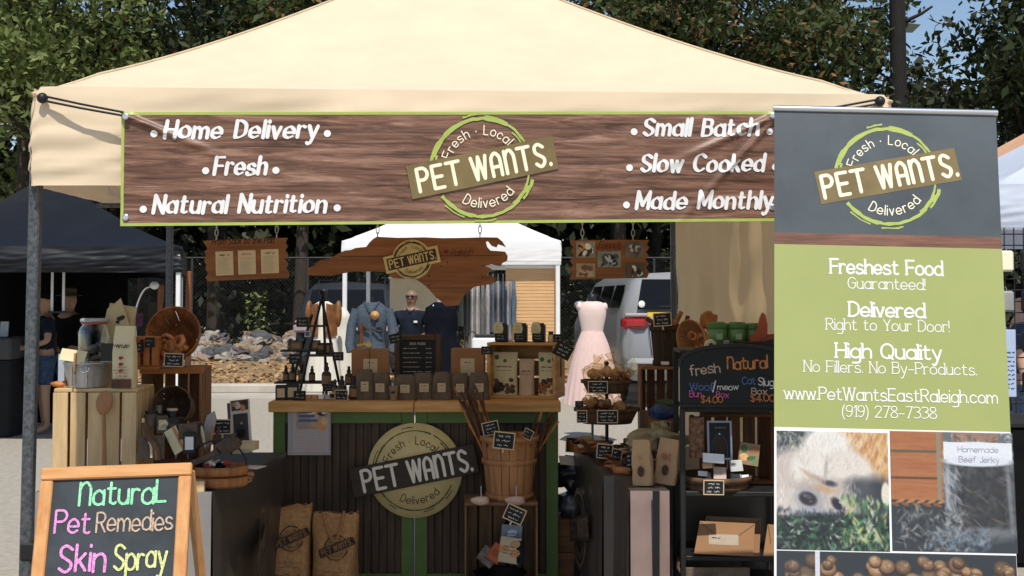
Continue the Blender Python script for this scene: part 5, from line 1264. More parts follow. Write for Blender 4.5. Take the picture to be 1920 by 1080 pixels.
# ---------------------------------------------------------------- the counter
CY, CT = 6.20, .992
xl, xm, xr = PZ(505, .99, CY).x, PZ(777, .99, CY).x, PZ(1051, .99, CY).x
ct = thing('counter', 'green framed wooden counter with dark bead-board fronts and pine top', 'counter', ((xl + xr) / 2, CY, 0)); cx = ct.location.x
for a, b in ((xl, xm - .002), (xm + .002, xr)): MB().box(((a + b) / 2 - cx, .22, CT - .026), (b - a, .50, .052), pine('x'), bev=.004).build('worktop', ct)
bx0 = PZ(510, .5, CY).x; bx1 = PZ(1047, .5, CY).x; zt = CT - .053
for a, b in ((bx0, xm - .004), (xm + .004, bx1)):
    w = b - a; m_ = (a + b) / 2 - cx; st = .062; mb = MB()
    for s_ in (-1, 1): mb.box((m_ + s_ * (w / 2 - st / 2), .030, zt / 2 + .02), (st, .03, zt - .04), M['green'], bev=.003)
    mb.box((m_, .030, zt - .03), (w - 2 * st - .001, .029, .058), M['green'], bev=.003); mb.box((m_, .030, .07), (w - 2 * st - .001, .029, .10), M['green'], bev=.003); mb.build('frame', ct)
    mb = MB(); n = 15; bwid = (w - 2 * st + .01) / n
    for i in range(n): mb.box((m_ - (w - 2 * st + .01) / 2 + bwid * (i + .5), .045, zt / 2), (bwid - .0025, .014, zt - .10), M['bead'], bev=.003)
    mb.box((m_, .056, zt / 2), (w - .02, .006, zt - .04), M['bead']); mb.build('bead_board', ct)
for x in (bx0 + .02, bx1 - .02): MB().box((x - cx, .25, zt / 2), (.028, .40, zt - .002), M['green'], bev=.002).build('side_panel', ct)
# round sign on the counter
p = P(778, 882, CY - .0); R_ = 88 * U(CY); t = thing('round_sign', 'round cream wooden sign with dark tilted name plank on the counter front', 'sign', p)
M['discc'] = mat('painted_disc', S(214, 196, 140), .65, var=.08, scale=8)
MB().lathe([(R_, 0), (R_ * 1.005, .006), (R_, .014), (0, .014)], M['discc'], 72, (0, .010, 0), (PI / 2, 0, 0)).build('disc', t)
MB().box((-.003, -.0135, 0), (R_ * 2.70, .016, R_ * .62), mat('dark_sign_plank', S(64, 56, 48), .75, stretch=(1, 9, 9), scale=4, var=.2), rot=(0, -rad(11.5), 0), bev=.003).build('plank', t)
fl = Flat(front_fn(0, -.004, 0), lift=.0006); ringm = mat('ring_brown_green', S(96, 92, 58), .8, var=.35, scale=20)
R2 = R_ * .84
def ring_words(fl, R2, ringm, ink, tw=.105):
    rnd = random.Random(5)
    for a0, a1, r, w in ((25, 62, 1.0, .03), (30, 48, .95, .03), (66, 150, 1.0, .03), (92, 108, 1.09, .02), (140, 176, 1.0, .035), (152, 172, 1.06, .02), (205, 262, 1.0, .03), (232, 245, 1.06, .02), (258, 318, 1.0, .035), (282, 298, 1.06, .02), (312, 338, .99, .03), (318, 332, 1.06, .025)):
        n = max(4, int((a1 - a0) / 6)); fl.ribbon([(R2 * r * (1 + rnd.uniform(-.008, .008)) * math.cos(rad(a0 + (a1 - a0) * i / n)), R2 * r * math.sin(rad(a0 + (a1 - a0) * i / n))) for i in range(n + 1)], [w * R2 * rnd.uniform(.6, 1.5) for i in range(n + 1)], ringm, None, 0)
    fl.text('Fresh · Local', rad(12), 0, R2 * .19, ink, tw, 'c', arc=(0, 0, R2 * .66, 1), track=.4, fit=1.40 * R2)
    fl.text('Delivered', rad(12), 0, R2 * .19, ink, tw, 'c', arc=(0, 0, R2 * .84, -1), track=.3, fit=1.15 * R2)
ring_words(fl, R2, ringm, M['ink']); fl.build('lettering', t)
fl = Flat(front_fn(0, -.0217, 0), lift=.0006); an_ = rad(11.5); ca, sa = math.cos(an_), math.sin(an_); h = R_ * .44; wc = mat('white_letters', S(232, 226, 214), .7, var=.05)
fl.text('PET', -R_ * .70 * ca + h * .5 * sa, -R_ * .70 * sa - h * .5 * ca, h, wc, .15, 'c', ang=an_, track=.42, fit=.86 * R_)
fl.text('WåñTS.', R_ * .56 * ca + h * .5 * sa, R_ * .56 * sa - h * .5 * ca, h, wc, .15, 'c', ang=an_, track=.36, fit=1.40 * R_); fl.build('name_lettering', t)
# notice in a clear sleeve
p = P(580, 805, CY - .004); sC = U(CY); t = thing('notice', 'printed notice with photo in a clear sleeve hanging from the counter edge', 'notice', p)
MB().box((0, 0, 0), (80 * sC, .003, 96 * sC), mat('sleeve_film', S(170, 166, 172), .15, var=.05, spec=.7), bev=.001).build('sleeve', t)
MB().box((3 * sC, -.0026, -1 * sC), (66 * sC, .001, 82 * sC), mat('notice_paper', S(180, 170, 172), .6, var=.04)).build('paper', t)
fl = Flat(front_fn(0, -.0032, 0), lift=.0003, step=.00003)
fl.rect(-24 * sC, 0, 33 * sC, 40 * sC, mat('notice_pic', S(168, 150, 142), .6, var=.2, scale=20))
for (x, y, rx, ry, m) in ((6, 34, 12, 6, 'white'), (24, 32, 9, 7, 'dk'), (28, 33, 6, 5, 'white'), (16, 12, 15, 8, 'bisc'), (24, 4, 9, 6, 'orange'), (10, 22, 8, 5, 'pink'), (28, 16, 6, 8, 'fur')): fl.ellipse(x * sC, y * sC, rx * sC, ry * sC, pm[m], 14, .2, .1, x)
bi = mat('blue_ink', S(84, 104, 146), .6)
for i in range(3): fl.rect(-20 * sC, (30 - 8 * i) * sC, (4 + 6 * i) * sC, (35 - 8 * i) * sC, bi)
for i in range(7): fl.squiggle(-26 * sC, 32 * sC, (-6 - 5 * i) * sC, 2.5 * sC, M['ink'] if 0 else mat('grey_ink', (.3, .27, .23), .8), .0012, i)
fl.build('print', t)

# the goods standing on the counter
def on(px, Y): return PZ(px, CT, Y)
# row of brown treat bags
tb0 = None; names = ['leftmost', 'second from left', 'third from left', 'middle', 'third from right', 'second from right', 'rightmost']
for i, (px, w, top) in enumerate(((684, 36, 699), (713, 42, 703), (760, 44, 706), (794, 44, 703), (829, 38, 701), (862, 38, 704), (898, 40, 702))):
    lab = 'dark brown treat bag, ' + names[i] + ' of the seven on the counter'; Y = 6.32 + .02 * (i % 2); loc = on(px, Y)
    if tb0 is None:
        tb0 = thing('treat_bag', lab, 'treat bag', loc, group='treat bags in a row on the counter')
        def bagf(u, v):
            a = 2 * PI * u; z = .15 * v; w_ = .058 * (1 - .12 * v - .55 * max(0, v - .72) ** 1.2); d_ = .036 * (1 - .9 * max(0, v - .55))
            e = 3.2; c_, s_ = math.cos(a), math.sin(a); x = w_ * abs(c_) ** (2 / e) * (1 if c_ > 0 else -1); y = d_ * abs(s_) ** (2 / e) * (1 if s_ > 0 else -1)
            n_ = noise.noise(Vector((x * 40, y * 40, z * 30))) * .0035
            return Vector((x + n_, y + n_, z + .006 * math.sin(a * 2) * v))
        mb = MB(); mb.grid(bagf, 28, 16, M['bagbrown']); mb.blob((0, 0, .144), (.040, .012, .012), M['bagbrown'], amp=.5, seed=3); mb.build('bag', tb0)
        MB().box((.004, -.0375, .070), (.046, .0015, .050), M['label'], rot=(.06, 0, 0)).build('label', tb0)
        fl = Flat(plane_fn((.004, -.0392, .070), (1, 0, 0), (0, -.06, 1), (0, -1, 0)), lift=.0004); fl.squiggle(-.014, .014, .012, .006, M['ink'], .0025, 1)
        for j in range(3): fl.squiggle(-.016, .016, -.002 - .007 * j, .002, mat('grey_ink', (.3, .27, .23), .8), .0012, j)
        fl.build('print', tb0)
    else: dup(tb0, loc, rad(random.uniform(-8, 8)), lab, scale=(w / 42, 1, (751 - top) / 54))
tb0.scale = (36 / 42, 1, 1)
# paper cup tag between the bags
p = on(738, 6.27); t = simple('card_tent', 'small grey card with dark logo between the treat bags on the counter', 'card', p, card=MB().lathe([(.018, 0), (.024, .075), (.0235, .075), (.0175, .002)], mat('grey_card', S(140, 118, 98), .8), 20))
fl = Flat(front_fn(0, -.0225, .042), lift=.0012); fl.text('PW', 0, -.005, .012, M['ink'], .2, 'c', ang=.2); fl.ellipse(0, 0, .011, .004, M['ink'], 12, .2); fl.build('print', t)
# kraft boxes
for lab, px, w, top, Y in (('brown carton gift box with cream label left of the menu board', 695, 70, 657, 6.50), ('brown carton gift box with cream label right of the menu board', 878, 62, 656, 6.50)):
    loc = on(px, Y); s = U(Y); h = (747 - top) * s; t = thing('carton', lab, 'carton', loc, rad(4 if px < 800 else -3), 'brown cartons on the counter')
    MB().box((0, 0, h / 2), (w * s, .10, h), M['kraft2'], bev=.003).build('box', t); MB().box((.0, -.051, h * .62), (26 * s, .0015, 32 * s), M['label']).build('label', t)
    fl = Flat(front_fn(0, -.0518, h * .62), lift=.0004); fl.squiggle(-.018, .018, .025, .007, M['ink'], .0035, 2)
    for j in range(4): fl.squiggle(-.026, .026, .008 - .011 * j, .002, mat('grey_ink', (.3, .27, .23), .8), .0012, j)
    fl.build('print', t)
    mb = MB()
    if px > 800: mb.tube([(-.02, 0, h), (-.02, 0, h + .06), (.0, 0, h + .09), (.03, 0, h + .085), (.045, 0, h + .07)], .003, mat('paper_cord', S(120, 110, 96), .8), 6); mb.build('handle', t)
    else: mb.tube([(-.005, -.052, h), (-.005, -.052, .0)], .0012, M['ink'], 4); mb.build('seam', t)
# menu board
p = on(783, 6.56); s = U(6.56); w, h = 88 * s, (748 - 633) * s; t = thing('menu_board', 'framed black menu board with white price lists standing behind the treat bags', 'menu board', p, rot=(rad(-4), 0, rad(2)))
fm = wood('dark_oak_frame', S(104, 80, 56), S(66, 48, 32), 'z', 3); mb = MB()
for s_ in (-1, 1): mb.box((s_ * (w / 2 - .016), 0, h / 2), (.032, .024, h), fm, bev=.005); mb.box((0, 0, h / 2 + s_ * (h / 2 - .016)), (w - .064, .0235, .032), wood('dark_oak_frame', S(104, 80, 56), S(66, 48, 32), 'x', 3), bev=.005)
mb.build('frame', t); MB().box((0, .004, h / 2), (w - .06, .01, h - .06), M['slateboard2']).build('slate', t)
fl = Flat(front_fn(0, -.001, h / 2), lift=.0006); wm = ck['white']; fl.text('DOG FOOD', 0, h * .33, .012, wm, .15, 'c', track=.25)
for j in range(6): fl.squiggle(-w * .31, w * (.0 + .05 * (j % 3)), h * (.27 - .075 * j), .005, wm, .0022, j); fl.squiggle(w * .17, w * .30, h * (.27 - .075 * j), .005, wm, .0022, j + 9)
fl.text('CAT FOOD', 0, -h * .22, .012, wm, .15, 'c', track=.25)
for j in range(2): fl.squiggle(-w * .31, w * .05, h * (-.28 - .07 * j), .005, wm, .0022, j); fl.squiggle(w * .17, w * .30, h * (-.28 - .07 * j), .005, wm, .0022, j + 9)
fl.build('chalk_lettering', t)
# pine crate with bags of treats
cr_y = 6.36; p = on(984, cr_y); ccr = crate('crate', 'light pine crate lying on its side on the counter, filled with white and green bags', (p.x + .01, cr_y + .13, CT), rad(-13), .37, .26, .292, pine, 'x', 3, handles=True, end=.014)
def pouch(name, label, loc, rz, w, h, m, dark, spots, group=None):
    t = thing(name, label, 'treat bag', loc, rz, group); mb = MB()
    def f(u, v):
        a = 2 * PI * u; d_ = .028 * (1 - v ** 2) + .002; return Vector((w / 2 * (1 - .06 * math.sin(v * PI)) * math.copysign(abs(math.cos(a)) ** .6, math.cos(a)), d_ * math.sin(a), h * v))
    mb.grid(f, 26, 14, m); mb.build('pouch', t)
    def g(u, v, d): q = v / h; return Vector((u, -.028 * (1 - q * q) * (1 - (2 * abs(u) / w) ** 4 * .6) - .002 - d, v))
    fl = Flat(g, lift=.001)
    if dark:
        rnd = random.Random(len(label))
        for i in range(26): fl.ellipse(rnd.uniform(-.36, .36) * w, h * rnd.uniform(.07, .38), .014, .011, dark[i % len(dark)], 8, rnd.uniform(0, 3), .2, i)
    for (x, y, r, m2) in spots: fl.ellipse(x * w, y * h, r * w, r * w, m2, 14)
    for j in range(3): fl.squiggle(-w * .30, w * .28, h * (.66 - .085 * j), .008, M['ink'] if j < 2 else M['tagframe'], .004 if j == 0 else .0022, j)
    fl.build('print', t); return t
grn = mat('leaf_green_print', S(70, 110, 60), .6)
ca = rad(-13)
def incr(x, y): return (p.x + .01 + x * math.cos(ca) - y * math.sin(ca), cr_y + .13 + x * math.sin(ca) + y * math.cos(ca), CT + .0145)
pouch('treat_pouch', 'cream treat pouch with green dots and dark nuggets, left inside the pine crate', incr(-.105, -.05), ca, .14, .225, M['cream_bag'], [M['chew_dk'], M['bagbrown'], M['ink']], [(-.3, .88, .09, grn), (.02, .80, .07, grn)])
pouch('treat_pouch', 'narrow cream pouch with three green dots and reddish treats, right inside the pine crate', incr(.125, -.05), ca, .10, .225, M['cream_bag'], [M['chew'], M['chew_dk']], [(-.28, .84, .12, grn), (.1, .80, .10, grn), (.36, .85, .12, grn)])
pouch('treat_packet', 'small plain cream packet between the two pouches inside the pine crate', incr(.012, -.045), ca, .085, .19, mat('pinkish_card', S(206, 176, 148), .7), None, [])
for i, px in enumerate((937, 973, 1007)):
    Y = 6.46; s = U(Y); q = P(px, 641, Y); q.z = CT + .293; t = thing('gift_box', ['black gift box with cream hang tag, leftmost on top of the pine crate', 'black gift box with cream hang tag, middle of three on top of the pine crate', 'black gift box with cream hang tag, rightmost of three on top of the pine crate'][i], 'gift box', q, rad(-10), 'black gift boxes on the crate')
    MB().box((.012, 0, .045), (.062, .06, .09), M['black'], bev=.003).box((.012, 0, .094), (.05, .05, .012), M['black'], bev=.004).build('box', t)
    MB().prism([(-.026, .045), (.02, .045), (.026, .07), (.018, .105), (-.018, .105), (-.028, .075)], .003, M['cream_bag'], (0, -.034, 0)).build('hang_tag', t); fl = Flat(front_fn(0, -.0356, .075), lift=.0004); fl.squiggle(-.01, .01, .008, .008, M['ink'], .002, i); fl.squiggle(-.012, .012, -.008, .004, M['ink'], .0015, i + 4); fl.build('print', t)
    ptag(['small chalk price tag under the leftmost black gift box', 'small chalk price tag under the middle black gift box', 'small chalk price tag under the rightmost black gift box'][i], px + 1, 632, 6.40, 19, 12, 0, 1, False)
ptag('chalk price tag at the right end of the row on top of the pine crate', 1047, 634, 6.42, 17, 13, 0, 1, False)
q = P(1033, 640, 6.44); q.z = CT + .293; simple('small_jar', 'tiny cream jar with black lid beside the gift boxes on the pine crate', 'jar', q, jar=MB().lathe([(.014, 0), (.016, .004), (.016, .035), (.010, .04)], M['cream_bag'], 14), lid=MB().lathe([(.013, .04), (.013, .055), (0, .055)], M['black'], 14))
ptag('tilted chalk price tag pinned to the right upper corner of the pine crate', 1056, 657, 6.28, 30, 24, -28, 1, False)
ptag('small chalk price tag pinned to the left upper corner of the pine crate', 913, 657, 6.30, 19, 13, 0, 1, False)
# left: black tiered stand with bottles and boxes
p = on(592, 6.52); s = U(6.52); st = thing('tiered_stand', 'black ladder-style tiered display stand at the left end of the counter', 'display stand', p)
def loc_(px, py, dy=0): q = P(px, py, 6.52 + dy); return Vector((q.x - p.x, dy, q.z - CT))
for (a, b) in (((606, 545), (560, 744)), ((606, 545), (612, 744)), ((600, 545), (640, 738)), ((585, 590), (540, 742))):
    dy = .0 if a[0] < 604 else -.10
    MB().tube([loc_(*a), loc_(*b, dy)], .0075, M['black'], 4).build('leg', st)
for (x0, x1, y, d) in ((560, 612, 611, .08), (530, 612, 657, .11), (575, 642, 666, .11), (520, 630, 716, .14)):
    a, b = loc_(x0, y), loc_(x1, y); MB().box(((a.x + b.x) / 2, -.02, a.z), (b.x - a.x, d, .010), M['bead'] if y > 660 and y < 700 else M['black'], bev=.002).build('shelf', st)
MB().tube([loc_(533, 607), loc_(560, 607)], .006, M['bead'], 6).build('shelf_bar', st)
# dropper bottles
bt0 = None
def bottle(label, px, py, Y, h=.085, group='dark dropper bottles on the counter', cap=True):
    global bt0
    loc = P(px, py, Y)
    if bt0 is None:
        bt0 = thing('dropper_bottle', label, 'bottle', loc, group=group)
        MB().lathe([(.0, 0), (.018, 0), (.020, .004), (.020, .050), (.015, .058), (.009, .062), (.009, .066)], M['amber'], 20).build('body', bt0)
        MB().lathe([(.011, .064), (.011, .078), (.007, .080), (.0075, .094), (.004, .098), (0, .098)], M['black'], 16).build('cap', bt0)
        mb = MB(); mb.grid(lambda u, v: Vector((.0205 * math.sin((u - .5) * 2.4), -.0205 * math.cos((u - .5) * 2.4), .010 + .034 * v)), 10, 1, M['label2']); mb.build('label', bt0)
        bt0.scale = (h / .098,) * 3; return bt0
    return dup(bt0, loc, rad(random.uniform(-25, 25)), label, group, h / .098)
M['label2'] = mat('tan_label', S(138, 112, 84), .8, var=.1, scale=20)
for lab, px, py, Y, h in (('tall dark dropper bottle with tan label right of the ladder stand', 612, 724, 6.42, .125), ('dark dropper bottle with cream label in front of the carton', 641, 748, 6.32, .12), ('dark dropper bottle just left of the leftmost treat bag', 663, 748, 6.31, .12),
                         ('dark dropper bottle behind the price tag, nearest the carton', 654, 722, 6.45, .10), ('dropper bottle at the left on the lowest stand shelf', 536, 715, 6.50, .085), ('dropper bottle second on the lowest stand shelf', 549, 715, 6.49, .095), ('dropper bottle with tan label third on the lowest stand shelf', 566, 715, 6.50, .09),
                         ('dropper bottle at the right on the lowest stand shelf', 585, 716, 6.49, .085), ('small bottle on the upper left stand shelf', 543, 656, 6.51, .06), ('small bottle next to the first on the upper left stand shelf', 556, 656, 6.51, .065), ('short bottle at the right edge of the lowest stand shelf', 628, 738, 6.36, .075)): bottle(lab, px, py, Y, h)
def sbox(name, label, cat, px, py, Y, wpx, hpx, d, m, rz=0, lab=None, group=None):
    s = U(Y); t = thing(name, label, cat, P(px, py, Y), rad(rz), group); MB().box((0, 0, hpx * s / 2), (wpx * s, d, hpx * s), m, bev=.002).build('box', t)
    if lab: MB().box((0, -d / 2 - .0008, hpx * s * .5), (wpx * s * .7, .0012, hpx * s * .6), lab).build('label', t)
    return t
sbox('remedy_box', 'black remedy carton at the far left end of the counter', 'carton', 527, 750, 6.30, 20, 28, .06, M['black'], 8, M['tagframe'])
sbox('remedy_box', 'black remedy carton with cream label, second from the left end of the counter', 'carton', 549, 750, 6.31, 24, 30, .05, M['black'], 4, M['label'])
sbox('remedy_box', 'brown and black carton on the lower left tier of the ladder stand', 'carton', 556, 656, 6.50, 22, 16, .05, M['bagbrown'], 0, M['label2'])
sbox('remedy_box', 'black carton with brown label on the right tier of the ladder stand', 'carton', 608, 665, 6.50, 30, 22, .05, M['black'], 0, M['label2'])
sbox('remedy_box', 'dark carton hanging over the left of the middle tier of the ladder stand', 'carton', 590, 656, 6.50, 20, 18, .05, M['bagbrown'], 0, M['label2'])
sbox('remedy_box', 'small dark box on the top tier of the ladder stand', 'carton', 572, 610, 6.51, 18, 16, .05, M['bagbrown'], 0, M['tagframe'])
sbox('remedy_box', 'small white and blue packet under the top tier of the ladder stand', 'packet', 577, 632, 6.51, 10, 12, .03, M['white_card'], 0, bi)
for i, (px, m, nm) in enumerate(((578, 'bisc', 'pale orange'), (590, 'orange', 'orange'), (602, 'label', 'cream'), (614, 'pale', 'grey'))): sbox('sample_card', nm + ' sample card lying in the low row before the ladder stand', 'card', px, 748, 6.29, 10, 8, .02, pm[m], 0, None, 'sample cards')
sbox('sample_card', 'cream sample card with dark mark left of the chalk tag by the bottles', 'card', 623, 748, 6.28, 12, 12, .01, M['label'], 0, M['ink'])
ptag('chalk price tag at the front left of the counter by the black cartons', 562, 742, 6.26, 20, 16, 0, 1, False); ptag('chalk price tag in front of the labelled dropper bottle', 640, 741, 6.26, 22, 17, 0, 0, False)
ptag('chalk price tag on the right tier of the ladder stand', 634, 668, 6.42, 18, 14, 0, 1, False); ptag('chalk price tag on the middle left tier of the ladder stand', 554, 673, 6.42, 21, 16, 0, 1, False); ptag('chalk price tag on the small top tier of the ladder stand', 567, 604, 6.44, 20, 15, 0, 1, False)
ptag('dark chalk price tag propped at the left corner of the menu board', 742, 634, 6.50, 22, 15, 14, 1, False); ptag('chalk price tag below the tall dropper bottle on the stand', 616, 727, 6.36, 20, 12, 0, 1, False)
q = P(688, 655, 6.5); t = thing('rolled_chew', 'bundle of pale and orange rolled chews lying on the left carton', 'chew', (q.x, 6.5, CT + (747 - 657) * U(6.5)))
MB().tube([(-.05, 0, .012), (.0, 0, .025), (.02, 0, .03)], .012, M['biscuit'], 8).blob((.01, 0, .016), (.022, .02, .016), M['cream_bag'], amp=.4).build('chews', t); MB().tube([(-.028, 0, .02), (-.03, .01, .13)], .009, M['chew'], 7).build('stick', t)
# ================================================================ left side of the stall
TZ = .745
def tl_(px, Y, z=TZ): return PZ(px, z, Y)
xr0, xr1 = tl_(441, 4.86).x, tl_(500, 6.1).x
drape('tablecloth', 'black satin tablecloth on the left side table, sunlit at its front end', -1.86, (xr0 + xr1) / 2, 4.86, 6.12, TZ, M['cloth_blk'], shear=-(xr1 - xr0) * .5, seed=2, front=mat('black_satin_sunlit', (.26, .245, .235), .38, var=.12, scale=4, spec=.5))  # front side in lighter grey: sunlight on the black cloth put into its colour
# faint logo on its side
xs = (xr0 + xr1) / 2 + .03
cb = crate('crate', 'pale pine crate standing on end at the front left with sunlit slats', (tl_(174, 5.02).x, 5.16, TZ), rad(2), .342, .26, 1.5 - 163 * U(5.02) - TZ, pale_pine, 'z', 5, front=True)
c1 = 1.5 - 163 * U(5.02) + .001
t = thing('wooden_spoon', 'brown wooden spoon leaning bowl-up against the pale pine crate', 'spoon', tl_(197, 4.98), rot=(rad(-1), rad(-2), 0)); s = U(4.98); z0 = (1.5 - 775 * s + 565 * s) - TZ
MB().tube([(0, 0, 0), (0, 0, z0 + .01)], [.009, .007], M['kraft2'], 8).build('handle', t); MB().blob((.004, 0, z0 + .045), (.034, .010, .050), M['kraft2'], amp=.1, nu=16, nv=10, rot=(0, .25, 0)).build('bowl', t)
# bucket, jar and bags on the pale crate
s = U(5.10)
p = PZ(165, c1, 5.10); t = thing('metal_bucket', 'galvanised metal bucket of treats on the pale pine crate', 'bucket', p)
MB().lathe([(.0, .003), (.078, .0), (.080, .006), (.098, .098), (.102, .100), (.100, .104), (.095, .102), (.078, .02), (0, .02)], M['steel'], 40).build('body', t)
for s_ in (-1, 1): MB().tube([(.02 + s_ * .016, -.094, .085), (.02 + s_ * .016, -.106, .072), (.02, -.108, .066)], .004, M['chrome'], 6).build('ear', t)
MB().tube([(-.035, -.089, .01), (-.033, -.10, .09)], .004, M['steel'], 6).build('wire', t); MB().tube([(.025, -.089, .01), (.027, -.10, .09)], .004, M['steel'], 6).build('wire', t)
rnd = random.Random(2)
for i in range(9):
    t2 = thing('dog_biscuit', 'brown biscuit lying in the galvanised bucket', 'biscuit', (p.x + rnd.uniform(-.06, .06), p.y + rnd.uniform(-.05, .05), p.z + .085), rot=(rnd.uniform(-.8, .8), rnd.uniform(-.8, .8), rnd.uniform(0, 6)), group='biscuits in the bucket')
    MB().blob((0, 0, 0), (.028, .016, .010), M['chew'] if i % 3 else M['chew_dk'], seed=i, amp=.4).build('biscuit', t2)
q = P(137, 667, 5.02); t = thing('scoop_card', 'cream card on a wooden pick stuck in the galvanised bucket', 'card', q, rot=(rad(-25), rad(8), 0)); MB().box((0, 0, 0), (.105, .003, .052), M['cream_bag'], bev=.001).build('card', t); MB().tube([(.008, -.004, .01), (.028, .0, -.075)], .006, M['kraft'], 6).build('pick', t)
q = PZ(176, c1, 5.24); t = thing('glass_jar', 'large clip-top glass jar with orange seal behind the bucket', 'jar', q); jh = .285; jr = .066
MB().lathe([(.0, .002), (jr * .96, .0), (jr, .012), (jr, jh * .74), (jr * .93, jh * .84), (jr * .74, jh * .90), (jr * .74, jh * .91)], M['jar_glass'], 36, cap=False).build('body', t)
MB().lathe([(jr * .80, jh * .91), (jr * .84, jh * .92), (jr * .84, jh * .935), (jr * .80, jh * .94), (jr * .80, jh * .91)], mat('orange_seal', S(196, 84, 40), .5), 32, cap=False).build('seal', t)
MB().lathe([(jr * .86, jh * .942), (jr * .90, jh * .95), (jr * .90, jh * .985), (jr * .8, jh), (0, jh)], mat('jar_lid_glass', (.35, .38, .38), .12, spec=.8), 32).build('lid', t)
mb = MB(); rnd = random.Random(3)
for i in range(30): a = rnd.uniform(0, 6.3); r = rnd.uniform(0, jr * .75); mb.blob((r * math.cos(a), r * math.sin(a), rnd.uniform(.02, jh * .6)), (.020, .014, .013), [M['chew_dk'], M['bagbrown'], mat('grey_treat', S(100, 92, 86), .7)][i % 3], seed=i, amp=.4, nu=7, nv=5)
o = mb.build('treats'); o.location = q; tag(o, 'dark treats filling the clip-top glass jar', 'treats', kind='stuff')
sbox('black_tin', 'black tin with round dark lid above the bucket, before the printed bag', 'tin', 205, 676, 5.06, 30, 32, .03, M['black'], 12)
mb = MB(); mb.box((0, -.017, .045), (.03, .004, .03), M['slateboard2']);
def paperbag(name, label, loc, rz, w, d, h, m, rot=None, group=None, gather=True):
    t = thing(name, label, 'paper bag', loc, rz, group, rot); mb = MB()
    def f(u, v):
        a = 2 * PI * u; k = (1 - max(0, v - .6) / .4 * .92) if gather else 1 - .35 * max(0, v - .5); sx = w / 2 * (1 + .05 * math.sin(v * 5)) ; c_, s_ = math.cos(a), math.sin(a)
        n_ = noise.noise(Vector((c_ * 2, s_ * 2 + v * 4, len(label)))) * .006
        return Vector((sx * math.copysign(abs(c_) ** .35, c_) + n_, d / 2 * k * math.copysign(abs(s_) ** .35, s_) + n_, h * v))
    mb.grid(f, 36, 16, m); mb.add([f(i / 36, 0) for i in range(36)], [tuple(range(36))], m)
    mb.build('bag', t); return t
q = PZ(234, c1, 5.06); t = paperbag('paper_bag', 'tall cream treat bag printed with red hearts beside the glass jar', (q.x, q.y, c1), rad(-6), .090, .055, .255, M['cream_bag'], gather=True)
fl = Flat(lambda u, v, d: Vector((u, -.0285 * (1 if v < .153 else 1 - (v - .153) / .102 * .92) - .006 - d, v)), lift=.001); rdm = mat('red_heart_print', S(150, 44, 34), .7)
fl.rect(-.042, .0, .042, .038, M['chew_dk'], 4, 2)
for i in range(3): fl.ellipse(-.006 + .003, .125 - .026 * i, .010, .006, rdm, 10); fl.ellipse(-.006, .120 - .026 * i, .006, .007, rdm, 3, -PI / 2)
for i in range(7): fl.squiggle(-.036 + .01 * (i % 3), .03, .175 - .005 * i if i < 2 else .11 - .012 * i, .012 if i < 2 else .006, M['ink'] if i < 2 else mat('pink_print', S(176, 128, 108), .7), .004 if i < 2 else .0035, i)
fl.build('print', t)
q = PZ(205, c1, 5.34); t = paperbag('paper_bag', 'cream paper bag with folded pointed top rising behind the glass jar', (q.x + .005, q.y, c1), rad(4), .125, .07, .345, mat('beige_paper', S(186, 168, 126), .8, var=.1), rot=(0, rad(9), 0))
MB().prism([(-.06, .20), (.06, .20), (.055, .26), (-.005, .375), (-.03, .345), (-.055, .32)], .004, mat('beige_paper', (0, 0, 0)), (0, -.04, 0)).build('folded_flap', t)
fl = Flat(front_fn(0, -.0425, .29), lift=.001); fl.ellipse(.01, -.0, .016, .012, M['ink'], 9, .4, .3, 2); fl.ellipse(.0, -.02, .01, .008, M['ink'], 9, .4, .3, 3); fl.build('print', t)
q = PZ(256, c1, 5.45); sbox('sachet', 'small purple sachet peeping out behind the cream bags', 'sachet', 256, 612, 5.5, 22, 24, .02, mat('purple_sachet', S(92, 50, 88), .6, var=.4, scale=40))
q = PZ(112, c1, 5.08); t = thing('chew_stick', 'short thick brown chew lying on the left front of the pale crate', 'chew', (q.x, q.y, c1 + .014), rad(5)); MB().blob((0, 0, 0), (.036, .014, .013), M['chew'], amp=.3).build('chew', t)
sbox('white_packet', 'narrow pale blue packet standing left of the bucket', 'packet', 116, 716, 5.18, 12, 52, .02, mat('pale_blue_card', (.4, .45, .5), .6))
# dark crate with tilted basket
Y2 = 5.50; s = U(Y2); q = tl_(314, Y2); h2 = 1.5 - (690 - 565) * s - TZ
cr2 = crate('crate', 'dark stained crate standing on end behind the pale pine crate', (q.x, Y2 + .14, TZ), rad(4), 112 * s, .28, h2, brownw, 'z', 5)
z2 = TZ + h2 + .001
MB().box((0, -.10, h2 - .012), (112 * s + .004, .1, .026), mat('orange_board', S(176, 112, 60), .6, stretch=(1, 9, 9), scale=3), bev=.003).build('front_board', cr2)
pb = P(317, 640, 5.55); bk = basket('bushel_basket', 'bushel basket tipped towards the front, spilling rolled chews, on the dark crate', pb + Vector((.02, .12, .0)), .075, .118, .15, M['basket'], rot=(rad(74), rad(6), 0), hoops=(.1, .93))
rnd = random.Random(6); cp = None
def chewroll(label, loc, rot, sc, grp, m=None, proto=[None]):
    if proto[0] is None:
        proto[0] = thing('rolled_chew', label, 'chew', loc, rot=rot, group=grp); mb = MB()
        mb.tube([(.022 * math.cos(a) * (1 - a / 22), .010 * (a / 12 - .3), .022 * math.sin(a) * (1 - a / 22)) for a in [k * .45 for k in range(20)]], [.006 + .003 * (k % 2) for k in range(20)], M['chew'], 7); mb.build('chew', proto[0]); proto[0].scale = (sc,) * 3
    else: dup(proto[0], loc, None, label, grp, sc, rot)
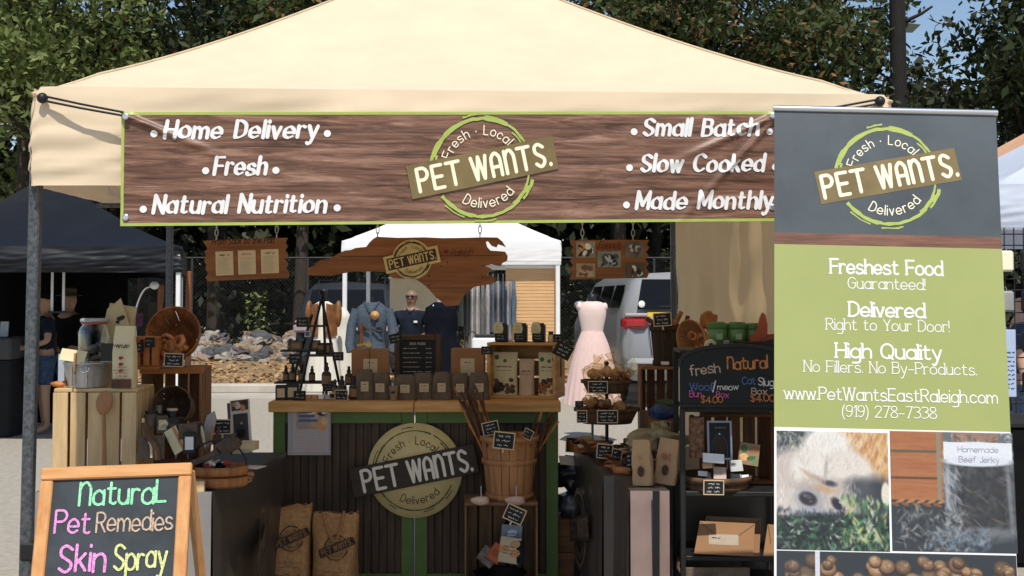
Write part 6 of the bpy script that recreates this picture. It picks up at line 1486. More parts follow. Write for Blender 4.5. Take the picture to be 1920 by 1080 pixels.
for i in range(34):
    a = rnd.uniform(PI, 2 * PI) if i > 5 else rnd.uniform(0, 6.3); r = .09 * rnd.random() ** .5
    chewroll('knotted brown chew spilling out of the tipped basket on the dark crate', pb + Vector((r * math.cos(a) * 1.05 - .012, -.04 - rnd.uniform(0, .06), r * math.sin(a) * .85 + .0)), (rnd.uniform(0, 6), rnd.uniform(0, 6), rnd.uniform(0, 6)), rnd.uniform(1.1, 1.6), 'chews spilling from the tipped basket')
ptag('chalk price tag in pale frame in front of the tipped basket', 326, 675, 5.34, 33, 22, -2, 0, False)
t = crate('small_box', 'small orange wooden box left of the tipped basket on the dark crate', (P(278, 660, 5.42).x, 5.42, z2), rad(6), .105, .09, .145, lambda ax: wood('orange_box', S(186, 118, 62), S(150, 88, 42), ax, 3), 'z', 3, front=True)
ptag('small chalk tag on the orange box left of the tipped basket', 281, 642, 5.35, 15, 16, 0, 1, False); ptag('dark chalk tag at the left side of the orange box', 263, 651, 5.34, 11, 17, 0, 1, False)
# the jumble on the left table
pb2 = P(324, 778, 5.22); bk2 = basket('bushel_basket', 'dark weathered basket tipped on its side in front of the dark crate', pb2 + Vector((.0, .10, .02)), .06, .080, .12, M['basket_dk'], rot=(rad(80), 0, 0), hoops=(.1, .93))
jm = [M['black'], M['bagbrown'], mat('grey_tin', S(110, 108, 104), .35, metal=.5), M['chew_dk'], M['cream_bag'], M['white_card'], M['kraft2']]
def jar_(label, px, py, Y, wpx, hpx, body, lid):
    s = U(Y); r, h = wpx * s / 2, hpx * s; t = thing('tin', label, 'tin', P(px, py, Y)); MB().lathe([(0, 0), (r * .95, 0), (r, .003), (r, h * .78), (r * .9, h * .8)], body, 20).build('body', t); MB().lathe([(r * .98, h * .79), (r, h * .8), (r, h * .99), (r * .9, h), (0, h)], lid, 20).build('lid', t)
jar_('black tin with pale lid inside the tipped dark basket', 323, 786, 5.18, 20, 20, M['black'], M['tagframe'])
jar_('brown tin left of the tipped dark basket on the left table', 283, 800, 5.10, 22, 30, M['bagbrown'], M['black']); jar_('small grey tin low at the left of the jumble on the left table', 298, 776, 5.14, 12, 16, jm[2], jm[2])
for lab, px, py, Y, w, h, d, m, rz, lm_, ry in (
    ('dark carton standing centre of the jumble on the left table', 352, 842, 5.02, 34, 46, .07, M['bagbrown'], 15, None, 0), ('black carton with white card front, right of centre on the left table', 356, 850, 4.98, 22, 40, .05, M['black'], 8, M['white_card'], 0),
    ('tall black box behind the leaning card on the left table', 330, 835, 5.06, 22, 52, .05, M['black'], -10, M['bagbrown'], 0), ('low dark box at the front left of the jumble on the left table', 285, 858, 4.98, 46, 40, .08, M['bagbrown'], 12, None, 0),
    ('dark box with cream lid behind the tin on the left table', 304, 812, 5.08, 20, 32, .05, M['bagbrown'], 20, M['cream_bag'], 0), ('dark carton under the tipped dark basket', 333, 822, 5.16, 40, 22, .07, M['chew_dk'], 0, None, 0),
    ('wide black box right of centre on the left table', 376, 832, 5.2, 36, 40, .06, M['bagbrown'], -8, None, 0), ('low grey carton behind the white scoop on the left table', 420, 832, 5.6, 38, 18, .08, mat('grey_carton', S(90, 88, 84), .7), 0, None, 0)): sbox('remedy_box', lab, 'carton', px, py, Y, w, h, d, m, rz, lm_)
t = thing('leaning_card', 'cream and orange card leaning between the dark boxes on the left table', 'card', P(338, 845, 4.97), rot=(rad(-18), rad(-32), 0)); MB().box((0, 0, .05), (.055, .004, .11), M['cream_bag'], bev=.001).build('card', t); MB().box((.016, -.0035, .05), (.012, .002, .105), mat('orange_strip', S(190, 130, 70), .6)).build('strip', t)
t = thing('cream_tube', 'cream curled tube before the tipped dark basket', 'tube', P(306, 798, 5.06), rot=(0, rad(25), 0)); MB().tube([(-.012, 0, -.02), (-.008, 0, .0), (.0, 0, .012), (.02, 0, .014)], .010, M['cream_bag'], 10).build('tube', t); MB().tube([(.02, 0, .014), (.028, 0, .014)], .012, M['black'], 10).build('cap', t)
t = thing('white_scoop', 'pale grey pointed scoop standing up in the jumble on the left table', 'scoop', P(388, 838, 5.1), rot=(0, rad(6), 0)); MB().prism([(-.012, 0), (.014, 0), (.020, .06), (.026, .12), (.014, .152), (-.014, .13), (-.020, .09)], .012, mat('pale_grey_enamel', S(160, 150, 146), .5, var=.1)).build('blade', t)
for i, (px, rr_) in enumerate(((386, -10), (396, 6), (404, 14))): t = thing('chew_stick', ['pale chew stick left of three leaning by the white scoop', 'middle tan chew stick leaning by the white scoop', 'right brown chew stick leaning by the white scoop'][i], 'chew', P(px - 2, 838, 5.04), rot=(0, rad(rr_), 0), group='chew sticks by the scoop'); MB().blob((0, 0, .04), (.008, .006, .048), [M['cream_bag'], M['kraft'], M['chew_dk']][i], amp=.3).build('chew', t)
for i, (px, py, rr_) in enumerate(((297, 842, -22), (284, 838, -14))): t = thing('twisted_stick', ['pale twisted root stick leaning at the front of the left table', 'thin pale stick behind the twisted root stick'][i], 'stick', P(px, py + 20, 4.92), rot=(0, rad(rr_), 0)); MB().tube(smooth3([Vector((0, 0, 0)), Vector((.010, 0, .05)), Vector((-.006, .01, .10)), Vector((.004, 0, .16))]), [.014 if i == 0 else .006] * 13, M['basket_dk'] if i == 0 else M['tagframe'], 8).build('stick', t)
ptag('chalk price tag with pale frame behind the scoop on the left table', 417, 800, 5.55, 30, 24, 0, 0, True); ptag('small leaning chalk tag at the left before the dark basket', 276, 787, 5.1, 11, 20, 6, 0, False)
# brochure stand
q = P(455, 850, 5.72); t = thing('brochure_stand', 'tall tilted brochure stand with photo panels on the left table', 'brochure', q, rot=(rad(-8), rad(-7), rad(-8))); k = U(5.72)
MB().box((0, 0, 50 * k), (38 * k, .010, 100 * k), M['white_card'], bev=.001).build('board', t); MB().box((-22 * k, .02, 48 * k), (5 * k, .05, 96 * k), mat('grey_card_side', S(104, 100, 96), .7)).build('side', t)
fl = Flat(front_fn(0, -.005, 0), lift=.0006, step=.00003); fl.rect(-16 * k, 80 * k, 17 * k, 99 * k, pm['plankd']); fl.rect(-14 * k, 8 * k, 15 * k, 74 * k, pm['jerky'])
for (x, y, r, m) in ((-4, 90, 6, 'cream'), (6, 84, 5, 'orange'), (-10, 92, 4, 'bisc'), (10, 93, 4, 'dk'), (0, 40, 9, 'nose'), (0, 50, 6, 'dk'), (2, 56, 2, 'pale'), (-4, 20, 7, 'nose')): fl.ellipse(x * k, y * k, r * k, r * k * 1.2, pm[m], 12, 0, .15, x + 30)
fl.build('picture', t)
sbox('cream_box', 'small cream carton in front of the tilted brochure stand', 'carton', 467, 843, 5.60, 30, 16, .06, M['label'], -10, M['cream_bag'])
q = PZ(468, TZ + .003, 5.55); t = thing('leaflet', 'white leaflet lying flat at the edge of the left table', 'leaflet', q, rad(-14)); MB().box((0, 0, .001), (.12, .10, .003), M['white_card']).build('paper', t)
# dark ladle across the table and the trug of packets
t = thing('ladle', 'long dark wooden ladle lying across the front of the left table', 'ladle', P(388, 856, 4.90), rot=(0, rad(-14), rad(0))); MB().tube([(-.11, 0, -.02), (.02, 0, .0), (.05, 0, .012)], [.012, .013, .018], M['bead'], 10).blob((.095, .01, .022), (.055, .04, .028), M['bead'], amp=.1, nu=16, nv=10).build('ladle', t)
t = thing('steel_spoon', 'bright steel spoon handle lying at the front left of the left table', 'spoon', PZ(325, TZ + .03, 4.90), rad(4)); MB().blob((0, 0, 0), (.055, .012, .006), M['chrome'], amp=.05).build('spoon', t)
q = tl_(402, 4.92); t = thing('wooden_trug', 'slatted oval wooden basket of dark packets at the front of the left table', 'basket', (q.x, 4.98, TZ)); kw = .115
for z in (.012, .055): MB().lathe([(kw, z), (kw + .004, z), (kw + .008, z + .034), (kw + .003, z + .034), (kw, z)], M['basket'], 36, sq=.8, cap=False).build('slat', t)
MB().lathe([(0, .006), (kw, .006), (kw, .012)], M['basket_dk'], 36, sq=.8).build('base', t); MB().tube([((kw + .002) * math.cos(a), 0, .08 + .11 * math.sin(a)) for a in [PI * i / 12 for i in range(13)]], .0035, M['black'], 6).build('handle', t)
rnd = random.Random(9); pk = [M['black'], navy, mat('silver_foil', (.5, .5, .52), .25, metal=.8), M['chew_dk'], mat('red_label', S(150, 50, 40), .6), M['white_card'], M['bagbrown'], blk]
for i in range(16):
    a = rnd.uniform(0, 6.3); r = rnd.uniform(.0, .085); nm = ['black', 'navy', 'silver', 'dark brown', 'red', 'white', 'mottled brown', 'matt black'][i % 8]
    t2 = thing('treat_packet', nm + ' packet in the oval wooden basket on the left table, ' + ['near side', 'far side'][i // 8], 'packet', (q.x + r * math.cos(a), 4.98 + .75 * r * math.sin(a), TZ + .075 + rnd.uniform(0, .03)), rot=(rnd.uniform(-.7, .7), rnd.uniform(-.7, .7), rnd.uniform(0, 6)), group='packets in the oval wooden basket')
    MB().box((0, 0, 0), (.05, .034, .012), pk[i % 8], bev=.004).build('packet', t2)
sbox('wood_block', 'small pale wooden block at the front edge of the left table', 'block', 375, 948, 4.88, 18, 46, .04, pale_pine('z'), 4)
for i in range(3): t = thing('chew_block', ['bottom tan slab of the little stack right of the oval basket', 'middle tan slab of the little stack right of the oval basket', 'top tan slab of the little stack right of the oval basket'][i], 'chew', PZ(452 + 3 * i, TZ + .008 + .014 * i, 5.1), rad(-10 + 12 * i), 'stacked tan slabs'); MB().box((0, 0, 0), (.08, .05, .011), M['kraft'], bev=.003).build('slab', t)

# ================================================================ floor in front of the counter
for i, (lab, px0, px1, top) in enumerate((('left burlap food sack with torn top and printed logo before the counter', 499, 583, 945), ('right burlap food sack with rope handles and printed logo before the counter', 587, 671, 956))):
    Y = 6.0; s = U(Y); p = PZ((px0 + px1) / 2, 0, Y); w = (px1 - px0) * s; h = 1.5 - (top - 565) * s; t = thing('food_sack', lab, 'sack', p, rad(-4 if i else 3), 'burlap sacks before the counter'); dd = .11
    def f(u, v):
        a = 2 * PI * u; c_, s_ = math.cos(a), math.sin(a); k = 1 - .75 * max(0, v - .45) / .55; wob = 1 + .04 * math.sin(v * 7 + i)
        n_ = noise.noise(Vector((c_ * 2, s_ * 2 + v * 5, i * 4.))) * .012
        return Vector((w / 2 * (.96 + .04 * v) * wob * math.copysign(abs(c_) ** .5, c_), dd * k * math.copysign(abs(s_) ** .6, s_) + n_, h * v + (.02 * noise.noise(Vector((c_ * 3, s_ * 2, 7 + i))) + (.012 * c_ if i == 0 else -.006)) * v ** 6))
    MB().grid(f, 48, 30, M['burlap']).build('sack', t)
    g = lambda u, v, d: Vector((u, -dd * (1 - .75 * max(0, v / h - .45) / .55) * max(.05, 1 - min(1, abs(u) / (w / 2 * .96)) ** 4) ** .3 - .013 - d, v))
    zc = h - (55 if i == 0 else 60) * s; fl = Flat(g, lift=.002)
    R3 = 21 * s; fl2 = Flat(lambda u, v, d: g(u + (.022 if i == 0 else .022), zc + v, d), lift=.003); logo(fl2, 0, 0, R3, M['ink'], M['ink'], M['ink'], inkplank=mat('burlap_gap', S(150, 112, 74), .9), plankw=1.55, ang=rad(21), subdiv=6, ringw=.05); fl2.build('logo', t)
    fl = Flat(lambda u, v, d: g(u, zc + v, d), lift=.003)
    for j, (v, hh, ww) in enumerate(((-42, 5, .5), (-49, 4, .7), (-66, 12, .8), (-78, 12, .9))): fl.squiggle(-w / 2 * ww * .7, w / 2 * ww * .8, v * s, hh * s, M['ink'], .004 if j > 1 else .002, j)
    fl.build('print', t)
    if i == 1: MB().tube(smooth3([Vector((-.05, -.06, h)), Vector((-.02, -.075, h - .09)), Vector((.015, -.085, h - .13)), Vector((.04, -.075, h - .06)), Vector((.05, -.05, h + .01))]), .006, M['kraft'], 7).build('rope_handle', t)
    else: MB().grid(lambda u, v: Vector(f(.5 + .5 * u, 1)) + Vector((0, -.004, -.05 * v + .01 * noise.noise(Vector((u * 9, v, 3))))), 24, 3, M['kraft']).build('torn_rim', t)
# crate with basket of chew sticks
Yc = 5.88; s = U(Yc); p = PZ(938, 0, Yc); hc = 1.5 - (941 - 565) * s
crate('crate', 'weathered grey-brown crate on end before the counter with a bowl inside', (p.x, Yc + .16, 0), rad(2), 138 * s, .28, hc, lambda ax: wood('grey_crate', S(140, 108, 76), S(92, 68, 48), ax, 3), 'z', 5)
q = PZ(955, hc, Yc + .14); hb = (945 - 826) * U(Yc + .14)
basket('bushel_basket', 'tapered bushel basket of dark chew sticks standing on the grey-brown crate', (q.x, Yc + .14, hc), .108, .142, hb, mat('tan_veneer', S(190, 138, 92), .75, stretch=(8, 8, .8), scale=3, c2=S(152, 104, 66), bump=.4), hoops=(.06, .60, .95), n=20)
rnd = random.Random(12); bp = None
spots = [(852, 725), (864, 735), (872, 727), (881, 740), (890, 722), (898, 742), (905, 735), (868, 752), (893, 752), (1005, 778), (1016, 772), (1026, 786), (1036, 775), (1043, 772), (1022, 800), (1047, 790), (1000, 800), (858, 744), (875, 742), (886, 732), (902, 748), (1010, 792), (1030, 778), (1040, 784)]
for i, (px, py) in enumerate(spots):
    e = P(px, py, Yc + .14 + rnd.uniform(-.03, .05)); lft = px < 950; b_ = Vector((q.x + (-.075 + .014 * (i % 6) if lft else .02 + .012 * (i % 6)), Yc + .14 + rnd.uniform(-.06, .06), hc + .10)); d = e - b_
    t = thing('chew_stick', ('dark dried chew stick leaning left out of the bushel basket before the counter' if lft else 'dark dried chew stick leaning right out of the bushel basket before the counter'), 'chew', b_, group='chew sticks leaning left' if lft else 'chew sticks leaning right')
    pts = [Vector(), d * .33 + Vector((rnd.uniform(-.008, .008), 0, 0)), d * .66 + Vector((rnd.uniform(-.01, .01), 0, 0)), d]; MB().tube(smooth3(pts), [.0075 - .0002 * k + .0012 * math.sin(k * 2.1 + i) for k in range(13)], M['chew_dk'] if i % 5 else M['chew'], 7).build('stick', t)
mb = MB(); rnd = random.Random(1)
for i in range(40): mb.blob((rnd.uniform(-.10, .10), rnd.uniform(-.08, .08), hb * .86 + rnd.uniform(-.01, .02)), (.03, .012, .010), [M['chew_dk'], M['chew']][i % 2], seed=i, amp=.4, nu=6, nv=5, rot=(0, rnd.uniform(-1, 1), rnd.uniform(0, 6)))
o = mb.build('chews'); o.location = (q.x, Yc + .14, hc); tag(o, 'loose brown chews filling the bushel basket before the counter', 'chews', kind='stuff')
ptag('chalk price tag in the middle of the bushel basket before the counter', 945, 826, 5.82, 36, 28, -6, 0); ptag('dark chalk price tag behind the middle one in the bushel basket', 920, 803, 5.95, 28, 22, 12, 0, False); ptag('small tilted chalk price tag at the right in the bushel basket', 990, 814, 5.9, 16, 16, -28, 0, False)
t = thing('chew_loop', 'orange brown curled chew standing beside the tags in the bushel basket', 'chew', P(975, 838, 5.9)); MB().tube([(0, 0, 0), (-.004, 0, .03), (.004, 0, .055), (.016, 0, .06)], [.009, .01, .01, .008], mat('orange_chew', S(170, 88, 44), .6), 8).build('chew', t)
for i, (px, lab) in enumerate(((902, 'left pink and white iced pet cake on top of the grey-brown crate'), (968, 'right pink and white iced pet cake on top of the grey-brown crate'))):
    g_ = PZ(px, hc, 5.86); t = thing('pet_cake', lab, 'cake', (g_.x, 5.86, hc), group='iced pet cakes'); MB().blob((0, 0, .017), (.048 if i == 0 else .052, .03, .019), mat('pink_icing', S(216, 168, 158), .7, var=.2, scale=30, c2=S(204, 196, 180)), amp=.35, nu=14, nv=8).build('cake', t)
    MB().tube([(0, 0, .03), (0, .005, .085)], .0022, M['white_card'], 5).build('pick', t)
ptag('tilted chalk price tag hanging off the front edge of the grey-brown crate', 965, 964, 5.70, 34, 26, -24, 0)
p2 = PZ(938, 0, 5.92); bz = 1.5 - (1062 - 565) * U(5.95); bz = max(.1, bz)
t = thing('black_bowl', 'black bowl of bright treat packets inside the grey-brown crate', 'bowl', (p2.x, 6.0, .02)); MB().lathe([(0, 0), (.085, 0), (.11, .06), (.128, .16), (.132, .16), (.124, .15), (.10, .06), (0, .02)], M['black'], 36).build('bowl', t)
for lab, px, py, w, h, m, rr_, pk_ in (('white and orange treat packet standing in the black bowl', 952, 1056, 40, 48, mat('white_packet', S(206, 190, 160), .5), 9, [('orange', -.28, .0), ('bisc', .2, .25), ('orange', .25, -.1)]), ('pale blue and white treat packet behind in the black bowl', 958, 1030, 40, 46, mat('pale_blue_packet', S(150, 160, 172), .5), 3, [('label', 0, .15)]), ('orange treat packet leaning in the black bowl', 921, 1052, 26, 34, mat('orange_packet', S(186, 92, 46), .5), 34, []), ('grey spotted treat packet at the left of the black bowl', 905, 1056, 34, 30, mat('grey_packet', S(120, 108, 98), .5, var=.5, scale=40), 40, []), ('navy treat packet at the right of the black bowl', 975, 1058, 16, 44, navy, 0, [])):
    s_ = U(5.96); t = thing('treat_packet', lab, 'packet', P(px, py, 5.96 if 'behind' not in lab else 6.05), rot=(rad(-12), rad(rr_), 0)); MB().box((0, 0, h * s_ / 2), (w * s_, .014, h * s_), m, bev=.004).build('packet', t)
    fl = Flat(front_fn(0, -.007, h * s_ / 2), lift=.0006)
    for (mm, x, z) in pk_: fl.ellipse(x * w * s_, z * h * s_, w * s_ * .26, h * s_ * .14, pm[mm], 12, .3, .1, 3)
    for j in range(3): fl.squiggle(-w * s_ * .3, w * s_ * .3, h * s_ * (.12 - .13 * j), h * s_ * .06, M['ink'], .003, j)
    fl.build('print', t)
# stacked boxes between counter and right table
for i, (zb, hh, lab, m) in enumerate(((0, .20, 'bottom brown carton of the stack in the gap right of the counter', M['kraft2']), (.202, .17, 'second brown carton of the stack in the gap right of the counter', M['kraft2']))):
    g_ = PZ(1070, zb, 6.35); t = thing('carton', lab, 'carton', (g_.x + .04, 6.5, zb), rad(2 * i), 'cartons in the gap'); MB().box((0, 0, hh / 2), (.22, .3, hh), brownw('x'), bev=.004).build('box', t)
g_ = PZ(1066, .375, 6.35); t = thing('plastic_bag', 'crumpled grey plastic bag lying on the stacked cartons', 'plastic bag', (g_.x + .02, 6.48, .375)); MB().blob((0, 0, .06), (.10, .13, .07), mat('grey_plastic', S(92, 100, 110), .3, var=.35, scale=8, spec=.7), seed=4, amp=.7, nu=22, nv=14).build('bag', t)
t = thing('plastic_bag', 'dark grey plastic bag on top of the crumpled grey one', 'plastic bag', (g_.x + .02, 6.5, .505)); MB().blob((0, 0, .07), (.10, .13, .085), mat('dark_plastic', S(46, 50, 54), .3, var=.35, scale=8, spec=.7), seed=9, amp=.6, nu=22, nv=14).build('bag', t)
t = thing('paper_sheet', 'white paper corner lying on the dark plastic bag', 'paper', (g_.x - .005, 6.42, .665), rad(10)); MB().box((0, 0, 0), (.08, .06, .004), M['white_card'], rot=(.7, .1, 0)).build('sheet', t)

# ================================================================ right side of the stall
xa, xb = PZ(1188, .735, 4.95).x, PZ(1064, .735, 6.45).x
xm_ = xa + (xb - xa) * .273; xe = PZ(1258, .735, 4.95).x
drape('tablecloth', 'black satin tablecloth with faint logo on the long right side table', (xm_ + xb) / 2, 1.22, 5.362, 6.45, .735, M['cloth_blk'], shear=(xb - xm_) * .5, seed=5)
drape('tablecloth', 'mauve satin tone painted as sunlight on the black cloth with dark stripe over the narrow front end of the right table', (xa + xm_) / 2, xe - .02, 4.95, 5.355, .735, M['cloth_blk'], shear=(xm_ - xa) * .5, seed=6, front=mat('black_satin_sunlit_mauve', (.27, .19, .175), .4, var=.15, scale=4, spec=.5))  # same black cloth; its front face is tinted mauve to look sunlit
ns_ = [o for o in COL.objects if o.get('label', '').startswith('mauve satin')][0]
MB().box((.035, -.224, .372), (.028, .008, .735), M['black'], rot=(rad(2.2), 0, 0)).build('stripe', ns_)
RZ = .737
d0 = Vector((xa, 4.95, 0)); d1 = Vector((xb, 6.45, 0)); dl = (d0 - d1).normalized(); nn = Vector((-dl.y, dl.x, 0)); nn = nn if nn.x < 0 else -nn
t = thing('cloth_logo', 'worn grey printed logo on the side of the right tablecloth', 'print', d1 + (d0 - d1) * .40 + nn * .050); gk = mat('faded_print', S(104, 92, 78), .8, var=.3, scale=30)
fl = Flat(plane_fn((0, 0, .42), dl, (0, 0, 1), nn), lift=.004)
logo(fl, 0, 0, .17, gk, M['ink'], gk, plankw=1.45, subdiv=8); fl.build('print', t)
t = thing('cloth_logo', 'worn grey printed logo on the side of the left tablecloth', 'print', (xs + .018, 5.45, .42)); a_ = Vector((xr1 - xr0, 1.26, 0)).normalized(); fl = Flat(plane_fn((0, 0, 0), a_, (0, 0, 1), (a_.y, -a_.x, 0)), lift=.006); logo(fl, 0, 0, .15, gk, M['ink'], gk, plankw=1.45, subdiv=8); fl.build('print', t)
# tiered basket stand
Yt = 6.05; s = U(Yt); p = PZ(1138, RZ, Yt); t = thing('tiered_stand', 'two-tier black pole stand with dark veneer baskets of bagged cookies', 'display stand', p)
def tz(py): return 1.5 - (py - 565) * s - RZ
MB().tube([(0, 0, 0), (0, 0, tz(690))], .009, M['black'], 8).lathe([(.09, 0), (.09, .012), (.02, .018)], M['black'], 20).build('pole', t)
for (y0, y1, r0, r1) in ((736, 712, 36, 47), (792, 764, 46, 60)):
    z0, z1 = tz(y0), tz(y1); mb = MB(); mb.lathe([(0, z0), (r0 * s, z0), (r1 * s, z1), (r1 * s - .005, z1), (r0 * s - .004, z0 + .005), (0, z0 + .006)], M['basket_dk'], 30, sq=.8).lathe([(r1 * s - .004, z1 - .014), (r1 * s + .004, z1 - .014), (r1 * s + .005, z1 + .002), (r1 * s - .002, z1 + .002)], M['basket_dk'], 30, sq=.8, cap=False); mb.build('tray', t)
MB().blob((0, 0, tz(681)), .012, M['black'], amp=0).build('knob', t)
rnd = random.Random(31)
def cookiebag(label, px, py, Y, w, h, m, grp, seed, rot=(0, 0, 0)):
    t = thing('cookie_bag', label, 'cookie bag', P(px, py, Y), rot=rot, group=grp); k = U(Y); mb = MB(); r_ = random.Random(seed)
    for i in range(5): mb.blob((r_.uniform(-.3, .3) * w * k, r_.uniform(-.01, .02), h * k * r_.uniform(.25, .6)), (w * k * .22, .012, w * k * .22), m, seed=i + seed, amp=.25, nu=12, nv=7)
    mb.build('cookies', t)
    MB().blob((0, .002, h * k * .45), (w * k * .54, .030, h * k * .50), M['bagclear'], seed=seed, amp=.5, nu=16, nv=10, smooth=False).build('film', t)
    MB().lathe([(.006, 0), (w * k * .20, .035), (w * k * .24, .045)], M['bagclear'], 9, (0, 0, h * k * .9), (0, .35 * (-1) ** seed, 0), sq=.4).build('gathered_top', t)
for i, (px, py, w, h) in enumerate(((1115, 716, 38, 36), (1148, 716, 40, 42), (1166, 718, 30, 34))): cookiebag(['film bag of flat cookies at the left of the upper tier', 'film bag of cookies in the middle of the upper tier', 'film bag of reddish cookies at the right of the upper tier'][i], px, py, Yt - .02, w, h, M['biscuit'] if i < 2 else M['chew'], 'cookie bags on the upper tier', i)
for i, (px, py, w, h) in enumerate(((1106, 770, 32, 30), (1134, 772, 34, 32), (1166, 772, 36, 28), (1120, 770, 26, 34))): cookiebag(['film bag of tan cookies at the left of the lower tier', 'film bag of cookies in the middle of the lower tier', 'film bag of pale crackers at the right of the lower tier', 'film bag of dark cookies behind on the lower tier'][i], px, py, Yt - .03 + (.07 if i == 3 else 0), w, h, [M['biscuit'], M['kraft'], M['biscuit'], M['chew_dk']][i], 'cookie bags on the lower tier', i + 5)
t = thing('film_bag', 'clear film bag end sticking out to the right of the upper tier', 'film bag', P(1182, 700, Yt), rot=(0, rad(32), 0)); MB().prism([(-.02, 0), (.02, 0), (.03, .07), (.0, .062), (-.028, .075)], .006, M['bagclear']).blob((0, 0, .0), (.02, .012, .02), M['bagclear'], amp=.4).build('film', t)
t = thing('film_bag', 'tall pale film bag standing at the back left of the upper tier', 'film bag', P(1126, 712, Yt + .08)); MB().prism([(-.035, 0), (.035, 0), (.04, .06), (.008, .13), (-.02, .11), (-.05, .04)], .02, M['bagclear']).build('film', t)
ptag('chalk price tag with pale frame on the upper tier of cookies', 1121, 726, 5.86, 34, 20, 0, 0, False); ptag('chalk price tag in the middle of the lower tier of cookies', 1139, 781, 5.84, 36, 21, 0, 0, False); ptag('chalk price tag at the left of the lower tier of cookies', 1091, 781, 5.86, 17, 21, 0, 0, False); ptag('tiny dark chalk tag left of the lower tier pole', 1086, 757, 5.95, 14, 9, 0, 1, False)
# rear crate and basket with chews
Yk = 6.1; s = U(Yk); p = PZ(1240, RZ, Yk); hk = 1.5 - (687 - 565) * s - RZ
crate('crate', 'brown crate on end at the back of the right table below a dark basket', (p.x, Yk + .14, RZ), rad(-3), 72 * s, .27, hk, lambda ax: wood('brown_crate', S(160, 106, 66), S(112, 70, 42), ax, 3), 'z', 4)
pq = PZ(1257, RZ + hk, Yk + .12); bh = 78 * s
basket('bushel_basket', 'dark bushel basket of long chews on the brown crate at the back', (pq.x, Yk + .12, RZ + hk), .082, .102, bh, mat('dark_veneer', S(74, 54, 40), .8, stretch=(8, 8, .8), scale=3, c2=S(44, 32, 24), bump=.4), hoops=(.06, .9))
rnd = random.Random(15)
for i, (px, py) in enumerate(((1212, 597), (1224, 612), (1262, 604), (1278, 584), (1290, 592), (1270, 598), (1296, 603), (1284, 606), (1250, 606))):
    b_ = Vector((pq.x + rnd.uniform(-.05, .05), Yk + .12, RZ + hk + bh * .6)); e = P(px, py, Yk + .12); d = e - b_; t = thing('chew_stick', 'reddish brown long chew standing in the dark basket at the back', 'chew', b_, group='long chews in the dark back basket'); MB().tube([Vector(), d * .6 + Vector((.006, 0, 0)), d], [.013, .015, .011], M['chew'] if i % 2 else mat('red_chew', S(118, 66, 44), .65, var=.3, scale=14), 7).build('chew', t)
ptag('chalk price tag stuck in the dark basket at the back of the right table', 1242, 599, 6.05, 31, 22, 4, 0)
sbox('white_note', 'small white note lying on the brown crate below the dark basket', 'note', 1247, 684, 6.06, 14, 6, .03, M['white_card'])
pq2 = P(1308, 635, 5.95); basket('bushel_basket', 'tan oval basket tipped steeply forward right of the dark basket', pq2 + Vector((.03, .07, -.02)), .06, .098, .10, mat('tan_veneer', (0, 0, 0)), rot=(rad(78), rad(-28), rad(-35)), hoops=(.1, .92)).scale = (.75, 1, 1)
for i in range(9): chewroll('knotted dark chew inside the tipped oval basket', pq2 + Vector((rnd.uniform(-.035, .03), .0 - .02 + rnd.uniform(0, .02), rnd.uniform(-.07, .02))), (rnd.uniform(0, 6), rnd.uniform(0, 6), rnd.uniform(0, 6)), rnd.uniform(.8, 1.1), 'chews in the tipped oval basket')
for i, (px, py) in enumerate(((1322, 586), (1332, 592))): t = thing('chew_stick', ['thick brown chew rising behind the tipped oval basket', 'second brown chew behind the tipped oval basket'][i], 'chew', P(px, py + 20, 6.1), rot=(0, rad(20), 0)); MB().blob((0, 0, .02), (.03, .02, .045), M['chew'], amp=.4).build('chew', t)
# green toys, orange toy and dark tray on top of the shelf
gm = mat('green_plastic', S(96, 132, 66), .35, var=.15, spec=.6)
for i, (px, w, top) in enumerate(((1346, 38, 598), (1382, 40, 598), (1414, 34, 600))):
    Yg = 5.20; s = U(Yg); t = thing('green_tub', ['leftmost green lidded tub on top of the black shelf', 'middle green lidded tub on top of the black shelf', 'rightmost green lidded tub on top of the black shelf'][i], 'tub', P(px, 656, Yg) - Vector((0, 0, .004)), group='green tubs on the shelf'); r = w * s / 2; h = (652 - top) * s
    MB().lathe([(0, 0), (r * .85, 0), (r * .95, h * .75), (r * .9, h * .78)], gm, 24).build('tub', t); MB().lathe([(r, h * .77), (r * 1.05, h * .80), (r, h * .93), (r * .6, h), (0, h)], mat('green_lid', S(74, 118, 56), .4), 24).build('lid', t)
    MB().box((0, -r * .95, h * .5), (r * .6, .003, h * .2), mat('pale_green_label', S(160, 184, 140), .6)).build('label', t)
om = mat('orange_red_toy', S(172, 82, 48), .5, var=.2)
t = thing('fin_toy', 'orange red fin-shaped toy sticking up at the right end of the black shelf', 'toy', P(1427, 642, 5.12)); MB().prism([(-.045, 0), (.06, .0), (.085, .028), (.07, .036), (.025, .034), (.026, .075), (.016, .118), (.006, .125), (-.006, .10), (-.014, .06), (-.03, .036), (-.052, .03)], .022, om).build('toy', t)
t = thing('red_strip', 'long reddish strip of jerky lying right of the orange toy', 'chew', P(1448, 634, 5.10)); MB().box((0, 0, 0), (.10, .04, .018), mat('red_chew', (0, 0, 0)), rot=(0, -.3, 0), bev=.006).build('strip', t)
sbox('dark_tray', 'low dark tray at the right on top of the black shelf', 'tray', 1424, 656, 5.12, 90, 16, .12, mat('dark_tray', S(46, 38, 36), .6))
t = thing('round_tin', 'small round cream tin with red rim on the shelf top by the oval basket', 'tin', P(1332, 648, 5.10)); MB().lathe([(0, -.008), (.026, -.008), (.028, 0), (.026, .008), (0, .008)], M['cream_bag'], 20, (0, 0, 0), (PI / 2, 0, .4)).blob((0, -.01, 0), (.012, .004, .012), M['black'], amp=0).build('tin', t)
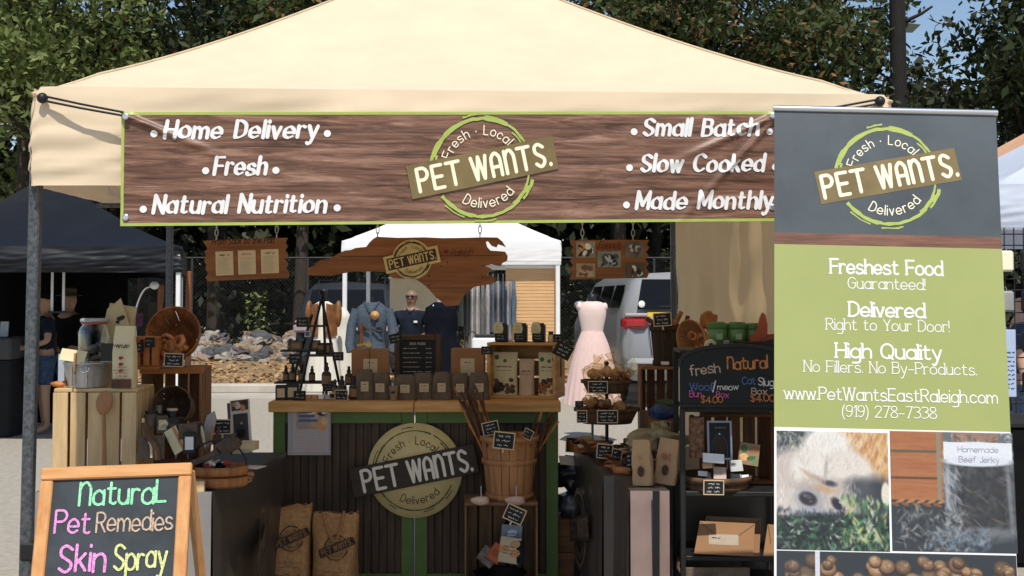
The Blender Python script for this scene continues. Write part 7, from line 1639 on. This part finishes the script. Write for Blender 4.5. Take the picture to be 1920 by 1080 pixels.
sbox('white_card', 'small white card on the shelf top below the round tin', 'card', 1330, 657, 5.06, 14, 6, .02, M['white_card']); sbox('grey_figure', 'small grey pointed toy among the green tubs', 'toy', 1362, 656, 5.1, 10, 18, .02, mat('grey_toy', S(150, 140, 146), .6))
# lower goods at the rear right
sbox('small_crate', 'low brown box with chalk label under the blue bag on the right table', 'box', 1245, 806, 5.75, 58, 24, .1, brownw('x'), 0, None); ptag('wide chalk label on the low brown box below the blue bag', 1240, 797, 5.66, 32, 11, 0, 0, False)
t = thing('blue_bag', 'dark blue spotted bag lying on the low brown box', 'bag', P(1243, 782, 5.72)); MB().blob((0, 0, .02), (.062, .05, .036), mat('blue_spotted', S(40, 62, 104), .6, var=.6, scale=50), seed=2, amp=.3, nu=18, nv=12).build('bag', t)
t = thing('green_bag', 'dark green bag folded behind the blue spotted bag', 'bag', P(1250, 758, 5.9)); MB().blob((0, 0, .0), (.07, .04, .022), mat('dark_green_bag', S(58, 74, 42), .7), seed=6, amp=.4).build('bag', t)
sbox('red_bottle', 'small red bottle right of the low brown box', 'bottle', 1269, 803, 5.7, 8, 26, .015, mat('red_bottle', S(140, 44, 32), .5))
sbox('grey_post_box', 'grey weathered wooden block left of the low brown box', 'block', 1209, 806, 5.8, 16, 36, .05, M['basket_dk'])
# near goods on the right table
for i, (lab, px, py, Y, w, h, rr_) in enumerate((('kraft window bag standing at the front of the right table', 1207, 908, 5.08, 36, 84, -3), ('crumpled kraft bag with red print right of the window bag', 1248, 905, 5.12, 40, 84, 6))):
    k = U(Y); q = P(px, py, Y); t = paperbag('kraft_bag', lab, (q.x, q.y, RZ + .002), rad(-20), w * k, .05, h * k, mat('kraft_light', S(186, 152, 114), .75, var=.15), rot=(0, rad(rr_), rad(-22)), group='kraft bags on the right table'); fl = Flat(front_fn(0, -.033, 0), lift=.002); fl.ellipse(0, h * k * .32, .014, .022, M['chew_dk'], 18); fl.ellipse(.0, h * k * .62, .006, .004, M['chew'], 8)
    if i: [fl.squiggle(-.02, .02, h * k * (.66 - .05 * j), .01, mat('red_heart_print', (0, 0, 0)), .003, j) for j in range(3)]
    fl.build('print', t)
t = thing('plastic_bag', 'yellowish clear plastic bag heaped above the kraft bags', 'plastic bag', P(1232, 828, 5.3)); MB().blob((0, 0, .01), (.10, .06, .045), mat('yellow_film', S(176, 160, 118), .35, var=.25, scale=9, trans=.3, spec=.6), seed=8, amp=.9, nu=26, nv=16, smooth=False).blob((.01, .0, .05), (.04, .03, .035), mat('yellow_film', (0, 0, 0)), seed=3, amp=.9, smooth=False).build('bag', t)
sbox('black_pouch', 'black pouch standing between the two kraft bags', 'pouch', 1240, 862, 5.16, 16, 40, .02, M['black'], -15); sbox('black_carton', 'black carton at the right of the crumpled kraft bag', 'carton', 1262, 900, 5.12, 14, 44, .03, M['black'])
for lab, px, py, Y, w, h, rr_ in (('chalk price tag at the far left corner of the right table', 1075, 834, 6.30, 25, 25, -2), ('chalk price tag with bent pale frame, left of a pair on the right table', 1134, 846, 5.72, 27, 24, -4), ('chalk price tag right of the pair on the right table', 1156, 856, 5.60, 17, 26, -10), ('small dark chalk tag beside the kraft window bag', 1182, 863, 5.42, 15, 26, 0)): ptag(lab, px, py, Y, w, h, rr_, 0 if w > 16 else 1, False, -12)
rnd = random.Random(44)
for i in range(44):
    px, Y = rnd.uniform(1075, 1205), rnd.uniform(5.5, 6.3); 
    if px < 1075 + (6.3 - Y) * 110: px += (6.3 - Y) * 90
    q = PZ(px, RZ + .03, Y); k = i % 3
    t = thing('jerky_strip', ['flat tan jerky slab lying in the loose heap on the right table', 'dark jerky slab lying in the loose heap on the right table', 'pale cream chip lying in the loose heap on the right table'][k], 'chew', (q.x, Y, RZ + rnd.uniform(.02, .075)), rot=(rnd.uniform(-.4, .4), rnd.uniform(-.4, .4), rnd.uniform(0, 6)), group=['tan jerky slabs', 'dark jerky slabs', 'pale chips'][k])
    MB().blob((0, 0, 0), ((.05, .022, .008), (.06, .02, .008), (.022, .018, .006))[k], [M['chew'], M['chew_dk'], M['cream_bag']][k], seed=i, amp=.5, nu=10, nv=6).build('slab', t)
for i, (px, Y, w, lab) in enumerate(((1092, 6.22, .2, 'shallow tan tray of jerky at the far end of the right table'), (1168, 5.70, .22, 'shallow dark tray of jerky in the middle of the right table'))):
    q = PZ(px, RZ, Y); t = thing('tray', lab, 'tray', (q.x + .04, Y + .02, RZ), rad(8)); MB().box((0, 0, .008), (w, .16, .014), [M['basket'], M['basket_dk']][i], bev=.003).build('base', t)
    for s_ in (-1, 1): MB().box((s_ * (w / 2 - .004), 0, .030), (.008, .16, .03), [M['basket'], M['basket_dk']][i], bev=.002).build('side', t); MB().box((0, s_ * .076, .030), (w - .018, .008, .03), [M['basket'], M['basket_dk']][i], bev=.002).build('side', t)
t = thing('chew_log', 'curled tan dog chew below the price tags at the edge of the right table', 'chew', PZ(1165, RZ + .015, 5.42), rad(-40)); MB().blob((0, 0, 0), (.05, .02, .016), M['chew'], amp=.6, seed=3).build('chew', t)

# ---------------------------------------------------------------- black shelf with arched chalk header
YS = 5.0; s = U(YS); L0, R0 = P(1280, 800, YS), P(1475, 800, YS); w = R0.x - L0.x; cx_ = (L0.x + R0.x) / 2; t = sh = thing('shelf_rack', 'black metal shelf with arched chalkboard header on the right side of the stall', 'shelf', (cx_, YS, 0), rad(-3))
def sz(py): return 1.5 - (py - 565) * s
for sx in (-1, 1):
    for sy in (0, 1): MB().box((sx * w / 2, sy * .32, sz(765) / 2), (.022, .022, sz(765)), M['dark_metal'], bev=.003).build('leg', sh)
for py in (768, 925, 1045): MB().box((0, .16, sz(py)), (w - .024, .30, .02), M['dark_metal'], bev=.003).build('shelf', sh)
MB().box((0, -.008, .12), (w - .02, .02, .02), M['dark_metal']).build('shelf_rail', sh)
MB().box((0, .17, sz(656) - .008), (w + .02, .32, .014), M['dark_metal'], bev=.003).build('top_board', sh)
for sx in (-1, 1): MB().box((sx * w / 2, .32, (sz(765) + sz(656)) / 2 - .01), (.022, .022, sz(656) - sz(765)), M['dark_metal']).build('upright', sh)
mb = MB()
for k in range(3): mb.tube([(-w / 2 - .012, .02, .30 - .0 * k), (-w / 2 - .03, .16, .20), (-w / 2 - .012, .30, .1)], .005, M['dark_metal'], 6)
mb.build('scroll', sh)
ob = []; n = 16; hw = w / 2 + .01; zb0, zl, zt_ = sz(760), sz(688), sz(648)
ob = [(-hw, zb0), (hw, zb0), (hw, sz(665))] + [(hw * math.cos(PI * k / n) , zl + (zt_ - zl) * (math.sin(PI * k / n) ** .7)) for k in range(2, n)] + [(-hw, zl)]
MB().prism(ob, .016, M['slateboard2'], (0, -.006, 0)).build('header', sh)
mb = MB(); rim = ob[2:]; mb.tube([(x, -.010, z) for x, z in rim], .010, M['dark_metal'], 6); mb.tube([(-hw, -.01, zb0), (hw, -.01, zb0)], .010, M['dark_metal'], 6); mb.build('header_frame', sh)
fl = Flat(front_fn(0, -.014, 0), lift=.0008, step=.0001)
def hx(px): return P(px, 700, YS).x - cx_
for tx, px, py, hp, fit, m, a in (('fresh', 1323, 700, 18, 58, 'tan', 8), ('ñatural', 1401, 690, 22, 76, 'orange', 2), ('Woof', 1316, 731, 14, 46, 'blue', 0), ('/', 1339, 732, 18, 6, 'white', 0), ('meow', 1364, 730, 11, 40, 'white', 0), ('Bun', 1304, 743, 11, 24, 'magenta', 0), ('Box', 1354, 744, 11, 24, 'magenta', 0), ('$4.00', 1334, 754, 12, 42, 'orange', 0), ('Cat', 1403, 719, 14, 26, 'blue', 0), ('Slug', 1435, 722, 14, 30, 'white', 0), ('Box', 1422, 738, 12, 30, 'tan', 0), ('$4.00', 1428, 751, 13, 46, 'orange', 0)):
    fl.text(tx, hx(px), sz(py), hp * s, ck[m], .13, 'c', ang=rad(a), fit=fit * s, jit=.06, seed=px)
fl.build('chalk_lettering', sh)
# what stands on it
def ons(px, py, Y=YS): return P(px, py, Y)
crate('crate', 'dark slatted crate filling the back of the middle shelf', (cx_ + .05, YS + .24, sz(925) + .012), 0, .30, .10, .30, lambda ax: wood('shelf_crate', S(118, 76, 44), S(78, 48, 28), ax, 3), 'z', 5)
q = ons(1350, 862, YS + .02); k = U(YS + .02); t = thing('picture_frame', 'pale framed black picture card standing in the middle shelf', 'picture frame', q, rot=(rad(-6), 0, 0)); fw, fh = 46 * k, 72 * k; mb = MB(); fm2 = mat('pale_blue_frame', S(150, 158, 172), .5)
for s_ in (-1, 1): mb.box((s_ * (fw / 2 - .004), 0, fh / 2), (.008, .012, fh), fm2, bev=.001); mb.box((0, 0, fh / 2 + s_ * (fh / 2 - .004)), (fw - .017, .012, .008), fm2)
mb.build('frame', t); MB().box((0, .002, fh / 2), (fw - .014, .006, fh - .014), M['slateboard2']).build('card', t)
fl = Flat(front_fn(0, -.001, 0), lift=.0005); fl.ellipse(0, fh * .38, fw * .28, fh * .26, M['ink'], 20); fl.ellipse(0, fh * .66, .004, .004, ck['white'], 8); fl.squiggle(-fw * .2, fw * .25, fh * .82, .006, ck['tan'], .0014, 3); fl.squiggle(-fw * .3, fw * .3, fh * .08, .006, ck['blue'], .0014, 4); fl.ribbon([(-fw * .3, fh * .1), (-fw * .32, fh * .4), (-fw * .1, fh * .66), (fw * .1, fh * .66), (fw * .32, fh * .4), (fw * .3, fh * .1)], .0012, ck['blue'], None, 0); fl.build('picture', t)
t = thing('recipe_card', 'card with green leaves printed, leaning at the right of the black picture', 'card', ons(1402, 872, YS + .06), rot=(rad(-10), rad(9), 0)); MB().box((0, 0, .045), (.085, .004, .09), mat('beige_card', S(150, 128, 104), .7), bev=.001).build('card', t)
fl = Flat(front_fn(0, -.002, 0), lift=.0005, step=.00003)
for (x, z, rx, rz2, m) in ((-.022, .065, .014, .016, grn), (.02, .066, .022, .014, M['kraft2']), (-.02, .03, .018, .015, M['biscuit']), (.01, .03, .02, .008, grn), (.026, .016, .014, .010, mat('bright_leaf', S(110, 140, 96), .6))): fl.ellipse(x, z, rx, rz2, m, 12, .3, .12, 5)
fl.build('picture', t)
for i, (px, py, w_, h_, m, lab) in enumerate(((1338, 868, 40, 18, 'label', 'pale card at the back centre of the middle shelf'), (1327, 878, 18, 10, 'bisc', 'small yellowish card leaning left of the fanned cards'), (1350, 899, 24, 24, 'pink', 'square pale card in the centre front of the middle shelf'), (1382, 884, 24, 22, 'pale', 'square grey card right of the centre card on the middle shelf'), (1318, 893, 18, 10, 'label', 'white card lying at the left front of the middle shelf'), (1329, 900, 10, 14, 'pink', 'narrow pinkish card left of the centre card'), (1380, 902, 20, 14, 'pale', 'flat grey card at the right front of the middle shelf'), (1398, 898, 14, 8, 'label', 'narrow pale card at the far right front of the middle shelf'), (1398, 870, 18, 12, 'pale', 'grey card below the leafy recipe card'))):
    Yq = YS - .01 + .012 * i; t = thing('business_card', lab, 'card', ons(px, py, Yq), rot=(rad(-25), rad((-1) ** i * 4), 0), group='cards on the middle shelf'); MB().box((0, 0, h_ * s / 2), (w_ * s, .004, h_ * s), pm[m], bev=.001).build('card', t)
basket('shallow_basket', 'low dark slatted basket holding the fanned cards on the middle shelf', (ons(1350, 915).x, YS + .13, sz(925) + .012), .13, .15, .05, M['basket_dk'], hoops=(.2, .85))
sbox('treat_packet', 'tan and red mesh packet at the left back of the middle shelf', 'packet', 1306, 858, YS + .06, 26, 76, .04, mat('mesh_packet', S(128, 92, 66), .7, var=.7, scale=45)); sbox('red_packet', 'small red packet top left behind the black picture', 'packet', 1297, 792, YS + .1, 8, 14, .02, mat('red_bottle', (0, 0, 0)))
ptag('chalk price tag hanging from the front of the middle shelf', 1338, 914, 4.93, 35, 24, -1, 0, False)
for i, (px, py, w_, h_, Yq, lab) in enumerate(((1356, 1041, 108, 58, YS + .02, 'large kraft envelope with address label on the lower shelf'), (1368, 1040, 108, 66, YS + .10, 'second kraft envelope leaning behind the labelled one'), (1450, 1050, 40, 62, YS + .02, 'kraft envelope at the right edge of the lower shelf'))):
    k = U(Yq); t = thing('kraft_envelope', lab, 'envelope', ons(px, py, Yq), rot=(rad(-22), rad(2), rad(-4)), group='kraft envelopes on the lower shelf'); w2, h2_ = w_ * k, h_ * k * 1.05; mb = MB(); mb.prism([(-w2 / 2 - (.0), 0), (w2 / 2, 0), (w2 / 2 + .012, h2_), (-w2 / 2 + .024, h2_)], .018, mat('envelope_kraft', S(150, 112, 78), .8, var=.06)); mb.build('envelope', t)
    fl = Flat(front_fn(0, -.009, 0), lift=.0006); ek = mat('envelope_crease', S(96, 66, 42), .8); fl.ribbon([(-w2 / 2 + .026, h2_ * .96), (-.01, h2_ * .45)], .003, ek, None, 0); fl.ribbon([(w2 / 2 + .008, h2_ * .96), (.03, h2_ * .42)], .003, ek, None, 0)
    if i == 0: fl.rect(-w2 * .25, h2_ * .30, w2 * .26, h2_ * .62, mat('envelope_label', S(176, 160, 142), .7)); fl.squiggle(-w2 * .2, -w2 * .05, h2_ * .50, .006, M['ink'], .0045, 2); fl.squiggle(-w2 * .18, w2 * .2, h2_ * .40, .002, pm['pale'], .001, 2)
    fl.build('folds', t)
t = thing('wire_tray', 'dark basket tray of treats on the bottom of the black shelf', 'tray', (ons(1345, 1070).x, YS + .12, sz(1045) - .10)); MB().box((0, 0, .012), (.27, .22, .02), M['bagbrown'], bev=.004).build('base', t)
for s_ in (-1, 1): MB().box((0, s_ * .105, .04), (.27, .01, .05), M['bagbrown'], bev=.003).build('side', t)
MB().box((0, .16, sz(1045) - .115), (w - .024, .30, .02), M['dark_metal'], bev=.003).build('shelf', sh)

# small packets crowding the back of the right table
rnd = random.Random(77); pcol = [('cream', M['cream_bag']), ('kraft', M['kraft']), ('black', M['black']), ('dark red', mat('red_label', (0, 0, 0))), ('grey', mat('grey_card', (0, 0, 0))), ('tan', M['label2'])]
for i, (px, Y, h) in enumerate(((1100, 6.35, .07), (1196, 6.25, .10), (1216, 5.62, .09), (1226, 5.9, .13), (1190, 5.9, .08), (1262, 5.6, .12), (1252, 6.0, .10), (1180, 6.3, .06))):
    nm, m = pcol[i % 6]; q = PZ(px, RZ, Y); t = thing('treat_packet', nm + ' treat packet standing ' + ['at the far end of the right table', 'before the back crate', 'beside the low brown box', 'behind the yellowish plastic bag', 'right of the cookie tiers', 'by the shelf post', 'below the dark back basket', 'behind the cookie tiers'][i], 'packet', (q.x, Y, RZ), rot=(rad(-6), 0, rad(rnd.uniform(-25, 25))), group='packets on the right table')
    MB().box((0, 0, h / 2), (.06, .022, h), m, bev=.006).build('packet', t); MB().box((0, -.0125, h * .5), (.036, .001, h * .35), M['label']).build('label', t)
